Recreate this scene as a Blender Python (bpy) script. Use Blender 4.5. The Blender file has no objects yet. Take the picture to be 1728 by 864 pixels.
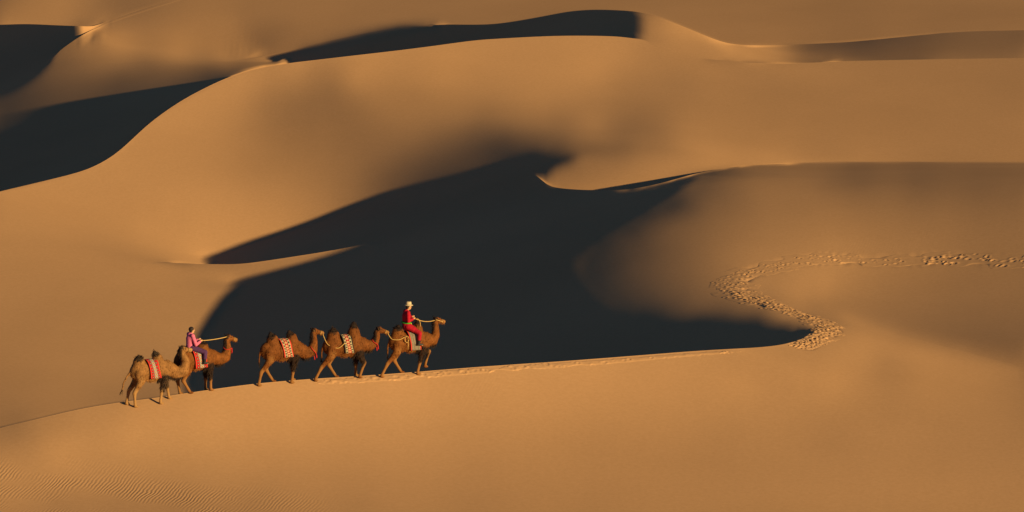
import bpy, bmesh, math, random
import numpy as np
from mathutils import Vector, Matrix, noise

# ------------------------------------------------------------------ camera, sky, sun, exposure
scene = bpy.context.scene
random.seed(7)
EL, AZ = math.radians(13.0), math.radians(40.0)          # evening sun: right of the view and behind the camera
SUN = Vector((math.cos(EL) * math.cos(AZ), -math.cos(EL) * math.sin(AZ), math.sin(EL)))
CAM_H = 48.0                                             # the photographer stands on a high dune
cam_d = bpy.data.cameras.new('camera')
cam = bpy.data.objects.new('camera', cam_d)
scene.collection.objects.link(cam)
cam.location = (0, 0, CAM_H)
cam.rotation_euler = (math.radians(90 - 11.0), 0, 0)
cam_d.sensor_width = 36.0
cam_d.lens = 18.0 / math.tan(math.radians(6.0))
cam_d.clip_end = 6000
scene.camera = cam

world = bpy.data.worlds.new('World')
scene.world = world
world.use_nodes = True
wn = world.node_tree
sky = wn.nodes.new('ShaderNodeTexSky')
sky.sky_type = 'NISHITA'
sky.sun_disc = False
sky.sun_elevation = EL
sky.sun_rotation = math.atan2(SUN.x, SUN.y)
sky.air_density = 0.8
sky.dust_density = 0.0
sky.ozone_density = 5.5
wn.links.new(sky.outputs[0], wn.nodes['Background'].inputs[0])
wn.nodes['Background'].inputs[1].default_value = 0.05

sun_d = bpy.data.lights.new('sun', 'SUN')
sun_d.energy = 5.0
sun_d.angle = math.radians(0.55)
sun_d.color = (1.0, 0.85, 0.43)
sun_o = bpy.data.objects.new('sun', sun_d)
scene.collection.objects.link(sun_o)
sun_o.location = SUN * 400
sun_o.rotation_euler = SUN.to_track_quat('Z', 'Y').to_euler()

vs = scene.view_settings
vs.view_transform = 'Standard'
vs.look = 'None'
vs.exposure = 0.70
vs.gamma = 1.0
scene.cycles.max_bounces = 4
scene.cycles.diffuse_bounces = 2

# ------------------------------------------------------------------ the dune field (surveyed heights)
# Heights of the sand on a fan-shaped survey grid, in metres above the lowest valley.  Columns run at fixed x / y ratios.
# Rows lie in eight belts between crest lines; GUIDES holds the y of the near and far edge of every belt (cm),
# HEIGHTS the height of every row (2 mm steps); both as differences along rows and columns.
ROWS = [38, 46, 22, 50, 24, 20, 12, 8]
NCOL = 191
AX0, AX1 = -0.115809, 0.115809
GUIDES = """17801 3 3 3 3 3 2 2 2 2 2 2 1 1 1 1 0 1 0 1 0 0 0 1 0 1 0 1 0 1 1 1 1 1 2 1 2 2 2 2 2 3 2 3 3 3 3 3 4 3 3 4 4 4 4 4 5 5 5 5
6 5 6 5 6 5 6 5 6 6 5 6 6 6 6 6 6 7 6 6 6 7 6 6 6 5 6 5 6 5 5 5 5 5 5 5 5 5 5 4 5 5 4 5 4 5 4 4 4 3 4 4 4 3 4 4 3 4 4 3
4 4 3 4 3 4 3 4 3 3 4 3 3 3 3 3 3 3 3 2 3 3 3 2 3 3 2 2 3 2 2 3 2 2 2 2 1 2 2 1 2 1 1 2 1 1 1 1 1 1 0 1 1 0 1 0 0 0 0 0
0 -1 0 0 -1 -1 0 -1 0 -1 -1 1356 15 17 15 15 13 13 9 8 7 6 8 9 10 12 12 12 12 12 11 12 13 12 11 11 10 10 9 8 9 8 8 10 10 10 11 11 11 11 11 11 11 11 11 10 11 10 10 9
10 9 8 7 8 7 7 6 5 6 5 4 5 4 4 3 4 3 3 3 2 3 3 2 3 3 3 4 2 4 5 4 4 4 3 4 4 3 4 3 4 5 4 5 4 5 5 5 5 4 4 4 3 5 3 4 4 4 5 5
6 5 5 5 6 4 5 5 4 4 6 4 5 7 6 7 6 8 7 8 8 7 7 7 7 7 21 22 22 25 29 34 42 46 62 76 99 115 127 101 103 76 57 53 48 34 20 12 -7 -16 -20 -31 -31 -35 -37 -34 -32 -34 -29 -32
-31 -28 -32 -28 -29 -30 -30 -31 -29 -30 -30 -28 -26 -27 -26 -27 -29 -32 -30 -31 -30 -26 3815 13 16 16 17 20 19 23 23 23 23 24 26 27 26 28 29 28 27 23 23 19 18 15 14 12 12 11 11 8 6 5 3 3 4 7 9 12
20 27 -34 -18 -25 -44 -22 -35 -42 -22 -36 -42 -33 -33 -37 -42 -39 -35 -40 -39 -42 -42 -38 -39 -40 -40 -41 -42 -41 -39 -39 -39 -39 -40 -39 -39 -39 -39 -40 -39 -40 -39 -39 -39 -39 -37 -39 -37 -38 -38 -38 -37 -39 -38 -39 -38 -39 -38 -39 -39
-38 -38 -38 -36 -37 -36 -37 -37 -35 -37 -36 -36 -36 -36 -35 -35 -35 -35 -35 -34 -33 -35 -34 -35 -35 -36 -35 -36 -37 -37 -36 -37 -36 -35 -36 -35 -38 -59 -59 -59 -59 -59 -63 -70 -68 -79 -84 -114 -122 -55 11 13 0 3 3 1 2 0 -2 -3
-4 -5 1 -3 0 -3 -2 -2 -2 -2 -2 -1 -2 -2 0 -3 1 -2 0 -1 -2 0 -1 -2 0 0 0 0 1 0 0 1 -1 3305 -22 -27 -24 -25 -26 -24 -25 -23 -23 -21 -25 -26 -28 -28 -31 -29 -30 -27 -22 -22 -18 -15 -11 -9 -7 -5
-3 0 2 7 10 13 14 11 9 -8 -28 -45 -64 4 -11 -3 15 -6 6 14 -5 10 18 11 14 20 24 22 19 24 25 26 29 24 25 28 29 31 32 32 31 34 31 31 19 43 45 22 22 23 26 26 25 27 27 29 30 31 30 32
28 27 26 26 26 19 18 18 15 5 5 1 -13 -18 -19 -20 -21 -20 -22 -23 -24 -25 -26 -26 -21 -22 -20 -14 -14 -9 -8 -7 -2 -2 2 3 7 15 30 44 63 55 50 44 46 42 46 50 63 55 52 53 53 51 44 41 39 31 38 30
-53 -101 -111 -75 -66 -66 -63 -54 -40 -29 -8 6 15 20 25 23 23 18 14 16 13 19 20 21 25 19 23 18 21 21 19 23 23 22 24 24 22 24 25 25 26 24 23 21 17 0 1 -1 0 0 0 1 -1 0 0 0 0 1 -1 1
-1 1 0 0 1 0 0 0 0 1 0 1 0 0 1 1 0 2 10 19 42 124 99 97 76 86 79 65 24 -56 -53 -43 -34 -36 -36 -26 -26 -32 -23 -25 -28 -25 -26 -24 -26 -24 -25 -25 -21 -23 -14 -21 -16 -17 -9 0 -2 -1 0 1
1 0 1 1 0 1 2 0 1 1 0 0 0 0 1 0 -1 0 0 0 0 -1 1 -1 0 -1 0 1 -1 0 0 1 0 0 0 0 0 0 0 -2 -1 1 -1 0 0 0 0 2 -3 2 2 5 6 6 4 0 10 7 -1 -1
2 6 7 5 4 3 1 2 1 2 2 2 0 2 1 1 0 0 -1 -1 0 0 0 0 1 0 0 1 0 0 0 1 0 0 1 0 1 1 0 2 0 1 0 0 2 1 0 1 0 0 1 -1 1 0 0 487 -5 -6 -4 -6
-5 -5 -6 -4 -4 -5 -2 -3 -4 -2 -3 -1 -2 0 -1 0 1 -1 0 2 4 8 9 9 14 16 20 10 4 0 -8 -15 -79 -46 -30 -15 -24 -19 -16 22 95 92 80 71 72 67 50 49 65 48 45 46 44 46 41 42 41 41 41 33
36 26 30 18 24 14 17 -5 -12 8 5 0 -1 -4 -8 -11 -12 -17 -17 -19 -22 -22 -21 -17 -16 -13 -13 -15 -28 -39 -51 -50 -62 -81 -87 -142 -154 -80 -50 -38 -32 -31 -24 -19 -12 -11 -11 -6 -2 5 49 -4 14 108 -11 134 32 95 150 151
47 283 -68 107 -53 76 -47 130 -22 -27 148 99 1 -2 -5 -4 7 10 133 134 1 0 1 5 6 8 11 12 7 7 6 7 8 8 10 8 7 6 4 3 2 2 2 3 4 3 4 3 2 3 1 2 2 3 3 2 2 3 3 2
3 2 3 1 2 2 16 0 1 -1 1 0 -1 1 0 0 1 -1 1 0 0 1 0 1 1 1 1 0 2 1 2 2 2 2 4 2 3 1 1 1 -1 -1 -3 -1 -1 -4 -3 -6 -6 -4 -2 1 2 3 0 -2 1 4 0 -8
-1 3 3 -1 -2 0 1 0 -1 0 2 -1 -2 2 1 0 1 1 0 1 -1 0 1 1 -1 0 2 -2 1 1 -1 2 -1 2 0 2 -1 1 0 0 0 0 1 0 1 -2 1 64 85 71 67 65 67 63 60 57 56 52 49 43
34 -7 44 23 -68 47 -94 4 -57 -116 -118 -32 -274 45 -103 47 -46 68 -95 65 77 -103 -50 44 40 40 35 26 31 -112 -126 -1 -3 -5 -3 -3 -1 0 3 11 16 19 15 10 6 -1 -1 -1 2 7 10 12 12 9 5 0 -1 -3 -3 -1
-1 1 0 0 -1 -4 -4 -6 -7 -8 -6 -7 -6 -6 -3 -3 -3 949 42 48 56 59 65 73 80 83 81 66 54 43 31 26 18 15 9 5 6 4 5 7 11 15 19 24 32 47 58 68 77 90 86 77 65 56 44 36 27 18 8 3
7 2 2 -3 -8 -9 -10 -12 -15 -13 -18 -20 -20 -18 -16 -14 -14 -13 -15 -16 -15 -15 -11 -7 -5 0 3 5 7 8 11 17 17 20 21 26 27 31 35 36 37 41 40 43 42 39 34 31 27 36 49 60 74 82 96 116 141 197 146 51
35 28 24 20 17 16 12 11 10 6 4 -4 -12 -18 -21 -58 -73 -69 -61 -60 -55 -54 -51 -56 -43 -61 -61 -68 -59 -80 -89 -89 -85 -80 -73 -67 -65 -61 -56 -64 -47 -34 -25 -20 -12 -10 -8 -10 -8 -8 -6 -8 -9 -6 -6 -6 -5 -5 -3 -3
-4 -2 -2 -2 -3 -2 -1 -2 -1 -2 -2 -1 -3 -2 -2 -4 -3 -4 -4 -6 -2 1 1 2 1 0 -1 0 1582 -60 -65 -74 -77 -84 -91 -100 -106 -104 -92 -80 -70 -58 -53 -47 -43 -38 -36 -34 -30 -29 -22 -14 -7 1 6 9 17 18 20 34
40 17 38 10 -1 -1 3 10 12 5 13 12 13 46 40 57 74 87 136 326 234 696 370 56 731 40 -49 -54 -44 -38 -49 -49 -28 -37 -66 -38 -42 -54 -64 -47 -54 -66 -49 -53 -58 -61 -53 -58 -63 -57 -62 -62 -59 -63 -59 -59 -60 -58 -56 -58
-56 -57 -58 -57 -55 -56 -57 -55 -57 -57 -57 -57 -57 -58 -57 -57 -57 -57 -57 -58 -57 -58 -57 -61 -70 -31 -16 -2 0 -1 1 0 0 1 1 0 1 14 1 7 2 9 43 -2 -3 6 14 43 67 74 65 44 19 2 -7 -11 -18 15 183 4
-3 -11 -14 -18 -22 -24 -24 -25 -25 -26 -26 -25 -27 -26 -23 -9 -11 -7 -7 -6 -6 -7 -7 -7 -6 -7 -6 -6 -6 -4 0 2 0 4 3 2 2 1 -1 4222 -13 -18 -18 -18 -17 -17 -16 -15 -15 -13 -13 -13 -14 -17 -21 -17 -1 -7 -11 -17
-18 -24 -31 -40 -49 -58 -72 -95 -110 -130 -159 -172 -143 -153 -109 -78 -56 -38 -24 -22 -15 -37 -39 -28 -29 27 95 117 114 69 -183 -135 -666 -361 -56 -728 -39 51 49 37 38 45 57 22 31 56 26 26 34 38 16 18 40 -8 18 -12 -2 -13 -56 6
15 -39 -371 -77 -56 -45 -36 -27 -22 -17 -9 -4 3 6 8 10 11 13 13 14 16 16 17 14 13 10 7 4 4 2 0 1 2 6 13 22 -6 19 25 13 7 4 1 1 -5 -4 -9 -2 1 43 63 133 180 136 96 220 198 165 101 41
-3 -20 -36 -25 -26 -29 -34 -29 -61 -225 -36 -35 -28 -19 -14 -14 -1 2 4 3 8 12 11 10 13 14 3 4 -6 -2 -4 -6 -4 -8 -7 -11 -11 -10 -9 -9 -11 -15 -16 -13 -13 -12 -9 -9 -7 -6 44 -1 -1 1 -1 0 0 -1 1 -1
0 0 0 -1 -1 0 -5 0 0 0 0 0 2 1 1 1 1 3 3 2 4 4 3 3 4 5 7 9 11 13 11 10 8 10 13 13 10 -8 1 -4 -63 -29 -40 -20 -4 0 -1 2 -2 5 3 2 6 -4 9 -2 13 -5 16 -6
18 -4 20 -5 21 1 15 14 13 72 58 49 109 532 92 84 69 59 54 51 51 50 53 56 61 62 59 64 63 68 64 70 68 73 71 64 59 55 50 44 40 37 35 34 31 30 24 3 -17 -24 -47 -55 -62 -69 -71 -72 -74 -72 -82 -77
-119 -132 -177 -208 -188 -101 -224 -210 -184 -147 -108 -71 -45 -9 2 18 29 35 38 39 37 28 39 40 39 41 43 37 35 36 35 34 30 31 30 29 25 22 20 24 19 18 18 16 18 18 16 18 18 18 18 20 21 17 14 11 12 11 11 12
12 1230 -47 -52 -53 -54 -58 -60 -62 -68 -70 -70 -73 -76 -76 -82 -97 -66 177 172 140 147 148 146 220 723 435 115 61 43 33 27 27 28 28 26 20 10 0 -9 -17 -6 11 36 26 14 -25 -69 -135 -186 -188 -134 -107 -49 3 -1 2 0 -1 1
0 4 -1 1 -4 -1 6 -10 7 -13 11 -9 15 -4 10 12 11 31 23 26 15 -31 -38 -40 -133 10 2 0 3 2 0 -5 -6 -14 -24 -30 -35 -35 -39 -40 -47 -42 -50 -47 -54 -48 -40 -31 -24 -15 -8 -2 5 8 10 13 18 27 40 54
56 81 88 92 97 96 98 96 97 97 91 83 72 53 30 20 12 8 2 -2 -5 -8 -7 -9 -8 -7 -6 -7 -8 -8 -8 -8 -8 -12 -14 -16 -18 -17 -21 -21 -22 -20 -22 -22 -22 -19 -21 -22 -20 -18 -15 -15 -12 -10 -8 -7 -6 -1 -1 -3
-3 -3 -4 -4 -3 -5 -3 -6 -6 -5 -7 -5 37 2 1 2 1 3 2 1 1 0 -1 1 -1 -1 0 -1 -2 77 39 16 -6 -29 -58 146 -117 -54 -24 -5 -3 -1 0 0 0 1 1 1 1 1 1 1 2 1 0 1 0 1 0 0
1 0 1 1 0 0 1 0 0 0 1 0 0 1 0 1 -1 1 0 0 1 -1 1 0 0 0 0 0 0 0 0 0 0 0 0 1 0 -1 1 0 0 -1 1 0 0 0 0 0 0 -1 0 1 0 0 -1 1 -1 1 0 1
-1 0 1 0 -1 1 0 0 0 0 0 -1 1 0 0 0 0 0 0 0 0 0 0 0 1 0 -1 1 0 0 -1 0 1 0 0 0 0 0 0 0 0 0 1 -1 0 1 0 -1 0 1 0 0 0 -1 0 0 0 0 1 -1
1 -1 1 -1 1 -1 1 0 0 -1 1 0 -1 1 0 0 0 -1 1 0 0 0 0 946 25 29 29 32 35 39 41 43 39 39 41 41 42 45 63 30 -312 -264 -207 -190 -162 -139 -95 -27 -76 -50 -7 0 0 0 0 0 0 0 0 0
0 0 4 3 4 5 4 5 4 4 5 4 5 4 5 5 4 2 2 2 1 1 2 1 2 1 2 2 1 1 0 1 1 0 1 1 1 0 1 0 1 0 1 1 0 1 0 0 1 0 0 0 1 0 0 -1 1 0 0 1
0 0 0 0 1 0 -1 1 0 0 0 1 0 0 1 0 0 1 0 0 0 0 1 -1 1 0 1 -1 1 0 0 0 1 0 0 0 0 1 -1 0 1 0 0 0 0 0 0 1 -1 0 1 0 0 -1 1 0 0 0 1 -1
0 0 0 0 1 0 0 0 0 0 0 0 0 0 0 0 1 -1 0 0 1 -1 0 1 -1 0 0 1 0 -1 0 0 1 -1 205 -2 -3 -2 -1 0 5 20 40 60 63 63 62 61 62 60 62 61 62 60 57 46 32 -282 -569 -187
-3 -4 -5 -3 -1 0 1 2 1 3 2 2 3 1 1 1 1 0 0 1 1 1 0 0 1 0 1 0 1 0 0 1 0 0 1 0 0 0 0 0 1 0 0 1 -1 1 0 -1 1 -1 1 0 0 0 0 0 0 0 1 0
0 -1 0 0 0 0 1 -1 0 1 -1 0 0 0 0 0 0 1 0 0 0 0 0 0 0 -1 1 0 0 0 0 0 1 0 0 0 0 -1 1 -1 1 0 0 0 0 0 0 0 0 1 -1 0 0 1 0 -1 1 0 -1 1
0 -1 1 0 0 0 0 0 0 0 1 0 -1 1 0 -1 0 0 0 0 0 1 -1 1 -1 1 -1 0 1 0 0 -1 1 -1 0 0 1 0 -1 0 1 0 -1 0 0 1600 22 26 24 23 21 16 4 -11 -19 -19 -17 -9 -2 3
11 13 14 16 16 18 21 35 20 -8 -125 -53 -63 -58 -53 -51 -50 -50 -49 -50 -51 -52 -54 -59 -64 -68 -72 -72 -53 -50 -38 -36 -33 -25 -27 -24 -19 -20 -18 -7 -3 -3 -3 -3 -4 -4 -4 -3 -5 -4 -4 -2 -1 -1 -2 -1 -2 -2 -1 -2
-2 -1 -3 -2 -2 -2 -2 -2 -2 -3 -2 -1 0 -1 -1 -1 -1 -1 0 -1 -1 0 -1 0 -1 -1 -1 0 -1 0 -1 0 -1 0 -1 0 0 -1 0 0 0 1 0 0 0 1 0 1 1 0 0 0 1 0 1 0 0 1 0 0
0 2 -1 1 -1 1 1 -1 1 0 0 0 1 0 0 1 -1 1 0 0 0 0 0 1 -1 0 1 0 0 0 0 0 0 1 -1 1 -1 1 0 0 0 0 0 0 0 0 1 -1 0 0 0 0 0 0 0 0"""
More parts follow.
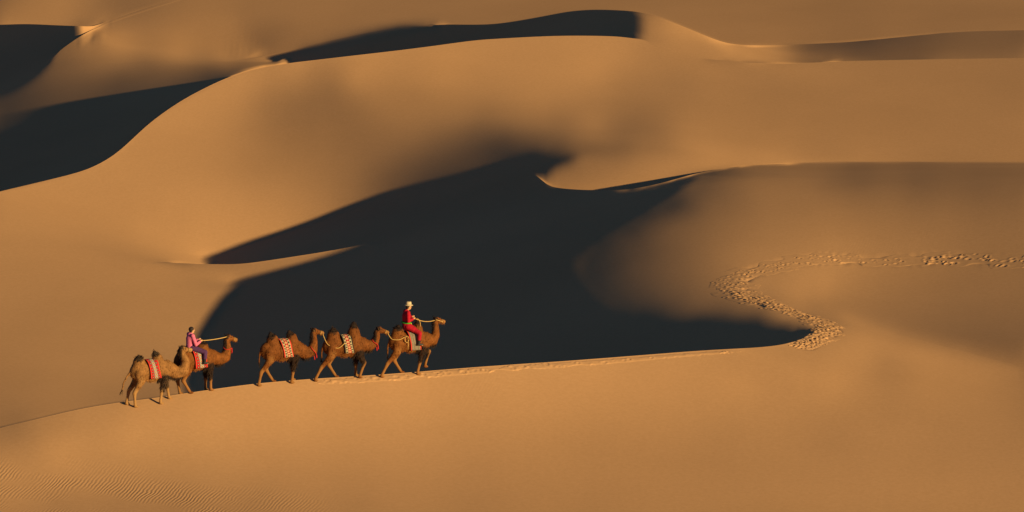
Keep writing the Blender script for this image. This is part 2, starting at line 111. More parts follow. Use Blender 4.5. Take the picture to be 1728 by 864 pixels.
HEIGHTS = """1083 -4 -4 -4 -4 -3 -3 -3 -3 -2 -2 -2 -2 -2 -1 -1 -1 0 -1 0 0 -1 0 -1 0 -1 0 -1 -1 -1 -1 -1 -2 -1 -2 -2 -2 -3 -2 -3 -3 -3 -4 -3 -4 -4 -4 -4 -4 -4 -5 -5 -4 -6 -5 -6 -6 -6 -6 -7
-7 -7 -7 -7 -8 -7 -7 -7 -7 -7 -8 -7 -8 -7 -8 -8 -8 -8 -8 -8 -8 -8 -8 -8 -7 -8 -7 -7 -7 -7 -6 -7 -6 -7 -6 -6 -7 -6 -6 -7 -6 -6 -6 -5 -6 -5 -6 -5 -5 -5 -5 -5 -4 -5 -5 -5 -4 -5 -5 -5
-4 -5 -5 -4 -5 -4 -5 -4 -4 -5 -4 -4 -4 -4 -4 -3 -4 -4 -4 -3 -4 -3 -4 -3 -4 -3 -3 -3 -3 -3 -3 -3 -3 -2 -3 -2 -3 -2 -2 -2 -2 -1 -2 -2 -1 -2 -1 -1 -1 -1 -1 -1 -1 -1 0 -1 0 0 0 0
1 0 0 1 1 0 1 1 1 1 0 13 1 0 0 0 0 0 0 0 -1 0 -1 0 1 -1 0 0 0 0 -1 0 0 0 0 -1 1 -1 0 0 0 0 -1 0 0 0 -1 0 0 0 0 -1 0 0 -1 1 -1 0 0 -1
0 0 0 -1 1 0 0 -1 0 -1 0 0 0 0 0 1 -1 0 0 0 0 1 0 0 0 0 0 0 1 0 0 0 0 1 0 0 1 0 1 0 1 0 1 0 1 0 0 1 0 0 1 1 0 0 0 1 0 1 0 0
1 0 1 0 0 1 1 -1 1 0 1 0 0 1 0 1 -1 1 0 0 2 0 0 1 0 1 -1 1 1 1 0 1 1 1 1 2 1 2 2 2 2 2 1 2 0 2 0 2 0 0 1 0 -1 0 1 -1 1 -1 0 0
-1 0 0 0 0 0 0 0 -1 0 0 -1 0 1 -1 0 0 0 -1 0 -1 1 14 -1 0 1 0 0 -1 0 0 0 0 0 0 -1 1 -1 0 -1 1 0 -1 1 -1 0 0 -1 0 0 0 0 -1 0 1 -1 -1 1 -1 1
-1 -1 1 -1 0 0 -1 1 -1 0 0 0 0 0 0 -1 -1 0 1 -1 1 -1 0 0 0 -1 0 1 0 0 0 0 0 0 0 0 1 0 1 -1 0 1 0 1 -1 1 0 1 0 0 1 0 1 0 0 1 0 1 0 1
0 1 -1 1 1 0 0 0 1 1 0 0 1 0 0 1 0 1 1 -1 1 0 0 1 0 0 1 1 0 0 1 0 0 1 0 1 0 1 0 1 1 0 1 1 1 1 2 2 2 3 2 2 1 2 1 2 1 1 1 0
1 -1 1 0 0 -1 1 -1 0 0 -1 1 -1 0 0 0 -1 0 -1 1 0 -1 0 0 0 0 -1 1 -1 0 0 0 0 13 1 0 -1 1 -1 1 0 -1 0 0 0 0 0 -1 1 0 0 -1 0 0 -1 0 0 0 0 0
0 -1 0 0 0 -1 0 0 0 0 -1 0 1 -1 0 0 0 -1 0 0 -1 0 0 0 0 -1 1 0 0 -1 0 -1 1 -1 0 0 0 0 0 0 0 0 0 0 1 1 0 -1 1 0 0 1 0 0 0 1 0 1 -1 1
1 0 1 -1 1 1 0 1 0 1 0 1 0 1 0 0 0 1 0 0 0 2 0 0 1 0 1 0 0 0 2 0 0 0 1 0 0 0 0 1 1 0 0 1 0 0 1 0 1 1 0 1 1 1 1 2 1 2 2 3
3 2 3 3 2 2 2 2 1 1 1 0 0 -1 0 0 0 -1 0 0 -1 0 -1 0 -1 0 -1 0 -1 0 -1 0 0 0 0 -1 0 0 0 0 0 -1 1 -1 14 0 0 0 0 0 0 -1 1 0 -1 0 -1 0 1 -1
0 0 0 0 0 0 0 0 0 -1 0 0 0 -1 1 -1 0 0 0 -1 0 0 0 -1 0 0 0 -1 1 -1 0 0 0 -1 0 0 0 0 0 -1 1 0 -1 0 0 0 -1 1 -1 0 0 1 0 1 0 0 0 0 1 0
0 1 0 -1 1 1 0 0 0 1 1 -1 1 1 1 0 1 0 1 0 0 1 0 0 0 1 0 1 0 1 0 1 0 0 1 0 2 -1 1 0 1 -1 1 1 0 0 0 1 0 1 0 0 0 1 1 0 1 0 1 1
0 2 0 2 1 1 1 2 2 4 4 4 5 4 3 3 3 3 1 2 1 1 0 0 0 0 -1 -1 -1 -1 -1 0 -1 -1 0 -1 -1 -1 -1 0 -1 0 -2 0 -1 -1 0 -1 0 -1 0 0 -1 -1 0 14 0 0 0 0
0 0 0 0 -1 0 0 0 0 -1 1 -1 0 0 0 0 0 0 0 -1 1 0 -1 0 0 -1 1 -1 0 0 0 0 -1 0 0 0 0 -1 1 -1 -1 0 0 0 0 0 0 0 0 -1 1 -1 0 0 -1 1 -1 0 -1 1
0 1 -1 1 0 1 0 1 0 0 1 0 0 0 1 0 -1 1 1 0 1 0 1 1 -1 1 1 0 1 0 1 1 -1 1 1 0 0 1 0 0 1 1 0 0 1 1 0 0 1 1 0 0 1 0 0 0 0 1 0 1
0 1 0 1 0 0 2 0 1 0 1 2 0 2 1 2 1 3 3 3 3 4 5 3 4 3 2 2 1 2 2 0 0 1 0 -1 0 -1 -1 0 0 -1 -1 0 0 -1 -1 0 0 -1 0 -1 -1 0 -1 0 0 -1 0 -1
-1 -2 -1 0 -1 -1 14 0 0 1 -1 1 -1 1 -1 0 0 0 0 -1 0 0 0 0 0 0 0 0 0 -1 1 -1 -1 1 0 0 -1 0 0 -1 0 -1 0 1 -1 0 0 0 0 -1 0 0 0 -1 0 0 0 0 0 0
0 0 0 -1 0 0 -1 0 1 0 0 0 0 1 0 1 0 1 0 1 0 0 0 0 1 0 1 0 0 1 0 0 1 1 0 2 0 1 1 0 1 0 0 1 0 0 1 0 0 1 1 -1 1 0 1 1 0 2 0 0
0 1 0 0 1 0 1 0 1 0 0 1 0 2 0 1 1 0 1 0 2 1 1 1 1 1 1 3 1 2 3 4 3 3 4 3 2 3 1 3 1 0 2 0 -1 0 0 -2 0 0 -1 -1 0 -1 -1 0 -1 1 -1 -1
0 -1 0 0 -1 0 -1 0 0 0 -1 -1 0 -1 -1 -1 -1 15 0 0 0 1 -1 0 0 0 0 -1 -1 0 1 0 -1 1 0 0 0 0 -1 -1 1 -1 0 0 -1 0 0 0 -1 0 0 -1 1 0 -1 1 0 -1 0 0
-1 0 0 -1 0 0 0 0 0 0 0 1 -1 -1 1 0 0 -1 0 0 0 0 1 0 1 1 0 1 0 1 0 1 0 1 0 0 1 -1 2 0 0 1 1 0 0 2 0 1 1 0 1 0 1 0 1 0 1 0 1 0
0 0 2 -1 1 1 0 1 0 0 1 0 0 1 0 0 1 0 1 0 1 0 1 1 0 1 0 1 1 0 1 0 1 1 2 1 1 2 1 2 2 2 3 3 4 3 3 2 2 2 1 2 1 0 0 0 0 -1 -1 -1
-1 -1 0 -1 0 0 -1 0 -1 0 0 -1 0 0 -1 0 -1 0 -1 0 -1 1 -1 -1 -1 -1 -1 -1 15 0 1 0 -1 1 0 -1 0 0 0 0 0 -1 0 0 0 0 0 0 -1 0 0 -1 0 0 0 0 -1 0 0 0
-1 -1 1 -1 0 0 -1 1 0 -1 0 0 -1 0 0 0 -1 0 0 0 1 -1 0 0 1 -1 0 0 1 1 -1 1 1 0 0 0 1 1 1 1 0 0 1 0 0 1 1 0 1 0 1 0 1 0 1 1 0 1 1 0
1 1 0 0 1 0 1 0 1 0 1 0 1 -1 1 1 -1 1 0 0 1 1 0 0 0 1 0 0 1 1 0 1 0 1 0 0 1 1 1 0 1 1 1 1 1 0 1 2 1 1 1 2 2 3 4 3 2 3 3 1
2 2 0 1 0 0 0 -1 -1 0 -1 -1 -1 -1 0 -1 -1 0 0 -1 -1 0 0 0 -1 -1 0 0 -1 0 -1 0 -1 0 -1 -1 -1 0 -1 15 1 0 0 1 0 0 0 0 -1 0 0 -1 0 -1 0 0 0 0 0 0
0 -1 -1 0 -1 0 0 0 -1 0 0 0 0 -1 0 -1 1 1 -1 0 0 0 0 -1 0 -1 0 0 0 0 0 0 1 -1 1 -1 1 0 1 0 0 1 0 0 1 1 1 1 0 1 0 0 1 0 1 1 1 -1 1 1
0 1 1 0 1 0 1 0 1 1 0 0 0 1 1 1 0 0 0 1 0 0 1 0 1 0 0 1 0 1 0 0 0 0 1 0 1 0 1 0 0 1 0 1 0 1 1 1 0 0 1 1 0 0 1 1 1 1 1 1
1 2 2 2 2 3 3 3 2 2 2 2 0 2 0 0 0 -2 0 -1 -1 0 -1 -1 -1 -1 0 -1 -1 -1 0 0 0 -1 -1 -1 0 -1 0 -1 0 -1 0 -1 -1 0 -1 -1 -1 0 17 0 0 0 0 0 1 -1 0 0
-1 0 0 0 0 0 0 0 -1 0 -1 0 0 0 -1 0 -1 0 0 0 -1 0 -1 0 0 0 1 -1 0 0 1 0 -1 0 0 0 0 0 0 -1 0 1 0 -1 1 0 1 0 1 -1 1 1 0 1 1 0 1 1 -1 1
0 1 1 0 1 0 0 0 2 0 1 1 0 0 1 1 1 0 1 0 0 0 1 1 0 0 0 1 1 0 0 1 0 0 1 0 1 0 0 0 0 0 0 1 1 0 0 0 1 0 1 0 0 1 1 0 0 1 0 1
1 0 0 1 1 0 1 1 1 1 1 1 1 1 2 2 3 3 2 3 2 2 1 2 0 0 -1 -1 0 -1 -1 -1 -2 -1 0 -1 -1 -1 0 -1 0 -1 -1 -1 0 -1 -1 -1 0 -2 0 -1 0 -1 -1 0 -2 0 0 -2
0 17 0 1 0 1 0 -1 1 -1 0 0 0 0 -1 0 0 0 -1 1 -1 0 -1 0 0 0 -1 1 -1 0 -1 0 -1 1 0 0 0 -1 1 0 0 -1 0 0 0 1 -1 1 -1 0 1 0 -1 0 1 0 0 0 1 0
2 0 0 2 0 1 1 0 0 1 0 0 0 0 2 -1 1 1 1 -1 1 0 1 1 1 0 0 1 1 0 0 0 1 1 0 0 1 0 0 0 1 0 0 1 1 -1 1 0 0 0 1 0 0 1 0 0 0 1 0 1
0 0 1 0 0 1 0 1 0 1 0 0 1 1 0 0 1 1 1 0 0 1 2 1 1 2 2 2 4 3 2 3 1 1 0 0 -1 0 -1 -1 -2 0 -1 -1 -1 -2 -1 -1 -2 -1 -1 -1 -1 0 -2 -1 -1 0 -1 -2
0 -1 -1 -1 -1 0 -1 -1 -1 -1 1 -1 18 0 1 1 -1 0 1 -1 0 0 0 0 0 0 1 0 -1 0 -1 0 0 0 -1 0 0 0 -1 0 -1 1 0 0 -1 0 0 0 1 -1 0 0 1 -1 1 0 -1 1 -1 1
0 0 0 0 0 0 1 0 1 0 1 0 2 0 0 2 -1 1 1 0 0 1 0 0 0 0 1 0 1 0 1 1 0 0 1 1 1 0 0 0 0 1 1 0 0 0 1 0 1 0 1 0 0 0 1 -1 1 0 0 0
1 0 0 1 0 -1 1 1 0 1 -1 0 1 0 1 0 0 0 1 0 0 1 0 1 0 0 1 1 0 0 1 1 1 0 1 2 1 3 3 3 2 5 1 1 1 0 -1 0 -2 -2 -2 -1 -2 -1 -1 -2 -1 -2 -2 -1
-2 -1 -2 -1 -2 0 -2 -1 -2 -1 0 -2 -1 -1 -1 0 -1 -1 1 -1 0 -1 0 18 2 -1 1 1 0 0 0 0 0 0 0 0 1 -1 0 0 0 0 0 -1 0 0 0 -1 1 -1 0 0 -1 0 0 1 -1 0 1 -1
1 -1 0 0 1 -1 0 1 0 1 0 0 0 0 0 0 1 0 0 1 1 0 1 0 1 1 0 1 0 0 0 1 -1 1 0 1 0 0 1 -1 1 1 0 1 1 0 0 1 1 0 0 1 0 0 1 -1 1 1 0 0
0 0 0 1 0 0 0 0 0 1 0 0 0 1 0 0 1 0 0 0 0 1 0 0 0 0 1 -1 2 -1 1 0 0 1 0 0 1 0 0 1 1 1 0 0 2 0 2 2 2 3 4 6 3 3 0 0 -2 -3 -4 -3
-2 -2 -2 -2 -2 -2 -1 -2 -2 -1 -2 -2 -2 -2 -1 -2 -2 -1 -2 -1 -1 -2 0 -1 -1 -1 -1 0 -1 0 1 -1 0 0 20 0 1 0 0 1 0 1 0 0 0 0 0 0 1 0 1 -1 0 -1 0 0 0 -1 0 0
0 0 0 0 0 -1 0 1 0 0 0 0 0 0 0 0 0 1 0 0 0 1 0 0 0 1 0 -1 1 1 0 0 2 0 1 1 0 0 1 0 0 1 -1 1 -1 0 1 0 1 0 1 0 0 1 1 0 0 1 0 0
0 1 0 0 0 0 2 -1 0 0 1 0 0 1 -1 1 0 0 0 1 -1 1 0 1 -1 1 0 0 0 0 1 0 0 0 0 0 1 -1 1 -1 1 0 1 0 0 0 1 0 0 1 0 1 0 1 1 0 2 0 3 3
5 7 4 4 1 -2 -4 -5 -5 -5 -5 -4 -3 -2 -2 -1 -1 -2 -1 -1 -2 -2 -2 -2 -2 -2 -1 -2 -2 -1 0 -1 -1 -1 -1 -1 0 -2 0 0 0 0 1 1 0 20 0 1 1 1 0 1 0 0 0 0 1 1 1 0
0 -1 1 -1 -1 1 -1 0 0 1 -1 1 -1 0 0 0 0 0 0 1 -1 0 0 0 0 0 0 1 0 1 0 1 0 0 0 1 -1 1 1 -1 1 1 1 -1 1 1 0 0 1 0 0 1 -1 1 -1 1 0 0 0 0
0 1 0 1 0 1 0 1 0 0 0 1 0 0 1 0 0 0 1 0 0 -1 1 0 0 1 -1 0 1 0 0 0 1 0 0 0 0 1 0 0 0 0 0 0 0 0 0 0 1 0 0 0 0 0 1 0 0 0 0 0
1 1 0 0 1 0 2 0 3 2 5 6 7 5 2 -4 -6 -8 -8 -8 -6 -5 -3 -3 -2 0 -1 -1 0 -2 -1 -2 -2 -1 -2 -1 -2 -3 -1 0 -1 -2 -1 -1 0 -1 0 -1 0 -1 1 1 0 1 0 1 21 1 1 0
1 1 0 0 0 1 1 0 1 0 1 1 0 -1 0 0 -1 0 0 1 -1 1 0 0 0 0 0 0 0 0 -1 1 0 0 0 0 0 1 0 0 0 1 0 0 1 1 -1 1 0 0 1 0 1 0 1 1 -1 1 1 0
0 0 -1 1 0 0 0 0 0 0 1 0 0 1 0 1 -1 1 0 0 1 0 0 0 1 -1 1 1 -1 0 0 1 0 0 0 0 0 1 0 0 0 -1 1 0 0 0 1 0 0 0 0 0 0 0 0 0 0 0 0 0
0 0 0 1 0 0 0 1 0 0 0 0 0 1 1 0 2 0 2 2 4 6 7 7 1 -5 -8 -10 -10 -9 -7 -6 -4 -3 -2 -1 -1 -1 0 -1 0 -2 -1 -1 -2 -1 -1 -2 0 -1 -2 -1 0 -1 0 -1 0 -1 -1 1
0 0 0 2 0 1 0 21 1 1 1 1 1 0 1 1 0 0 1 1 1 1 0 0 0 -1 0 -1 0 1 0 1 0 0 0 1 -1 0 0 0 0 0 -1 1 0 0 1 0 0 1 0 1 0 1 0 1 -1 1 0 0
1 0 1 -1 1 1 0 0 0 0 0 1 0 0 0 -1 1 -1 1 0 0 0 1 0 1 0 0 1 0 0 0 0 1 0 0 -1 1 0 -1 1 0 0 0 1 0 0 0 0 0 0 0 0 1 0 -1 1 0 0 0 0
0 0 0 0 0 -1 1 0 0 0 0 0 1 0 -1 1 0 1 -1 0 0 0 1 1 0 1 0 1 2 2 4 4 6 7 2 -5 -11 -13 -10 -9 -8 -6 -4 -5 -2 -1 -1 0 0 0 0 -1 -1 -1 -1 -1 -1 -2 0 -2
0 -1 -1 -1 0 0 -1 0 0 0 -1 0 1 1 0 2 0 1 22 0 1 1 1 1 1 0 1 1 2 1 0 2 0 0 0 -1 0 0 0 1 0 0 1 1 0 0 0 0 0 0 -1 0 0 0 0 0 1 0 1 0
0 2 -1 1 0 0 0 1 0 1 0 0 1 0 1 0 0 0 1 0 0 0 -1 0 0 0 0 0 1 0 0 0 1 0 0 0 0 0 0 1 0 0 0 0 0 0 1 0 -1 1 0 0 0 0 0 0 0 0 0 0
0 0 1 -1 0 1 -1 0 1 0 -1 1 0 0 0 -1 1 0 0 0 0 0 0 0 1 0 0 0 0 0 0 0 0 1 0 1 0 2 1 2 3 3 6 6 3 -6 -12 -16 -11 -9 -7 -5 -5 -4 -2 -3 -1 0 0 0
0 0 -1 0 -1 -1 0 -2 0 -1 0 -2 0 0 -1 -1 0 0 0 -1 1 -1 1 0 1 1 0 1 1 21 2 0 1 1 1 1 2 0 1 1 1 2 0 1 0 0 1 -1 0 1 0 0 2 0 0 1 1 -1 0 -1
0 0 0 0 0 0 1 0 1 0 1 1 -1 1 0 0 1 0 0 1 0 1 0 0 0 1 0 0 0 0 0 0 0 0 0 0 0 0 0 0 0 0 1 -1 1 0 0 1 0 0 -1 1 0 0 0 0 1 -1 0 1
0 -1 1 0 0 0 0 1 0 -1 0 0 0 0 0 0 0 0 0 0 -1 1 0 0 0 -1 1 0 0 0 0 0 0 1 0 0 1 -1 1 -1 0 0 0 1 0 1 0 1 1 1 3 4 5 4 3 -4 -14 -16 -15 -9
-6 -5 -4 -3 -3 -3 -1 0 -1 0 0 0 0 1 -1 0 -1 -1 0 -1 0 -2 0 0 -1 0 0 -1 0 -1 1 -1 1 -1 2 0 1 1 1 0 22 0 1 1 1 1 1 1 1 1 2 1 1 1 1 1 0 -1 1 0
0 1 1 0 2 0 1 -1 0 0 0 -1 0 0 0 1 1 0 1 0 1 0 0 0 1 0 0 0 0 1 0 0 1 1 0 1 -1 0 0 0 0 0 0 0 0 0 0 0 0 0 0 0 1 0 0 0 0 0 0 0
1 0 0 0 0 0 0 0 0 0 0 0 1 -1 1 0 0 0 -1 0 1 0 -1 1 -1 0 0 0 0 0 -1 1 0 -1 0 0 1 0 0 0 0 0 0 1 0 0 0 0 1 0 0 0 0 0 -1 1 0 1 1 2
3 2 3 4 3 -3 -12 -18 -16 -11 -7 -3 -4 -3 -2 -2 -1 -1 -1 -1 1 0 0 0 -1 1 -1 0 -1 0 -1 0 0 -1 -1 0 0 -1 0 0 0 0 0 0 1 0 1 0 1 1 0 21 0 1 1 0 1 2 1 2
2 0 2 2 1 1 0 1 0 0 0 1 1 1 1 0 2 -1 1 0 0 -1 0 0 0 1 0 0 1 1 0 0 1 0 0 -1 1 0 1 1 0 0 1 0 0 1 -1 1 0 0 -1 0 0 -1 0 0 1 0 0 1
0 0 0 -1 1 0 0 0 0 0 0 0 0 0 1 0 0 0 0 0 0 0 -1 0 1 -1 1 -1 1 0 0 -1 0 1 -1 0 1 0 -1 0 0 0 0 -1 1 0 0 -1 0 0 1 0 1 0 0 0 1 0 0 0
0 1 0 0 0 0 0 1 0 2 1 2 4 2 2 -2 -9 -17 -19 -11 -8 -4 -4 -2 -2 -1 -1 0 -1 -2 1 -1 0 -1 0 1 -1 1 -1 0 0 -1 -1 0 0 0 -1 0 0 0 -1 1 -1 0 0 0 1 0 2 0
1 1 20 1 0 1 1 1 1 1 2 1 2 2 1 1 1 1 0 1 0 1 1 1 1 1 1 0 1 0 0 -1 0 0 0 1 0 1 1 1 0 1 0 0 0 0 0 0 0 1 0 1 1 0 0 0 0 1 -1 0
0 0 0 -1 1 0 0 -1 1 0 0 0 0 0 0 0 1 -1 1 0 0 0 -1 1 0 0 0 0 0 0 0 0 0 0 0 0 0 -1 1 -1 0 0 1 -1 0 0 0 0 0 0 0 0 0 -1 1 -1 0 0 1 0
0 -1 1 0 1 0 0 0 1 1 1 0 0 0 0 -1 0 0 1 1 1 2 3 1 1 -2 -7 -14 -18 -14 -9 -6 -3 -2 -1 -1 0 0 -1 0 0 -2 -1 0 0 0 -1 0 0 0 0 -1 1 0 0 -1 0 0 -1 0
-1 1 -1 0 1 0 0 0 1 0 1 0 1 19 1 1 0 1 0 1 2 1 2 2 1 2 1 1 1 1 1 1 1 1 0 2 1 0 1 0 1 0 0 0 0 1 -1 1 1 1 0 1 0 0 0 0 0 1 -1 2
-1 1 0 1 0 1 0 0 0 0 -1 0 0 -1 1 0 0 0 0 0 0 0 0 0 0 1 -1 0 1 -1 0 0 0 1 0 -1 0 0 1 0 0 0 0 -1 1 0 -1 1 0 -1 1 -1 0 -1 1 0 0 0 -1 0
0 1 -1 0 0 0 0 0 0 0 0 0 1 0 0 0 1 1 0 1 0 0 1 0 0 0 0 -1 1 0 1 1 2 1 0 -1 -6 -11 -16 -15 -12 -6 -4 -3 -1 0 0 0 1 0 0 -1 -1 -1 -1 0 -1 1 0 -1
0 0 0 0 0 -1 1 -1 -1 0 0 0 0 0 0 0 0 1 0 1 0 1 0 1 19 -1 1 0 1 1 1 1 2 2 2 1 1 2 0 1 1 1 1 1 1 2 1 0 2 0 2 0 0 1 0 0 0 1 1 1
0 0 0 0 1 0 0 0 0 1 0 1 0 1 0 0 0 0 0 0 0 1 -1 0 0 -1 0 0 0 1 -1 0 0 1 0 0 0 0 0 0 1 0 -1 1 -1 0 1 0 0 -1 1 -1 0 0 1 -1 0 0 0 0
0 -1 1 -1 0 0 0 0 0 0 0 0 -1 1 -1 0 0 0 0 0 0 1 0 0 0 1 0 1 0 1 0 1 1 -1 1 0 0 0 -1 0 1 1 1 -1 0 -1 -6 -9 -13 -14 -12 -8 -5 -3 -2 0 0 1 1 1
1 -1 0 -1 -1 -2 0 0 -2 0 1 0 0 0 0 -1 1 -1 0 0 0 0 -1 0 0 1 -1 0 0 1 0 1 0 1 0 17 1 0 1 0 1 0 2 2 2 1 2 0 1 1 1 0 2 2 1 2 1 0 2 0
2 0 1 1 0 0 1 1 1 0 0 0 1 0 1 0 0 0 1 0 0 0 1 0 1 -1 1 0 1 0 0 -1 0 0 0 0 1 -1 0 1 -1 1 -1 0 0 0 1 -1 1 0 -1 0 0 1 -1 1 0 -1 1 0
0 -1 1 0 0 -1 1 -1 0 -1 0 1 0 -1 0 1 -1 0 -1 1 0 0 -1 1 -1 0 1 -1 0 0 0 1 -1 1 0 1 0 1 0 1 1 0 0 0 1 -1 1 -1 -1 1 0 0 0 0 0 -3 -5 -6 -12 -12
-12 -8 -7 -4 -3 0 0 2 2 1 0 -1 0 -1 0 -1 -1 -1 0 0 0 0 0 0 0 0 0 0 0 0 0 0 -1 1 -1 0 -1 1 0 1 0 0 1 0 1 0 17 0 0 0 0 1 2 1 1 2 1 1 1 1
0 1 2 1 1 3 1 1 1 1 1 1 1 1 0 1 1 1 0 0 1 0 1 0 0 0 1 0 1 0 0 1 1 -1 1 0 1 0 0 0 0 0 1 -1 0 0 0 -1 1 0 -1 1 -1 1 0 0 0 0 0 0
0 1 0 0 0 0 -1 0 1 -1 0 0 1 -1 0 0 0 -1 1 0 0 -1 0 -1 1 0 -1 0 0 1 -1 0 0 1 -1 0 0 -1 1 0 0 1 -1 1 0 1 0 1 0 0 1 0 0 0 0 0 0 0 0 -1
-1 0 0 -1 -1 -2 -3 -7 -10 -10 -10 -9 -7 -5 -2 -3 0 2 2 1 0 -1 -1 0 0 -1 0 1 -1 0 0 0 0 1 0 0 -1 1 -1 1 0 0 -1 0 0 0 0 0 0 0 0 0 2 -1 1 0 0 15 0 0
1 0 1 0 2 2 0 2 1 1 0 2 0 1 2 2 1 2 1 2 0 1 1 0 1 2 1 1 0 0 1 0 0 0 1 1 0 0 1 0 1 1 0 0 1 0 0 0 0 1 -1 1 0 0 0 0 0 0 1 -1
0 1 -1 0 0 0 0 0 0 1 0 -1 0 0 0 0 0 1 0 0 -1 1 0 -1 0 1 -1 0 0 -1 0 0 0 -1 1 -1 0 1 0 0 0 0 0 -1 0 0 0 0 1 -1 0 1 -1 1 0 1 0 0 0 1
1 -1 0 1 0 -1 0 -1 -1 -1 1 -1 0 -1 0 -2 -4 -6 -8 -9 -9 -8 -6 -6 -5 -2 0 0 2 1 -1 -1 -2 0 -1 0 1 0 0 1 1 1 0 0 0 1 1 0 0 1 -1 0 0 1 0 -1 0 -1 1 -1
1 0 1 -1 1 1 0 0 14 1 0 0 1 -1 2 0 2 2 1 0 1 1 0 1 2 1 2 2 1 1 1 1 1 0 1 1 0 1 1 1 2 0 0 1 0 0 1 0 1 0 0 1 0 1 0 1 0 0 1 0
0 1 -1 0 0 0 1 0 0 -1 1 0 -1 1 0 0 0 0 0 0 0 0 1 0 0 0 0 0 -1 0 0 1 -1 0 0 0 -1 1 0 0 0 -1 0 0 0 -1 1 0 -1 0 0 0 0 0 1 -1 0 0 0 -1
1 0 0 1 0 0 0 1 1 0 0 -1 1 0 -1 -1 0 -1 0 -2 0 -2 1 -1 -1 -1 -3 -5 -8 -8 -7 -7 -6 -6 -4 -3 -3 0 3 2 -2 -2 -5 -1 -2 0 2 -1 2 2 2 1 1 2 1 1 0 0 1 1
-1 1 0 1 -1 -1 1 -1 1 -1 0 0 0 0 1 1 -1 1 0 14 -1 1 -1 1 1 0 2 0 1 1 2 0 0 1 2 1 2 2 1 1 1 1 1 0 0 1 0 2 1 1 1 0 1 1 0 1 0 0 1 0
0 1 0 1 1 0 0 1 0 0 1 0 0 0 0 0 1 -1 0 1 0 0 0 0 0 0 0 0 0 1 0 -1 1 0 -1 0 0 0 0 1 -1 0 0 0 0 0 0 1 -1 0 -1 0 1 -1 0 -1 1 -1 0 0
1 0 0 0 0 -1 1 0 0 0 0 -1 1 0 0 0 1 0 0 0 0 0 1 -1 -1 -1 0 -1 -1 -1 -1 -1 0 -1 0 -1 -3 -5 -5 -8 -7 -6 -6 -4 -4 -4 -4 1 0 2 -2 -3 -5 -2 -3 -2 1 0 3 1
2 2 3 2 1 2 1 2 1 1 0 2 0 0 0 0 1 -1 0 -1 0 0 0 0 1 1 -1 1 -1 1 12 1 -1 1 0 1 0 1 1 1 1 0 2 1 1 0 2 1 1 2 1 1 0 1 0 1 0 1 1 1
1 1 1 0 1 1 0 0 1 0 0 1 1 1 0 0 1 1 0 0 0 0 0 0 1 0 0 0 0 1 -1 1 0 0 0 -1 1 0 1 -1 0 0 1 -1 0 1 0 -1 0 0 0 1 -1 0 0 0 0 0 -1 0
0 1 -1 0 -1 0 1 -1 0 0 1 -1 0 0 0 0 1 -1 0 0 0 1 0 0 0 0 1 0 0 0 0 0 0 -1 -1 0 -1 -1 -1 -2 -1 0 -1 -1 0 -1 -2 -4 -5 -8 -5 -6 -5 -3 -4 -4 -3 -2 -1 3
0 -5 -5 -4 -3 -1 -2 1 0 1 2 2 3 2 3 2 3 2 2 2 1 2 0 1 1 0 0 0 0 0 0 -1 0 -1 1 1 0 1 -1 0 0 12 -1 1 0 0 0 1 0 2 1 1 1 0 0 1 2 1 2 1
1 1 1 0 0 1 0 1 1 0 2 1 1 0 1 0 0 1 1 0 1 0 1 0 0 1 1 0 0 1 0 1 0 0 0 -1 0 0 0 1 0 1 0 0 0 0 1 -1 0 0 1 -1 0 0 1 0 -1 0 1 0
0 -1 0 1 0 -1 0 0 0 0 0 0 0 0 -1 1 -1 -1 1 0 0 -1 1 0 0 0 1 -1 1 0 -1 1 -1 0 0 0 1 -1 0 1 -1 0 0 -1 0 0 -2 0 -2 -1 -1 -1 -1 -1 0 -1 -1 -2 -6 -6
-5 -6 -3 -3 -3 -4 -3 -3 -1 0 3 -5 -5 -5 -3 -3 -2 0 0 1 1 2 2 2 2 3 3 1 3 2 2 3 1 2 2 1 1 1 0 0 -1 -1 1 -1 0 0 0 0 1 0 0 0 10 1 0 0 0 1 0 1
0 1 1 1 0 2 1 1 0 1 2 1 1 0 1 0 0 0 1 0 2 0 1 1 1 1 1 0 0 1 0 0 1 0 1 1 0 0 1 0 0 1 0 0 0 0 0 1 0 0 0 0 0 0 1 0 0 0 1 0
-1 0 1 0 0 -1 0 1 0 -1 0 0 0 0 0 -1 1 0 0 0 0 0 0 -1 0 0 -1 1 0 -1 0 1 0 0 0 0 0 0 0 0 0 1 -1 0 1 -1 1 -1 1 0 -1 0 0 -1 0 -1 -1 -1 -1 -1
-1 -1 -1 -1 0 -1 0 -3 -5 -5 -5 -4 -3 -4 -2 -3 -3 -2 -3 -1 1 0 -6 -4 -4 -3 -2 -1 0 -1 1 1 2 1 1 3 1 3 3 2 3 3 1 3 2 2 2 1 2 1 0 0 0 -1 0 0 0 0 0 -1
1 -1 -1 9 0 0 1 0 0 1 1 1 0 1 0 2 0 1 0 3 1 0 1 0 1 0 0 0 1 0 1 0 2 1 1 1 0 0 1 0 0 0 1 0 1 0 1 1 0 1 0 0 0 0 0 0 0 1 -1 1
0 1 0 0 0 0 0 1 -1 0 0 1 -1 0 0 0 1 0 -1 0 1 0 -1 1 -1 0 1 -1 0 0 0 0 0 -1 1 0 -1 1 -1 0 0 0 0 0 0 0 0 1 -1 1 0 0 0 0 0 -1 1 -1 0 0
0 0 0 -1 0 -1 -1 -1 0 -2 0 -2 0 -2 0 -1 0 -1 -2 -6 -5 -5 -3 -2 -3 -2 -2 -2 -3 -1 -2 6 -7 -8 -3 -1 -2 -2 -1 0 1 0 1 0 1 3 1 2 1 3 2 2 2 3 2 2 2 2 3 2
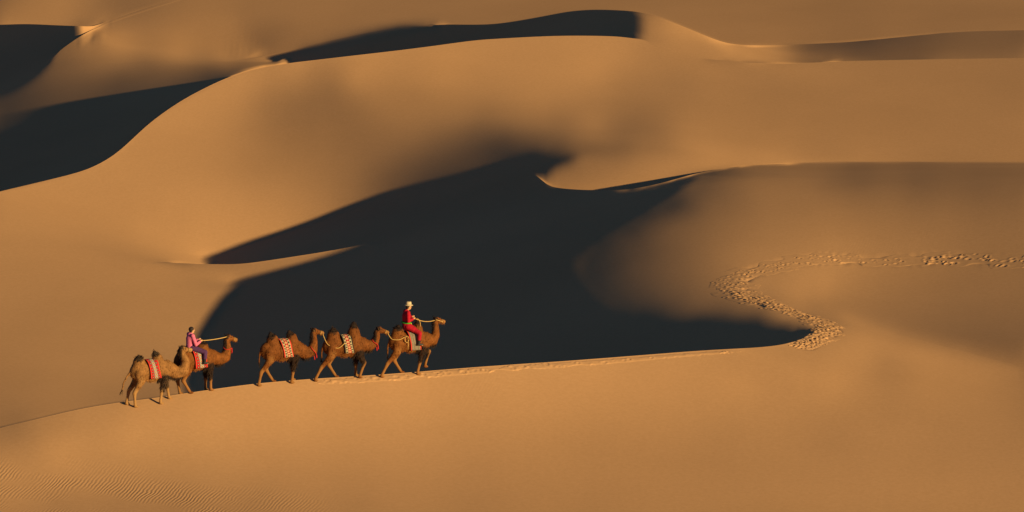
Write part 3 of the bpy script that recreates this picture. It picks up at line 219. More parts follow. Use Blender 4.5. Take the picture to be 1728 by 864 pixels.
1 1 1 1 -1 0 -1 0 0 0 0 -1 0 0 9 -1 1 -1 1 0 1 0 1 1 0 1 0 2 0 2 0 1 1 0 1 0 0 0 1 0 0 1 2 0 1 0 1 1 0 0 1 0 0 1 0 0 1 0 1 0
0 1 0 0 0 0 0 0 0 1 -1 1 0 0 1 0 0 0 0 0 0 0 0 0 0 0 1 -1 0 1 -1 0 0 0 -1 1 0 -1 1 0 0 0 0 -1 1 -1 0 0 -1 1 0 0 0 -1 1 0 0 1 -1 1
0 -1 0 0 0 0 1 -1 0 0 0 0 -1 0 0 -1 0 -1 -1 -1 -1 -1 0 -2 0 -1 0 0 -1 -6 -6 -3 -2 -2 -3 -1 -2 -2 -1 -2 -2 0 2 -7 -6 -2 -1 -2 -1 0 0 0 1 0 1 1 1 1 2 1
1 2 1 3 2 2 3 2 2 2 2 3 2 1 0 1 -1 1 -1 0 -1 -1 0 0 -1 7 1 -1 1 0 0 0 1 0 1 1 0 1 0 1 0 1 1 1 0 1 0 0 0 0 0 1 1 0 1 1 1 0 0 0
1 0 0 1 0 1 0 1 0 0 1 0 -1 1 0 0 0 0 1 0 -1 1 0 0 0 0 1 -1 1 -1 1 0 0 0 0 0 0 -1 1 0 -1 1 0 -1 1 0 0 -1 1 0 -1 0 0 0 1 -1 0 0 0 0
-1 0 0 1 0 0 0 0 0 0 0 0 1 0 0 -1 0 0 0 0 0 0 -1 1 -1 -1 0 -1 -1 0 -1 0 -1 -2 0 0 -1 0 -1 0 -7 -4 -3 -1 -1 -1 -2 -1 -2 -1 -2 -2 1 0 -9 -2 -2 -1 -2 0
0 0 1 1 1 0 1 0 2 1 1 2 1 1 1 2 2 1 1 3 2 2 2 2 2 2 1 1 -1 0 -1 -1 -1 -1 -1 0 5 0 0 0 0 1 0 0 1 0 1 1 0 0 1 1 0 1 0 1 0 0 0 1
-1 1 0 1 0 1 0 1 0 0 1 0 0 0 1 -1 1 1 -1 1 0 0 0 1 0 0 0 0 0 0 0 0 0 0 0 1 0 0 0 0 1 -1 0 0 0 1 0 0 0 -1 0 1 -1 0 1 -1 0 0 0 0
-1 1 0 0 0 -1 1 0 -1 1 0 0 -1 1 -1 0 0 0 1 -1 1 0 0 0 0 -1 1 0 -1 1 0 0 -1 0 0 0 0 -1 0 -1 -1 0 -1 -1 0 -1 0 0 -1 1 -2 -6 -2 -1 -1 -1 -2 -1 0 -2
-1 -1 -2 2 -2 -6 -2 -1 -1 0 -1 0 -1 1 1 0 1 0 2 1 0 1 1 0 2 2 0 2 0 2 0 1 2 2 2 3 1 2 1 0 -1 -1 -1 -1 -1 0 0 3 0 0 0 1 -1 1 0 0 1 -1 1 0
1 -1 1 0 0 1 0 0 0 0 0 1 -1 1 -1 2 0 0 0 0 1 0 0 0 0 0 1 -1 0 1 -1 1 0 0 0 0 0 0 1 0 -1 0 1 0 0 0 0 0 0 1 -1 0 0 0 0 0 0 0 0 0
0 0 0 1 -1 0 0 0 0 0 0 0 0 0 0 0 0 0 0 0 -1 0 0 1 -1 1 0 0 0 0 0 0 0 0 0 0 1 -1 0 0 0 0 0 0 0 -1 0 0 0 -1 0 0 0 -1 0 -1 1 -1 0 0
0 0 -4 -2 0 -1 0 0 -2 0 -1 0 -1 0 0 -2 -2 -1 -1 -1 0 0 0 0 0 0 1 0 0 1 0 1 1 1 0 1 -1 1 2 -1 1 1 1 1 0 1 1 2 1 1 0 0 -2 0 -1 0 0 -1 -4451 -10
-12 -12 -15 -15 -18 -19 -21 -21 -20 -23 -23 -25 -24 -27 -25 -26 -25 -21 -20 -16 -15 -12 -12 -8 -9 -9 -9 -6 -3 -2 1 0 -2 -4 -6 -9 -18 -26 43 24 32 53 28 43 51 29 43 49 40 38 45 48 47 40 46 46 47 49 44 44
45 47 46 48 46 44 44 45 44 46 45 43 44 45 44 46 44 45 44 43 45 43 43 43 42 43 42 43 42 42 44 44 44 42 43 43 42 43 41 41 40 41 41 40 40 40 39 40 41 40 39 38 38 39 39 37 37 38 38 39
38 38 39 38 41 41 40 38 40 39 38 37 43 62 64 62 64 64 68 75 73 85 91 124 145 62 -11 -14 -1 -2 -3 -2 0 -2 3 3 4 4 1 2 0 2 3 1 2 2 2 2 2 2 1 1 -1 2 1 0 3 0 1 1
1 1 -1 0 -1 0 0 -1 0 -10 -1 0 0 -1 0 0 0 0 0 -1 1 1 0 1 2 1 1 2 1 1 0 2 0 1 -1 0 0 0 -1 0 0 -1 -1 -1 0 -1 -2 1 5 -27 9 9 -8 13 1 -8 15 1 -4 5
7 2 -2 0 8 1 2 0 -2 3 4 2 0 1 -1 0 2 2 0 1 -1 0 2 1 0 0 0 1 0 1 1 0 0 2 0 1 0 1 1 0 2 0 0 0 2 1 0 0 0 1 1 0 1 0 0 0 1 1 0 0
0 1 1 1 0 -1 2 2 1 0 0 2 2 2 2 1 2 4 5 3 4 5 6 -1 -10 -11 -9 -6 -4 -2 -5 -1 -4 -3 -29 -43 -25 -31 -5 -1 1 2 0 1 4 3 4 4 4 5 5 2 2 3 6 3 8 6 7 8
4 13 9 12 9 10 12 9 12 12 13 14 14 4 -8 -11 -10 -8 -6 -3 -10 0 -1 -1 1 -1 0 0 0 0 1 0 0 1 1 1 1 2 2 0 2 1 0 0 1 0 -1 1 -1 0 -1 -1 -1 -1 0 -2 -1 -1 2 5
-20 9 3 1 3 2 3 2 2 2 2 2 1 2 1 1 2 1 1 1 2 0 1 2 0 1 1 1 0 1 1 1 0 1 1 0 1 0 1 1 0 0 0 2 0 1 0 1 0 0 2 0 0 1 0 1 0 1 0 0
0 0 1 0 0 1 0 0 1 0 0 1 0 1 0 0 1 1 0 1 1 1 0 1 1 1 2 1 1 1 1 2 1 1 1 4 1 1 -1 -1 -2 -1 -2 -3 -37 -35 -47 -38 -2 2 3 3 1 3 3 7 10 6 4 4
3 3 3 3 3 3 5 3 4 4 4 5 4 5 4 6 4 6 5 5 6 4 4 5 8 12 10 7 3 3 -1 -11 0 0 0 -1 1 0 0 1 0 0 0 1 1 1 2 1 1 1 2 0 1 0 1 -1 1 0 -1 -1
0 -1 0 -1 -1 -1 0 0 2 5 9 -7 -8 3 1 3 0 1 2 1 0 1 0 1 0 1 0 1 0 1 1 0 1 1 0 2 0 1 1 1 1 0 1 1 1 0 1 1 0 0 1 1 0 1 -1 1 0 1 0 1
1 0 1 1 0 1 0 0 0 1 1 0 0 0 1 -1 0 1 0 -1 1 0 0 0 0 0 1 0 0 0 0 1 1 0 1 0 1 1 1 1 1 1 0 1 0 1 2 3 2 2 -8 -16 -23 -41 -38 -15 -12 -3 0 3
6 3 2 3 5 10 11 6 4 2 2 2 0 2 1 1 2 1 2 1 1 2 2 0 2 2 0 2 1 3 2 1 2 1 2 4 7 9 10 9 8 8 -11 0 1 0 1 0 1 0 1 0 0 0 1 1 1 1 2 1
1 0 1 0 1 0 1 -1 -1 0 0 -1 0 0 -1 0 0 1 3 4 5 2 -6 -2 0 -1 1 1 0 1 0 0 0 2 -1 1 0 1 0 0 1 0 0 1 0 0 0 2 0 0 1 0 1 0 1 0 1 0 1 1
0 0 0 1 0 1 0 1 1 0 1 0 0 0 1 1 0 1 1 1 0 0 0 1 0 0 1 0 0 0 1 -1 0 0 0 0 0 0 0 0 0 0 -1 -1 1 -1 0 -1 -1 -1 -1 -3 -2 -5 -6 -9 -10 -9 -9 -8
-12 -10 -10 -10 -1 -7 -6 -3 -3 1 7 5 4 4 5 11 11 4 4 1 2 0 0 1 -1 0 0 0 0 0 1 0 -1 0 1 -1 0 1 0 0 0 1 0 0 0 0 2 4 5 5 6 6 5 -9 0 0 1 0 1 0
2 -1 1 0 1 0 2 1 0 1 2 0 1 0 1 1 -1 0 0 1 -1 0 0 0 -1 1 1 1 3 3 3 3 4 4 -21 2 1 0 1 0 0 0 1 0 0 0 1 0 0 0 1 0 0 1 0 0 1 0 0 1
0 0 1 0 1 0 1 0 1 -1 1 1 0 1 0 1 0 1 0 0 1 0 1 0 1 0 0 1 0 0 0 1 0 1 0 1 0 0 1 0 0 0 1 1 -1 1 0 0 0 1 -1 1 0 0 0 -3 -2 -5 -5 -7
-7 -7 -8 -8 -7 -6 -6 -5 -6 -5 -6 -4 -4 -2 -2 -4 -4 -3 -4 -2 2 4 6 6 5 10 10 7 4 2 0 0 0 -1 -1 0 -1 -1 -1 -1 0 -1 0 0 -1 -1 -1 0 -1 0 -1 0 -2 0 0 0 -2 1 1 2
3 3 3 3 -8 1 1 0 1 1 1 0 1 0 0 0 1 0 1 2 1 0 1 1 1 0 0 1 0 0 -1 1 0 1 0 1 1 1 3 2 2 2 0 -3 -3 -3 -2 0 0 0 0 0 0 0 1 0 1 -1 1 0
0 1 0 1 0 0 0 1 0 0 0 2 0 0 1 -1 1 0 1 0 1 0 0 1 0 1 0 1 0 1 0 1 0 0 1 0 1 0 0 1 0 1 0 0 0 0 0 0 0 0 0 0 1 0 0 1 0 -1 1 0
-3 -1 0 -2 -2 -2 -2 -4 -3 -3 -4 -6 -7 -6 -5 -5 -5 -3 -4 -5 -4 -5 -6 -3 -5 -4 -2 -3 -4 -2 -3 3 6 8 7 9 10 7 3 3 2 1 0 -2 0 -1 -2 -1 -1 -2 -1 -1 -1 -2 -1 0 -1 -1 -1 -1
-1 -1 -1 0 -1 -2 -1 0 0 0 0 1 1 1 1 -5 1 0 1 1 0 1 0 0 0 1 1 1 1 1 0 1 0 1 0 1 1 0 0 0 0 1 0 2 0 2 2 1 2 1 1 1 -1 0 1 1 -11 -5 1 0
1 0 0 1 1 -1 0 1 1 0 0 1 -1 1 0 0 0 2 -1 1 1 0 0 0 1 0 1 0 1 0 0 1 0 1 0 1 0 1 0 0 1 1 0 0 1 1 0 0 1 0 0 1 -1 1 0 0 0 0 0 0
0 0 0 0 0 0 -1 0 -1 -3 -3 1 -1 -3 -2 -1 -2 -2 -2 -2 -3 -4 -3 -3 -3 -4 -3 -3 -5 -3 -4 -7 -6 -6 -5 -4 -3 -3 -3 -2 -2 -2 3 8 12 9 9 6 6 4 3 2 0 -1 0 -2 -1 -2 -2 -2
-1 -2 -1 -2 -1 -1 -2 -1 0 -2 -1 -1 -1 -2 -1 -1 -1 0 -1 -2 0 -1 -1 0 0 0 -3 0 2 0 1 1 0 1 1 0 0 0 0 1 1 1 0 2 0 0 1 0 1 1 0 1 1 1 1 2 1 1 2 1
0 1 -1 0 -1 -2 0 -8 -3 0 1 -1 1 0 1 -1 1 0 0 0 0 1 0 1 0 0 1 1 -1 1 0 0 1 0 1 0 1 0 1 0 0 1 0 1 0 1 0 0 0 1 1 0 0 1 1 0 0 1 0 0
1 0 0 1 0 0 0 1 0 -1 1 -1 1 0 -1 0 0 -1 -3 -2 0 0 -2 -2 -2 -1 -3 -3 -2 -2 -2 -2 -1 -2 -3 -2 -2 -3 -3 -2 -5 -6 -5 -6 -6 -5 -4 -4 -2 -2 -1 -2 -1 5 12 14 9 7 6 5
5 3 1 1 -1 -2 -1 -2 -2 -3 -1 -2 -2 -2 -2 -1 -1 -2 -1 -2 0 -2 -1 -1 -2 -1 -2 0 -2 -1 -1 -1 -1 -1 -1 -2 0 0 1 0 1 0 1 1 0 0 0 1 1 0 1 0 1 1 -1 1 2 -1 2 0
0 2 1 1 1 2 2 2 1 0 0 1 -1 -1 -2 -2 -3 -3 -3 1 -1 0 0 0 0 -1 1 0 1 0 0 1 -1 1 0 0 1 0 0 1 0 1 0 0 0 1 0 0 0 1 1 0 0 0 1 0 0 1 1 0
1 0 0 1 0 1 0 1 0 1 0 1 0 1 0 0 0 1 -1 0 1 0 0 0 0 0 0 -3 -1 -1 0 -1 -1 -2 0 -2 -3 -1 -2 -3 -2 -2 -1 -1 -1 -1 -1 -3 -2 -3 -5 -3 -5 -5 -6 -6 -5 -3 -2 -2
0 0 -1 -1 9 14 12 9 6 6 6 3 2 1 -1 -1 0 -2 -3 -2 -2 -3 -1 -3 -2 -1 -1 -2 -1 -1 -1 -2 -1 -2 -1 -1 -2 -1 -2 -1 0 -1 -2 -1 -2 -2 0 -2 2 1 0 1 1 1 0 0 0 1 -1 1
1 0 0 1 0 2 1 0 1 0 1 2 1 1 1 3 1 2 0 0 1 -1 -1 -1 -2 -1 -2 1 0 0 -12 1 0 0 1 0 1 0 0 0 0 1 0 1 0 0 1 0 0 0 0 1 0 1 0 1 0 0 1 0
0 0 1 1 0 0 0 1 0 1 0 0 1 0 1 0 0 1 0 1 0 1 -1 1 0 1 0 1 -1 1 0 0 0 1 -1 1 0 -2 -1 0 0 0 -1 -2 -1 -2 -1 -1 -2 -2 -1 -1 -2 -1 -1 -1 0 -2 -2 -2
-4 -2 -4 -3 -6 -5 -4 -4 -2 -1 0 1 1 0 1 10 13 12 7 5 6 3 2 0 1 -1 -1 -1 -2 -1 -2 -2 -2 -3 -1 -2 -2 -2 -1 -1 -1 -2 -1 -1 -2 -1 -1 -2 -1 -1 0 -2 -1 -1 -2 -1 -2 -2 -1 4
1 1 0 1 0 1 0 1 -1 1 0 0 1 1 0 1 0 1 1 2 0 2 1 1 1 2 1 2 0 1 0 -1 -1 -1 -2 0 -1 -1 0 1 -1 -13 1 0 1 0 1 0 0 1 0 0 0 0 1 0 0 0 0 1
1 0 0 0 0 1 0 0 1 0 1 0 1 0 0 1 0 1 0 0 0 1 0 0 1 0 0 1 0 0 1 0 0 1 0 0 0 1 0 1 -1 1 0 0 0 1 0 -1 -2 1 0 0 -1 0 -1 0 -1 -1 -1 -2
-1 -1 -2 -1 -1 -1 0 -2 -1 -2 -2 -2 -2 -2 -2 -3 -3 -3 -2 0 -1 2 1 2 1 1 9 12 10 5 4 2 2 1 1 0 -1 -1 -1 -1 -2 -1 -2 -2 -2 -2 -2 -1 -2 -1 -2 0 -1 -2 -1 -1 -1 -2 0 -1
-1 -1 -1 -1 -1 -1 -2 -1 -1 -2 7 0 0 1 1 0 0 1 -1 2 -1 0 1 0 0 1 1 1 1 1 1 2 1 1 2 2 1 1 0 0 0 -1 -1 0 -2 0 -1 -1 0 -2 -1 -4 -3 -1 0 0 0 0 0 0
0 0 1 0 0 0 0 1 0 1 0 -1 1 1 0 0 1 0 1 0 0 0 1 0 0 0 0 1 0 0 1 0 0 1 0 1 0 1 -1 1 1 -1 1 0 1 0 1 0 0 0 0 1 0 0 0 0 1 -1 -2 1
0 0 0 0 -1 0 0 -1 -1 -1 -1 -1 -1 -1 0 -2 0 -1 0 -1 -1 -1 -1 -2 -2 -1 0 -1 0 0 0 1 0 2 4 1 2 7 7 6 4 3 2 1 1 0 -1 0 0 -2 0 -1 -2 -2 -1 -2 -2 -1 -2 0
-2 -1 -1 -1 0 -2 -1 -1 -1 -1 -1 0 -1 0 0 -2 -1 -1 -1 -2 0 8 0 2 0 0 1 0 0 1 -1 1 0 0 0 2 0 1 2 1 1 1 2 1 1 1 1 1 0 0 0 -1 0 -1 -1 0 -1 -1 -1 0
0 0 5 -16 -2 1 0 0 0 0 1 0 0 0 1 0 0 0 1 0 0 0 1 0 0 0 1 0 0 0 0 1 0 0 0 1 0 1 -1 1 0 0 1 0 0 1 -1 1 0 1 0 0 0 0 1 0 1 -1 1 0
1 0 0 0 1 1 1 -1 -3 1 1 0 0 0 0 0 0 -2 0 -1 0 -1 0 -1 -1 -1 0 -1 0 -1 0 0 -1 -1 0 0 0 1 1 1 1 0 1 1 2 2 3 1 5 5 5 3 2 1 1 1 0 0 0 -1
0 -1 -1 0 -2 -2 -1 -2 -1 -1 -2 0 -1 -1 -1 -1 0 0 -2 0 -1 0 -1 0 0 -1 0 -1 -1 0 -1 -1 10 1 0 1 0 -1 1 0 0 1 0 0 1 1 0 2 1 1 1 2 1 1 1 1 1 0 0 0
0 0 -1 -1 0 -1 -1 0 -1 1 -2 1 0 -3 -9 -1 -1 1 0 0 0 0 0 1 0 0 0 0 1 -1 1 0 0 1 0 0 1 -1 0 1 0 1 -1 1 0 0 0 1 0 0 0 1 0 0 1 0 -1 1 0 0
0 0 1 0 1 0 0 -1 1 0 1 0 0 1 0 0 1 -1 0 1 -1 0 1 0 0 0 0 0 0 -1 0 -1 0 -1 0 0 -1 0 0 0 0 0 -1 0 0 0 1 1 1 1 1 0 1 1 2 1 3 2 3 3
4 4 2 2 1 2 0 0 1 0 0 0 0 0 -1 -1 -1 -2 -1 -1 -1 -1 -1 0 -1 0 -1 0 -2 0 -1 0 0 0 -1 1 0 -1 1 0 -1 0 -1 12 0 0 0 0 1 0 1 0 -1 1 1 0 1 1 1 2
1 1 1 2 0 1 1 0 0 1 0 -1 -1 0 -1 -1 0 -1 0 0 -1 1 -2 0 3 -1 -16 2 -1 0 1 0 0 0 0 0 0 1 0 0 0 0 0 1 -1 1 0 0 1 0 0 0 -1 1 0 1 0 0 0 0
1 0 0 0 0 0 0 1 0 0 0 0 1 -1 1 -1 1 0 1 0 0 0 0 1 0 1 1 -1 1 -1 -2 1 1 -1 1 1 0 1 0 0 0 0 0 -1 0 -1 0 0 0 0 0 0 0 1 -1 0 0 1 0 2
1 1 2 0 1 2 2 2 3 2 4 3 3 2 2 2 0 1 1 0 1 0 1 0 1 -1 1 -2 0 -1 -1 -2 0 0 -1 0 -1 1 -1 0 0 -1 0 -1 0 1 0 0 1 -1 0 0 0 0 13 0 1 0 0 1
-1 0 1 1 0 1 1 0 2 1 0 2 1 1 1 1 1 0 0 0 -1 -1 0 0 -1 0 0 -1 0 0 0 -1 -1 0 0 -3 -8 -1 -2 0 0 -1 1 0 1 -1 0 0 1 0 0 0 0 0 0 1 -1 0 0 1
0 0 0 1 0 0 -1 1 1 0 0 0 0 0 0 0 1 0 0 0 -1 1 0 0 0 0 1 -1 0 1 0 0 0 1 1 0 0 0 1 1 -2 1 0 0 1 -1 0 1 0 0 1 0 0 0 1 0 0 0 0 -1
0 0 1 -1 0 1 0 0 0 2 0 2 2 1 2 1 1 2 2 3 3 3 3 2 3 0 2 1 1 1 1 0 2 1 1 0 1 0 1 -1 -1 -1 1 0 -1 0 0 1 -1 0 0 -1 1 0 0 0 1 0 0 0
1 0 0 0 0 15 0 0 0 1 -1 1 0 0 1 1 0 1 2 0 1 2 1 1 1 0 1 0 0 -1 0 0 0 -1 -1 0 0 -1 0 0 0 0 0 0 0 0 1 5 -23 -1 1 0 0 0 0 0 0 1 0 -1
0 0 1 0 0 0 0 0 0 1 -1 0 0 1 0 0 0 1 -1 0 0 0 1 0 0 0 0 -1 1 0 0 1 -1 1 -1 0 0 0 0 1 -1 1 1 0 0 0 1 0 1 0 0 2 0 -1 0 0 1 0 0 0
1 0 1 0 1 0 0 0 0 0 0 0 0 0 1 0 0 0 1 0 2 1 2 0 2 1 2 1 3 2 3 3 3 2 2 1 2 1 1 1 1 1 2 1 1 1 2 1 1 0 1 1 0 0 0 1 -1 1 0 0
0 0 1 0 0 1 0 1 0 1 1 -1 1 0 0 -1 15 1 0 0 0 1 0 0 1 1 0 2 1 1 1 1 1 0 1 1 0 0 -1 0 1 -1 -1 0 0 -1 0 -1 0 0 1 0 0 1 0 0 1 2 2 -19
-7 0 1 0 0 0 0 0 0 0 0 1 0 -1 0 1 0 -1 1 0 0 0 0 1 -1 0 0 1 -1 1 -1 0 1 -1 0 1 0 0 1 -1 0 0 -1 1 -1 1 0 0 0 0 0 0 0 0 1 0 1 0 1 0
1 0 2 1 1 -1 1 0 0 0 0 0 0 0 1 0 1 0 0 0 0 1 -1 1 0 0 0 0 1 1 2 0 3 0 2 2 2 1 2 2 3 1 3 2 3 1 1 1 1 1 1 1 2 1 1 2 2 1 2 2
2 1 0 2 0 1 0 2 0 0 1 1 0 1 0 1 0 2 0 2 0 0 1 -1 0 0 0 17 0 0 1 0 0 0 1 1 0 2 0 1 1 1 1 0 1 1 -1 1 -1 1 -1 -1 1 -1 0 -1 0 0 0 0
0 0 0 1 0 0 0 0 0 -1 -3 -16 0 -1 0 0 0 0 1 -1 0 1 -1 0 1 0 -1 0 1 0 0 0 0 0 0 0 0 0 0 0 -1 1 0 0 0 0 0 0 0 -1 1 -1 0 1 -1 1 -1 0 0 0
0 0 0 0 0 0 2 0 0 1 0 1 1 1 3 1 0 -1 1 0 0 0 0 1 0 1 0 0 0 0 0 0 0 1 0 -1 1 0 2 1 1 1 2 1 2 2 1 2 2 2 1 2 3 3 1 1 1 1 1 1
1 1 1 1 2 2 1 2 2 3 1 2 1 3 1 2 0 2 0 1 1 1 1 1 1 1 1 1 1 1 1 2 -1 0 0 0 -1 1 19 0 0 0 0 0 2 0 0 2 0 1 1 1 1 0 1 0 0 0 -1 1
-1 0 0 -1 0 -1 0 0 0 0 0 0 1 0 0 0 -1 0 -1 0 0 -3 -17 1 0 0 -1 1 -1 0 0 1 -1 0 0 0 0 1 0 -1 0 1 -1 1 0 -1 0 1 0 -1 0 1 -1 1 -1 1 0 -1 1 0
0 -2 1 0 -1 0 0 0 0 -1 0 1 -1 0 0 0 0 0 1 1 1 1 -1 1 1 4 2 0 1 0 1 0 1 0 0 0 0 0 0 1 0 0 0 -1 0 0 2 0 1 0 1 2 1 2 1 2 2 2 1 2
2 2 2 2 2 2 0 0 1 1 0 1 1 1 1 2 2 2 2 2 1 3 2 3 2 1 2 2 1 1 2 1 1 1 1 1 1 2 2 1 2 1 -1 1 -1 0 0 0 0 20 0 1 0 0 1 0 1 1 0 1
1 0 0 1 1 0 0 -1 0 0 0 -1 0 0 -1 1 -1 1 -1 0 0 0 1 0 0 0 -1 0 -1 1 -1 1 3 -16 -10 1 0 1 -1 1 -1 1 -1 0 0 0 0 0 0 0 1 -1 0 0 0 0 0 1 -1 0
1 0 -1 1 -1 1 -1 1 0 -1 0 -1 1 -1 -1 0 0 -1 -1 0 0 0 -1 0 0 0 1 0 0 0 2 0 0 2 0 1 0 3 4 0 1 1 1 0 0 1 2 0 0 0 -1 0 0 0 1 0 0 0 1 1
1 1 1 2 1 2 1 2 1 3 1 2 2 2 1 2 1 1 0 0 0 -1 0 1 2 1 1 2 2 1 3 2 2 3 2 2 3 1 2 1 2 1 2 1 2 2 1 2 0 2 1 1 1 1 -1 1 -1 0 0 0
21 1 0 0 1 0 0 1 1 0 1 1 0 1 -1 0 0 0 1 -1 0 -1 1 -1 0 0 -1 1 -1 0 0 0 1 -1 0 1 -1 0 0 -1 -1 1 0 0 -7 -14 0 -1 0 0 0 0 0 0 0 0 1 0 0 -1
0 0 1 -1 1 -1 0 1 -1 0 0 0 0 0 0 1 -1 0 -1 0 0 -1 0 -1 0 -1 0 -1 -1 0 -1 0 -2 0 0 0 0 -1 1 1 2 0 1 1 1 1 0 1 1 3 3 1 0 2 0 2 0 1 1 1
0 0 0 0 0 -1 1 1 1 0 2 1 1 1 1 2 1 2 1 2 0 2 2 1 2 2 2 1 -1 -1 -1 -1 1 0 -1 1 1 2 1 1 3 0 3 2 2 3 3 2 3 1 2 2 1 1 2 1 2 2 1 2
1 1 1 1 0 0 -1 0 -1 1 -1 23 0 0 1 0 0 1 1 0 1 0 0 1 0 0 0 0 -1 -1 1 -1 0 -1 1 -1 0 0 0 0 0 0 0 0 1 -1 0 0 -1 -1 0 0 0 0 0 -2 -19 -1 1 -1
1 -1 1 -1 0 1 0 -1 0 0 1 -1 0 0 0 0 1 0 -1 1 0 0 0 0 -1 0 -1 0 0 -1 0 -1 -1 0 -1 -1 0 -2 -1 0 -1 -1 -1 0 0 -1 0 0 1 0 1 1 1 0 2 0 1 2 1 1
1 3 1 2 0 2 1 2 1 0 1 1 1 1 -1 0 1 0 1 1 1 0 2 1 1 1 1 2 1 1 1 2 1 1 2 1 2 1 0 0 -3 -1 -1 -2 -1 1 0 1 1 1 2 0 3 1 2 3 2 3 2 2
2 2 1 2 1 2 1 2 1 2 1 1 1 1 0 -1 0 0 0 0 -1 1 24 0 1 0 0 1 0 0 1 0 1 0 0 -1 1 -1 0 0 0 -1 0 0 0 -1 0 1 -1 0 0 0 0 0 0 -1 1 -1 0 0
-1 -1 1 0 0 2 3 -18 -10 0 1 -1 1 -1 1 0 -1 0 1 0 -1 0 1 0 0 0 0 0 0 0 0 0 0 -1 -1 0 -1 0 -1 -1 0 -1 -1 0 -1 -1 -1 -2 0 -1 -1 -1 0 -1 0 -1 1 -1 1 0
0 1 0 1 2 0 2 1 1 0 2 1 2 3 0 2 1 2 1 2 2 0 1 1 0 1 0 1 0 1 1 1 1 1 1 1 1 1 1 1 2 1 1 2 1 1 1 2 1 -1 -4 -2 -3 -2 -1 -1 0 0 0 1
2 0 2 0 2 2 2 3 2 2 2 2 1 2 1 2 1 1 1 2 1 1 0 1 0 0 0 -1 -1 0 0 1 0 25 0 0 1 1 0 1 0 -1 1 0 0 -1 1 -1 0 -1 0 0 0 0 -1 0 1 -1 -1 1
-1 0 1 -1 1 -1 0 0 0 -1 -1 0 -1 0 0 1 0 1 -3 -21 1 0 1 -1 1 -1 0 0 1 -1 0 1 0 0 -1 0 1 0 -1 1 0 -1 -1 -1 1 -1 -2 -1 -1 0 -1 -1 -1 -1 -1 -1 -1 -1 0 -2
0 -1 0 -1 0 0 1 -1 1 0 0 0 0 1 0 1 1 0 1 1 2 0 1 1 2 5 0 2 1 2 1 1 2 1 1 1 1 1 0 2 0 1 1 1 0 1 1 2 1 1 2 0 2 1 0 1 2 0 0 0
-2 -3 -5 -3 -2 -2 -1 0 0 1 1 0 1 0 2 1 3 2 1 2 3 1 2 1 1 0 1 1 2 1 0 1 0 1 1 -1 -1 0 0 0 0 0 -1 0 26 1 0 0 0 1 -1 1 0 0 -1 0 1 -1 -1 0
0 0 0 0 -1 0 0 -1 1 0 0 0 0 -1 0 -1 1 0 -1 -1 0 0 -1 -1 0 0 -1 1 -2 -3 -14 0 -1 0 0 -1 0 1 0 -1 0 0 0 1 0 1 0 -1 0 0 -1 0 -1 -1 0 -2 -1 -2 0 -1
-1 -1 -1 -1 0 -1 -1 -1 0 -1 0 0 -1 0 0 0 0 0 0 0 0 0 0 1 -1 1 0 1 0 1 1 0 1 1 1 1 2 5 0 1 2 1 1 1 2 1 2 2 1 1 0 1 1 1 1 1 1 1 1 1
2 1 1 0 1 1 0 0 0 -1 -1 -4 -5 -5 -2 -2 -1 0 -1 0 0 1 1 1 1 0 1 1 2 3 2 1 1 1 0 1 1 1 0 1 1 0 0 1 0 -1 0 -1 -1 0 0 0 0 1 0 27 0 0 0 1
-1 1 0 0 0 0 -1 0 -1 1 -1 0 -1 0 0 0 0 0 0 -1 0 0 0 -1 1 0 0 -1 0 -1 0 -1 -1 0 0 -1 0 0 -1 1 0 -12 -9 1 -1 1 0 0 -1 1 0 1 0 0 0 0 0 -1 1 -1
0 -2 -1 -1 -1 -2 0 -2 -1 -2 0 -1 0 -1 -1 -1 0 -1 0 0 0 0 -1 1 0 0 1 0 0 0 0 0 0 1 0 0 0 0 0 0 0 0 1 0 1 1 1 0 2 4 1 0 1 2 2 0 2 2 2 2
1 2 1 0 1 0 1 2 1 1 2 1 0 2 0 0 0 0 -1 -2 -1 -3 -4 -5 -4 -3 -2 0 -2 0 0 1 0 1 1 0 1 1 1 1 2 1 1 2 0 1 1 0 0 0 0 0 1 0 0 -1 -1 -1 0 -1
0 0 0 0 0 1 28 -1 1 0 -1 1 0 0 0 -1 0 0 -1 0 -1 1 -1 0 -1 0 1 0 -1 0 0 0 -1 0 0 0 -1 0 0 -1 0 0 -1 0 -1 -1 1 -1 1 0 1 2 -6 -19 1 0 0 0 0 1
0 0 0 1 0 -1 0 0 0 -1 -1 -2 0 -2 -2 -1 -1 -1 -2 -2 0 -1 0 -1 0 0 0 0 0 0 -1 1 0 1 0 1 0 0 1 0 1 1 0 0 0 -1 1 -1 0 -1 1 0 -1 0 1 -1 0 0 1 1
2 2 1 1 1 1 3 1 2 1 2 3 0 2 1 1 2 1 0 2 1 1 1 1 -1 0 -1 0 -1 -2 -2 -4 -2 -5 -5 -4 -2 0 -2 0 0 1 1 0 0 0 1 0 1 1 1 1 2 1 0 1 0 0 -1 0
1 0 0 0 0 -1 -1 0 -2 -1 0 0 0 1 1 0 0 27 1 -1 1 0 0 0 -1 0 0 -1 0 0 0 0 -1 0 0 0 -1 0 -1 1 -1 1 -1 0 0 0 -1 0 0 -1 0 -1 -1 0 -1 0 -1 1 0 0
2 0 2 0 -22 -3 1 -1 1 1 0 0 1 0 0 0 0 -1 -1 -1 -2 -1 -2 -1 -2 -2 -1 -1 0 -1 -2 0 0 0 0 0 0 0 0 0 1 0 0 1 1 1 0 1 1 0 1 0 0 1 0 0 0 -1 0 0
0 -1 -1 0 0 -1 1 -1 0 0 0 1 2 1 0 2 1 2 2 1 3 2 1 3 1 2 1 0 1 2 1 1 1 -1 0 -1 0 -1 -2 -2 -3 -3 -3 -3 -5 -3 -3 -2 -2 0 0 0 1 0 1 1 -1 0 1 0
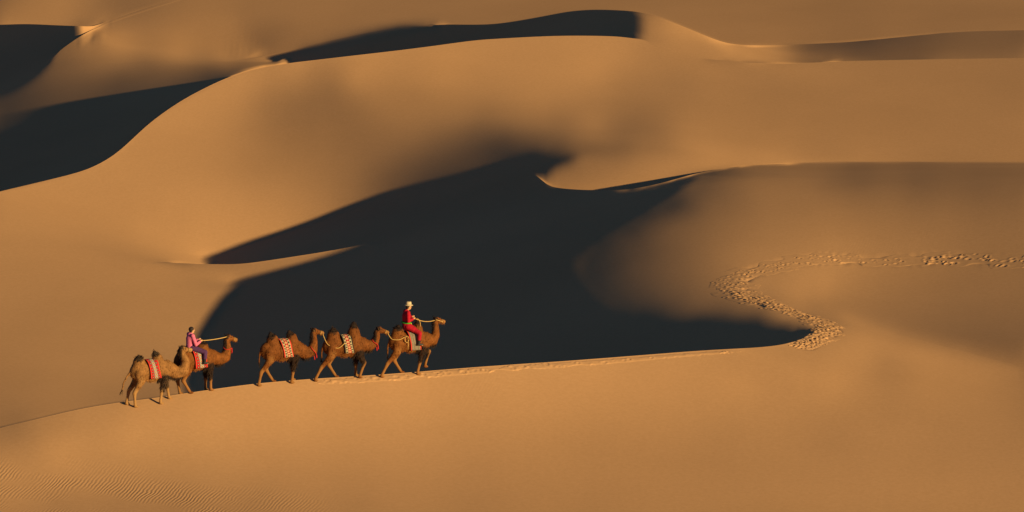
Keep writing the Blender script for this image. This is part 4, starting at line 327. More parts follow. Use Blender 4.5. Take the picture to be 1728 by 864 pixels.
0 2 0 1 1 1 0 0 -1 1 -1 0 0 -1 0 0 -1 0 -1 -1 -1 0 -1 1 -1 0 1 0 28 -1 1 -1 1 -1 0 0 0 -1 0 0 -1 0 -1 0 0 0 0 0 -1 1 -1 0 -1 1 -1 0 0 -1 0 0
0 -1 -1 0 -1 -1 -1 0 0 1 0 1 2 1 1 -10 -16 1 1 0 1 0 1 0 0 0 -1 -1 -1 -2 -2 -1 -2 -1 -2 -1 -1 -1 -1 1 -1 -1 0 0 0 0 1 0 0 0 1 0 1 1 1 0 1 1 1 0
1 0 1 0 0 1 0 0 0 0 -2 0 0 0 0 -2 0 -1 0 0 -1 0 -1 2 2 0 1 2 1 1 3 2 2 2 1 2 1 1 1 2 1 0 1 -1 0 -1 -1 -2 -2 -3 -2 -3 -4 -2 -4 -3 -4 -2 -1 0
-1 0 0 0 1 1 0 1 0 0 0 1 -1 2 0 1 0 0 0 0 -2 1 -1 -1 1 -1 0 -1 -1 -2 0 -2 0 1 0 1 0 -1 1 27 1 -1 0 0 0 0 -1 0 0 0 -1 0 -1 1 -1 0 0 -1 1 0
-1 0 0 -1 -1 1 -1 0 0 0 -2 0 -1 0 -1 -1 -1 0 -1 0 1 1 0 1 1 3 -1 -21 -1 1 1 0 2 -1 0 -1 -2 -1 -2 -2 -2 -1 -2 -2 0 -2 -1 0 -1 1 0 -1 0 0 0 1 0 0 1 1
0 1 1 1 0 1 1 0 1 1 1 0 1 0 0 1 0 0 0 -1 0 1 -1 0 -1 0 0 -1 0 -1 -1 0 -1 0 -1 2 2 0 1 1 2 1 2 2 2 3 0 1 1 2 0 1 1 -1 -1 -1 -2 -1 -3 -3
-2 -3 -4 -3 -3 -3 -3 -2 -1 -1 -1 0 0 1 0 1 0 0 0 0 -1 0 1 1 0 1 0 0 0 0 -1 0 -1 0 0 -1 0 -1 0 -1 0 -2 0 -1 0 0 0 0 0 0 27 0 0 0 -1 1 -1 0 -1 0
0 -1 0 0 -1 1 -1 0 0 -1 0 0 0 -1 1 -1 -1 0 0 0 -1 0 -1 0 -1 -2 -1 0 -2 1 0 -1 0 1 0 2 2 3 -13 -8 2 1 1 -1 0 -1 -2 -2 -3 -2 -2 -2 -1 -2 -1 -2 0 0 -1 1
0 2 0 -1 1 0 0 1 1 0 1 1 1 0 1 1 1 0 1 1 0 0 0 0 1 0 -1 0 1 0 1 0 0 0 0 0 -1 0 0 -1 0 0 -1 0 -1 0 -1 3 0 1 0 2 1 2 2 2 1 2 1 0
1 1 0 -2 0 -2 -2 -2 -3 -3 -3 -3 -3 -2 -3 -3 -2 -3 -2 -1 -1 1 0 0 0 2 0 1 0 0 -1 1 -1 0 0 1 0 -1 1 -1 -1 0 0 0 -1 0 0 0 0 -1 -1 -2 0 -2 0 0 0 -1 1 0
0 27 -1 0 0 0 -1 0 0 0 0 -1 0 0 0 0 -1 0 0 0 0 -1 0 -1 0 -1 0 0 0 -1 -1 0 0 -1 -1 -1 -1 -1 -1 0 -2 0 -1 0 0 0 0 1 3 1 -13 2 1 -1 -1 -2 -3 -3 -2 -2
-1 -3 0 -3 0 -1 0 0 0 0 0 1 2 0 0 0 1 1 1 0 1 0 1 0 2 0 1 0 1 1 -1 0 1 0 0 -1 1 0 0 -1 1 0 0 0 1 0 0 1 0 0 0 -1 -1 1 -1 0 0 -1 1 3
-1 1 0 1 2 2 2 1 0 0 1 0 0 -1 -1 -2 -2 -3 -1 -3 -4 -3 -2 -2 -2 -3 -3 -3 -1 0 -2 0 -1 0 0 1 0 1 -1 0 0 1 -1 1 -1 1 0 0 1 -1 0 0 0 -1 -1 0 -1 0 -1 -2
0 0 0 -1 0 0 0 -1 1 -1 1 0 26 0 0 0 0 -1 0 0 -1 0 0 0 -1 0 0 -1 1 -1 0 -1 0 -1 0 0 0 0 -1 -1 0 0 -1 -1 -1 0 -1 -1 -1 -1 -1 0 -1 0 -1 -1 -1 -2 -2 0
7 -4 0 0 -3 -3 -5 -3 -3 -1 -2 -2 0 -2 1 0 1 -1 1 0 1 0 2 1 0 0 1 1 -1 1 1 0 1 1 1 0 2 0 0 1 -1 0 0 -1 1 -1 0 -1 0 0 0 0 1 1 0 1 0 1 -1 1
0 0 0 1 -1 0 0 0 1 -2 2 1 0 1 1 1 1 1 1 0 0 0 0 -1 -1 -2 -3 -2 -3 -3 -3 -2 -3 -2 -3 -3 -1 -2 -1 -2 -2 1 0 0 0 1 0 1 -1 2 0 0 -1 0 0 1 0 0 0 0
0 -1 0 -1 -1 0 -1 -1 -1 -1 1 -1 -1 0 -1 0 0 -1 1 0 0 0 0 26 0 -1 0 -1 1 -1 -1 1 -1 0 0 0 -1 0 0 -1 0 0 0 -1 0 -1 0 -1 0 0 0 -1 -1 0 -1 0 -2 -1 0 -1
0 0 -1 0 -1 0 -1 -3 -1 -4 -8 -1 16 -2 -8 0 -9 2 -7 1 -4 1 -2 2 0 0 0 0 2 0 1 1 1 1 1 1 0 1 0 1 1 0 1 1 0 1 0 0 0 0 0 0 0 0 -1 -1 0 0 -1 0
0 0 0 1 0 1 0 1 0 2 0 0 0 1 0 0 0 1 -1 0 1 -1 3 1 0 1 0 2 0 -1 0 -1 0 -1 -2 -2 -1 -2 -4 -2 -4 -2 -2 -1 -3 -1 -2 -3 -2 -1 -1 0 -1 0 0 1 0 1 -1 1
0 0 -1 0 0 0 -1 -1 0 1 -1 0 1 -1 0 0 -1 0 1 -1 0 -1 0 0 -1 -1 0 -1 0 0 -1 1 -1 0 24 0 0 0 0 -1 0 0 -1 0 0 0 0 0 -1 1 -1 -1 0 -1 1 -1 0 -1 0 -1
0 -1 0 0 -1 -1 -1 0 -1 -1 0 -1 0 1 0 0 0 -2 1 -3 -2 -5 -6 7 -6 -2 -9 2 -6 2 -2 1 -2 1 -2 2 -1 2 1 1 1 2 1 1 1 3 0 -1 1 0 1 0 1 1 0 1 -1 1 0 0
0 -1 0 -1 -1 0 -1 0 -1 0 0 0 0 0 0 1 1 0 1 1 0 0 1 1 1 0 0 1 -1 1 0 1 0 1 3 0 0 0 0 0 0 -1 -1 -2 -1 -1 -2 -3 -3 -4 -2 -2 -3 -2 -3 0 -2 -2 -1 -1
-1 -1 -1 0 0 1 0 1 0 1 1 -1 0 0 0 -1 -1 1 0 0 -1 1 0 -1 0 -1 0 0 0 -1 0 0 -1 0 -1 -1 0 -1 0 0 -1 1 -1 0 0 24 0 0 -1 0 0 0 -1 0 0 0 -1 0 0 0
-1 0 0 -1 0 -1 0 -1 0 -1 0 -1 0 -1 0 -1 0 -1 -1 0 -1 1 1 0 0 0 2 0 1 -1 -1 0 -2 -9 -1 -11 2 -8 3 -7 4 -3 2 -4 3 -2 1 1 -1 2 2 0 1 2 1 2 2 0 1 -1
1 1 0 0 0 1 0 0 0 -1 0 0 -1 -1 0 0 -1 0 -1 0 0 -1 0 0 1 0 0 0 1 0 1 1 1 1 1 0 0 1 0 1 0 0 0 0 0 2 3 0 0 -1 0 -1 -2 -1 -1 -2 -3 -2 -2 -2
-3 -3 -1 -1 -3 -1 -3 -1 0 -2 -1 -3 1 0 0 0 0 0 0 1 1 0 0 0 0 0 0 0 -1 1 -1 1 -1 0 0 0 0 0 0 -1 0 -1 -1 0 -1 0 -1 0 -1 0 0 0 -1 0 0 -1 23 -1 0 0
0 -1 0 0 0 0 -1 1 -1 0 0 -1 0 0 -1 0 -1 0 0 -1 0 -1 0 -1 0 -1 0 -1 0 -1 -1 1 0 1 2 0 2 1 1 2 2 2 1 4 0 -27 -2 -8 -1 -1 -5 2 -3 1 0 -2 4 -4 3 -2
2 1 0 2 1 1 1 3 0 -1 1 1 -1 1 0 1 -1 0 1 -1 0 -1 -1 0 -1 -1 -1 0 0 -1 0 0 0 0 0 0 0 1 0 1 0 0 0 1 1 0 1 1 1 0 1 0 1 0 0 1 0 2 1 0
0 -1 -2 -1 -2 -2 -2 -2 -1 -3 -4 -1 -2 -2 -2 -1 -2 0 -2 -1 -1 -1 0 -2 1 0 1 0 0 1 0 0 0 1 0 0 -1 0 -1 0 0 0 -1 1 -1 0 -1 0 -1 -1 0 -1 1 0 -1 0 -1 1 -1 0
-1 0 0 0 -1 1 0 21 0 0 0 -1 1 -1 0 0 -1 1 -1 0 0 -1 1 -1 -1 0 0 -1 -1 0 0 -1 0 -1 0 -1 0 -1 0 -1 0 0 -1 0 3 2 2 2 2 3 3 2 4 5 8 9 -10 -20 -7 -3
-14 7 -12 8 -10 5 -12 7 -4 1 4 -2 0 3 -2 -1 2 1 1 1 -1 0 0 1 0 0 0 0 0 -1 0 -1 0 -1 -1 0 -1 0 -1 -1 1 -1 0 1 -1 0 1 0 0 0 0 0 1 0 1 0 2 0 1 0
1 0 0 1 0 0 0 0 2 2 0 -1 -1 -1 -2 -2 -1 -3 -2 -3 -2 -1 -3 -2 -1 -1 -1 -1 -1 -1 -1 -1 -1 -1 0 -1 1 0 0 1 0 1 0 0 0 0 0 0 -1 1 -1 -1 1 0 -1 0 0 0 -1 0
0 -1 1 -1 -1 1 -1 0 -1 0 0 0 0 -1 0 1 -1 0 20 0 0 -1 0 0 0 0 -1 1 -1 0 0 0 0 -1 0 0 -1 -1 0 0 -1 -1 0 0 -1 0 -1 -1 0 0 -1 -1 0 0 0 1 4 4 3 3
3 3 4 4 5 7 6 2 3 -7 -1 -2 -7 -2 -12 3 -10 6 -14 3 -5 -6 1 -3 -4 5 0 -5 -1 2 -4 -1 0 1 0 0 0 0 0 -1 0 -1 0 -2 0 -1 0 0 -1 0 0 0 0 -1 0 1 0 -1 1 0
1 -1 1 -1 1 0 1 0 1 1 1 0 0 1 0 0 1 0 0 -1 2 1 0 -1 -1 -2 -2 -4 1 -3 -2 -2 -2 -2 -1 -1 -2 -2 -1 -1 0 -2 0 -1 -1 1 1 0 0 0 1 0 1 0 1 0 0 -1 0 0
-1 1 0 -1 0 0 0 -1 0 0 0 -1 0 -1 0 0 0 0 0 -1 0 0 -1 0 0 0 -1 0 0 19 0 -1 0 0 -1 0 0 0 0 0 0 0 -1 0 0 -1 0 0 -1 0 -1 -1 0 0 -1 0 -1 0 0 -1
-1 0 0 -1 -1 0 1 4 6 3 4 4 3 4 5 4 5 4 1 2 0 0 1 0 0 1 -5 1 -3 -2 -5 -5 -3 -6 -4 -2 -8 -2 -6 -2 -5 -3 -1 1 -1 1 -1 1 -1 -1 0 -1 0 -1 0 -1 0 -1 0 0
-1 1 -1 0 1 -1 0 1 0 0 0 0 0 0 1 0 0 0 0 1 0 1 1 0 0 0 1 0 -1 1 0 1 2 -1 -1 -1 -3 -2 -1 -4 0 -2 -2 -1 -1 0 -2 -1 0 -2 -1 0 -1 -1 -1 0 -1 1 0 0
1 0 1 -1 1 0 0 0 0 -1 1 0 -1 0 0 0 0 -1 1 -1 0 -1 0 1 -1 0 0 -1 0 0 0 0 -1 0 0 0 0 0 0 -1 16 0 0 0 0 0 -1 0 0 0 0 0 0 -1 0 0 0 -1 -1 0
0 -1 0 0 -1 -1 0 0 0 -1 0 -1 -1 -1 -1 -2 0 3 4 6 6 2 3 4 3 4 5 3 2 3 1 1 1 -1 1 -1 -1 -1 -1 -1 -2 -2 -3 -3 -3 -4 -3 -6 -3 -3 -7 -6 -6 1 0 0 -1 1 -1 0
0 -1 0 -1 -1 0 0 -1 0 0 -1 1 -1 0 0 0 1 0 -1 1 0 0 0 0 0 0 0 0 0 0 1 0 0 1 1 1 -1 0 0 1 -1 0 0 1 1 0 -2 -1 -3 -2 -1 -3 -1 -1 -2 -1 -2 0 -1 0
0 0 -2 0 0 -1 -1 0 0 1 1 -1 1 0 1 0 0 0 0 0 0 -1 0 0 0 0 0 0 0 -1 0 0 0 0 -1 1 -1 0 0 0 -1 0 0 0 0 -1 0 0 0 0 0 14 0 0 0 -1 0 1 -1 1
-1 0 -1 0 1 -1 -1 0 0 0 0 -2 1 0 -1 -1 1 -1 -1 0 0 -1 0 0 -2 -1 -2 -2 4 3 7 3 4 3 3 3 3 3 3 3 2 2 0 0 1 0 0 -2 -1 -1 -1 -2 -2 -2 -2 -4 -3 -3 -2 -7
0 -6 -6 -3 -1 0 1 0 -1 0 -1 0 0 -1 -1 0 0 -1 0 0 -1 0 0 0 0 0 0 0 0 1 -1 1 0 0 0 0 0 0 0 0 0 0 1 0 0 0 1 1 -1 1 -1 1 0 0 0 1 -1 -1 -3 -2
-1 -1 -2 0 -1 -2 -1 -1 0 0 -1 0 -1 1 -1 -1 0 -1 1 -1 1 0 1 -1 1 0 0 0 0 0 0 0 0 0 0 0 0 -1 0 1 -1 0 0 0 0 0 -1 0 0 0 -1 1 0 -1 0 0 0 0 -1 0
0 1 11 0 0 -1 1 -1 0 1 -1 0 0 0 0 -1 1 0 -1 0 -1 0 0 -1 0 0 0 -1 0 0 -1 0 0 -1 -1 0 -2 -2 0 4 3 4 3 2 2 3 3 2 3 2 2 1 2 1 -1 0 0 -1 1 -1
-1 -2 -1 -1 -2 -1 -3 -2 -4 -2 -5 -1 -3 -5 -2 0 0 0 -1 0 0 0 -1 0 -1 0 0 -1 0 0 0 0 0 0 0 0 0 0 0 0 0 1 -1 0 0 1 0 0 0 -1 0 1 -1 0 1 0 1 -1 1 0
0 0 0 0 -1 1 1 -1 0 -2 -1 -2 -1 -1 -1 0 0 -2 0 -1 0 0 -1 1 -2 0 0 -1 1 -1 1 0 0 0 0 0 0 1 0 0 0 0 0 0 0 -1 0 0 1 -1 0 0 0 -1 1 -1 0 0 0 0
0 0 -1 0 0 0 0 0 0 0 0 0 -1 6 0 0 0 0 0 0 -1 0 0 0 1 -1 1 -1 0 0 -1 1 -1 0 0 0 -1 1 -1 0 0 0 -1 0 0 -1 0 0 -1 -1 3 1 2 2 1 1 1 2 2 1
1 1 1 1 0 0 1 0 0 -2 0 0 -1 -1 -1 -1 0 -2 0 -2 -2 -2 -2 -2 -1 -2 1 0 -1 1 -1 0 -1 0 0 0 0 0 0 -1 1 -1 0 0 0 0 0 0 0 0 0 0 0 0 1 0 0 -1 0 0
1 0 -1 1 0 0 0 0 0 0 1 -1 1 0 -1 1 0 -1 1 -1 -1 -1 0 -1 0 0 -1 -1 0 -1 1 -1 0 0 -1 1 0 -1 0 -1 1 0 0 0 0 1 0 0 0 0 0 0 0 0 -1 0 1 -1 0 0
1 -1 1 0 0 -1 0 0 0 0 0 0 0 0 0 0 -1 1 -1 0 0 0 0 0 10 -1 0 1 -1 1 -1 1 0 0 0 -1 1 -1 0 0 0 0 0 0 0 -1 0 0 -1 1 -1 0 0 -1 0 -1 -1 -2 -9 -19
-41 -139 -106 -96 -75 -83 -78 -64 -24 55 52 42 33 36 36 26 26 31 23 25 28 24 26 23 25 25 24 23 22 21 15 19 16 17 9 4 19 6 -1 0 -1 0 -1 0 -1 -1 0 -1 -1 0 0 -1 0 0 0 0 0 0 0 0
0 1 0 0 1 -1 1 0 1 0 -1 0 0 0 -1 0 0 0 1 1 0 0 1 0 -1 1 -1 -1 3 -1 -3 -4 -5 -5 -5 1 -9 -7 2 0 0 -7 -5 -5 -4 -1 -2 -2 -1 -1 -1 -2 -1 -2 -1 0 0 0 1 0
0 1 -1 0 0 0 -1 0 0 0 -1 0 0 -1 0 -1 -1 0 -1 0 -1 0 -1 -1 0 -1 -1 0 -1 1 -1 1 -1 0 0 19 1 -1 -1 0 0 0 -1 0 0 0 0 0 0 -1 0 0 -1 -1 -1 0 0 -1 0 -1
-1 1 -1 -1 0 -1 -2 -3 -7 -6 -7 -3 11 2 1 1 3 3 2 0 -4 -5 -2 4 -1 -4 0 1 -4 1 -1 -2 0 -3 1 -1 -1 -1 -3 0 -3 3 -2 3 -2 3 2 5 5 -2 -2 -2 -2 -2 -2 0 -2 -1 0 -1
-1 0 1 0 0 1 0 0 2 1 1 1 1 1 2 2 3 1 1 1 0 1 0 0 0 0 0 -1 1 0 0 0 0 -1 -1 -1 -1 -2 -3 -3 -2 -10 -5 -11 -2 -5 -4 -5 2 -3 -10 -7 1 0 1 1 0 -1 -6 -6
-1 -2 -1 0 0 -1 -1 -2 0 0 -1 1 -1 0 -1 -1 0 0 -1 0 0 0 0 0 0 -1 0 0 0 -1 0 0 -1 0 1 -1 0 0 -1 0 0 1 -1 0 0 0 20 -1 0 0 0 -2 0 1 -1 0 0 0 -1 0
0 -1 -1 0 0 0 -1 0 -1 -1 0 0 -1 -1 0 -2 -2 -2 -3 -4 -6 -7 -3 11 3 0 -1 1 2 2 8 -6 -2 1 -1 -1 -3 1 0 -3 -1 0 -2 -1 -1 -1 -1 -1 -1 -1 -1 0 0 0 1 1 2 0 -1 -3
-1 -1 -2 0 -1 -1 -1 0 0 0 0 1 1 -1 1 1 0 1 1 0 1 1 2 1 1 2 2 3 1 1 0 1 0 0 0 0 0 0 0 0 0 -1 0 1 -3 1 -3 -1 -2 -5 -8 -1 -13 -5 -6 -3 -5 4 -11 -4
2 -5 -4 1 0 -1 -1 -1 -1 -7 -7 -1 1 0 -1 -1 0 -1 0 0 -1 0 -1 0 0 0 -1 -1 0 0 0 0 0 -1 0 0 -1 0 0 -1 1 -1 0 0 0 -1 0 0 0 0 0 -1 0 0 0 -1 1 18 0 0
0 0 0 0 -1 0 0 -1 0 0 -1 0 0 0 0 -2 0 0 -1 -1 0 -1 -1 0 -1 -1 0 -2 -4 -6 -6 -4 -2 -2 9 4 1 -2 2 -1 2 12 -6 -2 -1 0 -1 -1 -1 -1 -1 0 -2 -1 -1 -1 -1 -1 -2 -1
0 -1 0 0 -1 0 -1 0 -1 -2 -1 -2 -1 0 -1 0 0 0 0 0 0 1 1 0 2 0 1 1 0 1 1 1 1 0 1 2 1 2 2 1 1 1 0 1 1 0 0 0 -1 0 0 0 -1 1 -1 -2 1 -5 -1 -4
-8 -5 -6 -15 3 -12 2 -3 -2 -8 3 3 -8 -5 -2 0 0 1 0 0 -7 -6 1 -1 0 -1 0 -1 0 0 -1 0 0 0 -1 -1 0 0 0 -1 0 0 -1 0 0 0 -1 1 -1 0 0 0 0 0 -1 0 0 0 -1 -1
1 -1 1 -1 0 0 0 -1 19 0 -1 0 -1 1 -1 0 0 -1 1 -1 0 0 -1 0 -1 -1 1 -2 0 -1 0 -1 0 -1 -1 0 -2 -2 -3 -4 -4 -4 -4 -1 -1 5 4 2 0 0 1 0 12 -6 0 -1 0 -2 -1 0
-2 -1 -2 -1 -1 -1 -1 -1 -1 -1 -1 0 -1 -2 -1 0 -1 -1 -1 -2 -1 -2 1 -1 0 0 -1 1 0 1 1 0 1 1 1 1 1 1 1 1 1 0 1 1 1 0 1 1 1 2 2 1 1 1 0 0 0 0 0 0
0 -1 -1 0 0 -1 -2 -1 -2 -4 -3 -8 -11 0 -16 0 -7 4 -9 1 -4 2 1 -7 -5 0 1 0 1 -1 0 -6 -6 -1 0 0 0 0 -1 -1 -1 -1 0 0 -1 0 0 -1 -1 0 0 0 -1 1 0 0 -1 0 -1 1
-1 0 0 0 0 0 -1 0 0 0 1 -1 0 -1 1 -1 1 0 0 19 -1 0 0 0 -1 0 0 0 0 -1 0 -1 0 0 -1 0 -1 -1 0 -1 0 -1 0 -1 0 -2 -1 -1 -2 -3 -3 -4 -3 -4 -2 0 4 3 3 -1
2 0 1 6 2 -4 0 -2 1 -2 -1 -2 -1 -2 -1 -1 -2 -1 -1 -2 0 -1 -2 -1 0 -2 -1 -2 0 -2 0 -1 1 -1 0 0 0 1 1 0 1 1 1 1 1 1 1 2 0 1 1 1 1 1 1 0 0 1 -1 3
1 1 1 0 1 1 0 0 0 0 0 0 0 -1 -1 -1 0 -3 0 -7 0 -7 -5 -9 -5 -14 1 -4 -1 -6 4 -5 2 1 -7 -4 1 0 1 0 0 -1 -6 -7 1 0 -1 0 -1 0 -1 -1 0 0 -1 1 -1 -1 0 0
-1 0 -1 1 -1 0 0 0 0 0 -1 1 0 -1 0 -1 1 0 0 -1 0 0 0 0 0 -1 0 0 0 0 18 0 0 -1 0 0 0 -1 0 0 -1 0 0 0 -1 -1 0 0 -1 0 -1 -1 0 -1 -1 -1 0 -1 -2 -4
-3 -4 -3 -3 -1 -2 1 3 3 2 1 1 0 1 5 4 -4 -2 -1 -3 0 -3 0 -2 -1 -2 -1 -2 -1 -2 0 -2 -1 -1 -1 -2 -1 0 -1 -1 0 0 0 0 0 1 1 0 1 0 2 0 1 2 1 1 2 1 0 2
1 2 0 1 1 0 0 0 -1 1 -1 2 1 0 2 0 0 1 1 0 0 0 -1 -1 0 -1 0 0 -5 2 -9 0 -7 -8 -6 -5 -15 5 -9 1 -2 3 -4 0 2 -6 -3 0 0 0 0 0 -1 -5 -6 -1 0 0 -1 0
0 -1 0 0 -1 0 -1 0 0 -1 -1 0 0 0 -1 1 -1 0 0 0 0 0 -1 0 0 0 0 -1 1 -1 1 0 -1 -1 0 0 0 1 -1 0 0 18 -1 0 0 0 -1 0 0 0 -1 0 0 0 -1 0 0 -1 -1 0
-1 -1 0 -1 -1 0 -1 -1 -3 -2 -1 -3 -4 -3 -2 -2 -1 0 4 3 1 2 1 0 0 4 1 0 -2 -3 -1 -3 -1 -3 -1 -2 -1 -2 0 -2 -1 -2 0 -1 -2 -1 0 0 -2 0 0 0 0 1 0 1 0 1 1 1
2 0 2 1 2 1 1 1 1 2 2 1 1 1 1 -1 0 0 0 -1 -1 0 1 1 0 0 1 1 0 0 1 0 0 0 -1 0 -2 -1 -1 -2 -2 -6 -4 -2 -10 -6 -2 -16 4 -8 2 -2 3 -5 2 0 -4 -4 1 0
0 0 -1 0 -6 -6 -1 0 0 0 0 -1 -1 -1 0 0 0 -1 0 -1 0 0 0 -1 0 0 -1 1 -1 0 0 0 -1 0 0 0 0 0 0 -1 1 -1 0 0 1 0 -1 0 0 0 0 0 17 1 -1 0 -1 0 0 0
-1 0 0 0 -1 -1 0 -1 0 0 -1 -1 0 -1 0 -1 -1 -1 -2 -1 -1 -3 -3 -2 -3 -3 -1 0 -1 3 3 2 1 0 2 -1 3 -4 5 -4 -1 -4 -1 -2 -1 -3 -1 -1 -1 -2 -1 -1 0 -2 -1 0 -1 -1 0 0
0 0 1 0 0 3 0 1 1 1 1 1 2 1 1 1 2 2 2 1 1 1 1 1 1 0 1 0 -2 0 -1 -2 -1 0 0 2 0 1 0 1 0 0 0 0 0 0 -1 -1 -1 -1 -5 -2 -4 -4 -3 -7 -9 -1 -14 1
-6 3 -1 3 -6 1 3 -4 -4 -1 0 0 0 -1 -1 -6 -5 0 0 0 0 -1 0 0 -1 -1 0 -1 0 0 0 -1 0 -1 0 0 0 0 0 0 0 -1 0 0 0 0 0 -1 1 0 0 -1 0 0 0 -1 0 1 0 -1
0 0 -1 17 -1 1 -1 0 0 -1 0 0 0 0 -1 0 0 -1 -1 0 -1 -1 0 -1 0 -2 0 -1 -1 -1 -2 -3 -3 -2 -3 -2 0 -2 0 1 3 1 2 1 2 0 0 -2 1 -2 0 -2 -1 -2 -2 -1 -2 -2 -1 -1
-1 -1 -1 -1 -1 -1 -1 1 0 -1 0 1 0 0 1 2 1 1 2 0 2 2 1 1 2 1 2 1 1 1 1 2 1 2 1 1 0 0 -1 -1 -2 -2 -1 -1 -1 0 0 1 0 1 0 1 0 0 0 0 0 0 -3 0
-2 -7 1 -6 -1 -5 -5 -8 -3 -13 1 -5 4 -1 2 -4 2 2 -7 -3 -1 0 0 0 0 -1 -5 -6 1 -1 0 -1 1 -1 -1 0 0 -1 0 0 -1 0 0 -1 0 0 -1 0 0 0 0 0 0 -1 1 -1 0 0 0 -1
0 0 1 0 -1 0 0 0 0 -1 0 0 0 1 16 0 -1 0 0 0 0 -1 0 0 -1 0 0 -1 0 0 -2 0 0 0 -1 -1 0 -1 -2 -1 -2 -1 -3 -1 -3 -3 -1 -1 -1 0 1 3 2 1 0 1 0 1 -2 1
-5 3 -4 -1 -2 -1 -1 -1 -2 -2 -1 -1 -1 0 -1 0 0 0 -1 0 1 0 1 0 1 1 2 1 2 1 2 1 1 1 2 1 2 1 1 1 2 1 1 0 1 1 1 1 0 -1 0 -2 -2 -4 -2 0 0 0 0 0
1 1 0 0 1 0 0 0 -1 -4 0 0 -7 1 -7 0 -5 -6 -7 -3 -13 2 -4 3 0 1 -3 2 0 -4 -5 0 -1 0 0 -1 0 -5 -5 0 0 0 0 -1 0 0 -1 0 0 0 -1 0 -1 -1 1 -1 0 0 0 0
-1 0 0 0 0 -1 1 -1 0 0 1 -1 0 -1 0 1 -1 1 -1 0 1 0 -1 0 0 16 0 0 0 -1 0 -1 0 0 0 0 -1 -1 0 -1 0 0 -1 0 -2 0 -1 -1 -1 0 -2 -1 -2 -1 -3 -2 -2 -1 -2 0
0 0 3 2 1 1 0 2 0 -3 -2 -3 -2 1 -2 0 -1 -2 0 -1 -1 -2 -1 -1 -1 0 0 0 0 0 1 0 1 1 1 1 1 1 3 1 1 1 2 1 2 1 1 1 1 2 1 0 1 0 2 0 1 0 0 0
1 -1 -1 -2 -3 -3 -2 0 0 0 1 1 0 0 1 -1 1 0 0 -1 -5 1 0 -8 2 -7 0 -5 -6 -6 -3 -13 3 -3 4 -2 2 -2 1 1 -7 -4 0 1 0 0 -1 0 -6 -5 0 0 0 1 -1 0 -1 0 -1 0
0 0 -1 0 0 -1 0 -1 0 0 0 0 0 -1 1 0 0 -1 0 0 0 -1 1 0 0 0 -1 1 -1 1 -1 -1 0 1 0 -1 15 0 -1 0 0 0 0 0 -1 -1 0 0 0 -1 0 -1 0 -1 -1 0 -1 0 -1 -1
-1 -1 -1 -2 -2 -2 -2 -1 -2 -1 0 -1 1 2 2 2 1 0 0 0 -1 -3 -2 -4 1 -2 -1 0 0 -3 1 -3 1 -1 0 0 -1 0 0 0 1 0 1 1 0 2 2 1 2 1 2 1 2 1 1 1 1 1 1 1
0 1 1 0 1 0 1 0 0 0 0 1 0 0 -2 -3 -4 -2 0 0 0 0 0 1 1 -1 1 0 0 0 -1 -4 1 0 -7 1 -6 -2 -3 -7 -5 -3 -12 3 -3 5 -3 2 -3 0 1 -4 -4 0 -1 0 0 0 -2 -4
-5 0 1 0 -1 1 -1 0 0 0 -1 -1 0 0 -1 0 -1 0 0 0 0 -1 1 0 0 -1 0 0 0 0 0 0 0 0 -1 0 0 1 -1 0 -1 1 0 0 0 -1 1 14 0 0 0 0 -1 0 0 0 0 -1 0 -1
0 -1 0 -1 0 -1 0 -1 -1 -1 -1 -1 -1 -2 -2 -2 -1 -2 -1 -1 0 0 0 -1 3 2 0 1 2 -1 1 -2 -2 -3 -3 -2 0 -2 0 0 -1 -3 2 -2 1 1 -1 1 0 0 0 0 1 1 1 2 1 1 1 3
2 0 2 0 1 2 0 1 1 1 0 1 0 0 1 0 0 0 0 0 0 1 -1 1 0 0 -3 -4 -3 0 0 0 0 1 0 0 1 0 0 1 -1 -2 -4 2 0 -7 2 -7 1 -5 -5 -7 -2 -12 3 0 2 -2 3 -4
1 0 -5 -3 -1 -1 0 0 0 0 -5 -3 -1 0 1 0 -1 0 0 -1 0 -1 1 -1 -1 1 -1 0 0 0 -1 0 0 -1 0 0 0 0 0 0 0 0 0 0 -1 1 0 -1 0 0 0 0 0 0 0 -1 1 -1 14 -1
1 -1 0 0 0 -1 0 -1 0 0 -1 0 0 -1 -1 0 -1 -1 0 -1 -1 0 -2 -1 -1 -1 -2 -2 -1 -1 -1 -1 0 1 0 2 1 2 0 1 3 -2 -3 -2 -3 -2 -3 -1 0 -2 0 -1 -3 1 2 0 0 1 0 1
0 1 1 0 1 2 1 1 1 2 1 1 2 0 2 1 0 1 1 0 1 0 1 0 0 0 0 0 0 0 -1 1 -1 0 1 0 1 -1 -5 -2 -2 0 0 0 1 0 1 0 0 0 0 0 -1 -3 1 0 -7 3 -7 1
-6 -5 -4 -4 -10 2 1 0 0 2 -4 0 1 -5 -5 0 1 -1 0 0 0 -4 -4 1 0 -1 0 1 0 -1 0 -1 0 -1 1 0 -1 -1 0 0 -1 1 -1 0 0 0 0 0 0 -1 0 0 0 0 0 0 0 0 0 -1
0 0 1 -1 0 0 1 -1 0 13 0 -1 0 0 0 -1 0 0 0 0 -1 0 -1 0 -1 0 -1 0 -1 0 -1 -1 -1 0 -2 -1 -2 -1 -1 -2 -1 -1 0 -1 1 1 2 0 1 2 1 2 4 -9 -2 0 -5 -1 -1 -2
0 -2 -2 0 -1 1 1 0 1 1 1 1 0 1 2 2 1 1 1 2 1 1 1 1 1 0 1 1 1 -1 1 0 1 -1 1 0 -1 0 0 0 -1 1 -1 0 1 0 1 0 0 -5 -3 0 0 0 0 0 0 0 0 1
0 0 0 -1 -3 1 0 -6 4 -8 2 -5 -5 -4 -3 -11 2 0 2 0 0 -2 -1 1 -4 -5 0 0 0 0 0 -1 -3 -3 0 1 0 0 0 -1 0 -1 0 0 0 -1 -1 0 0 0 -1 0 0 0 0 0 -1 0 0 0
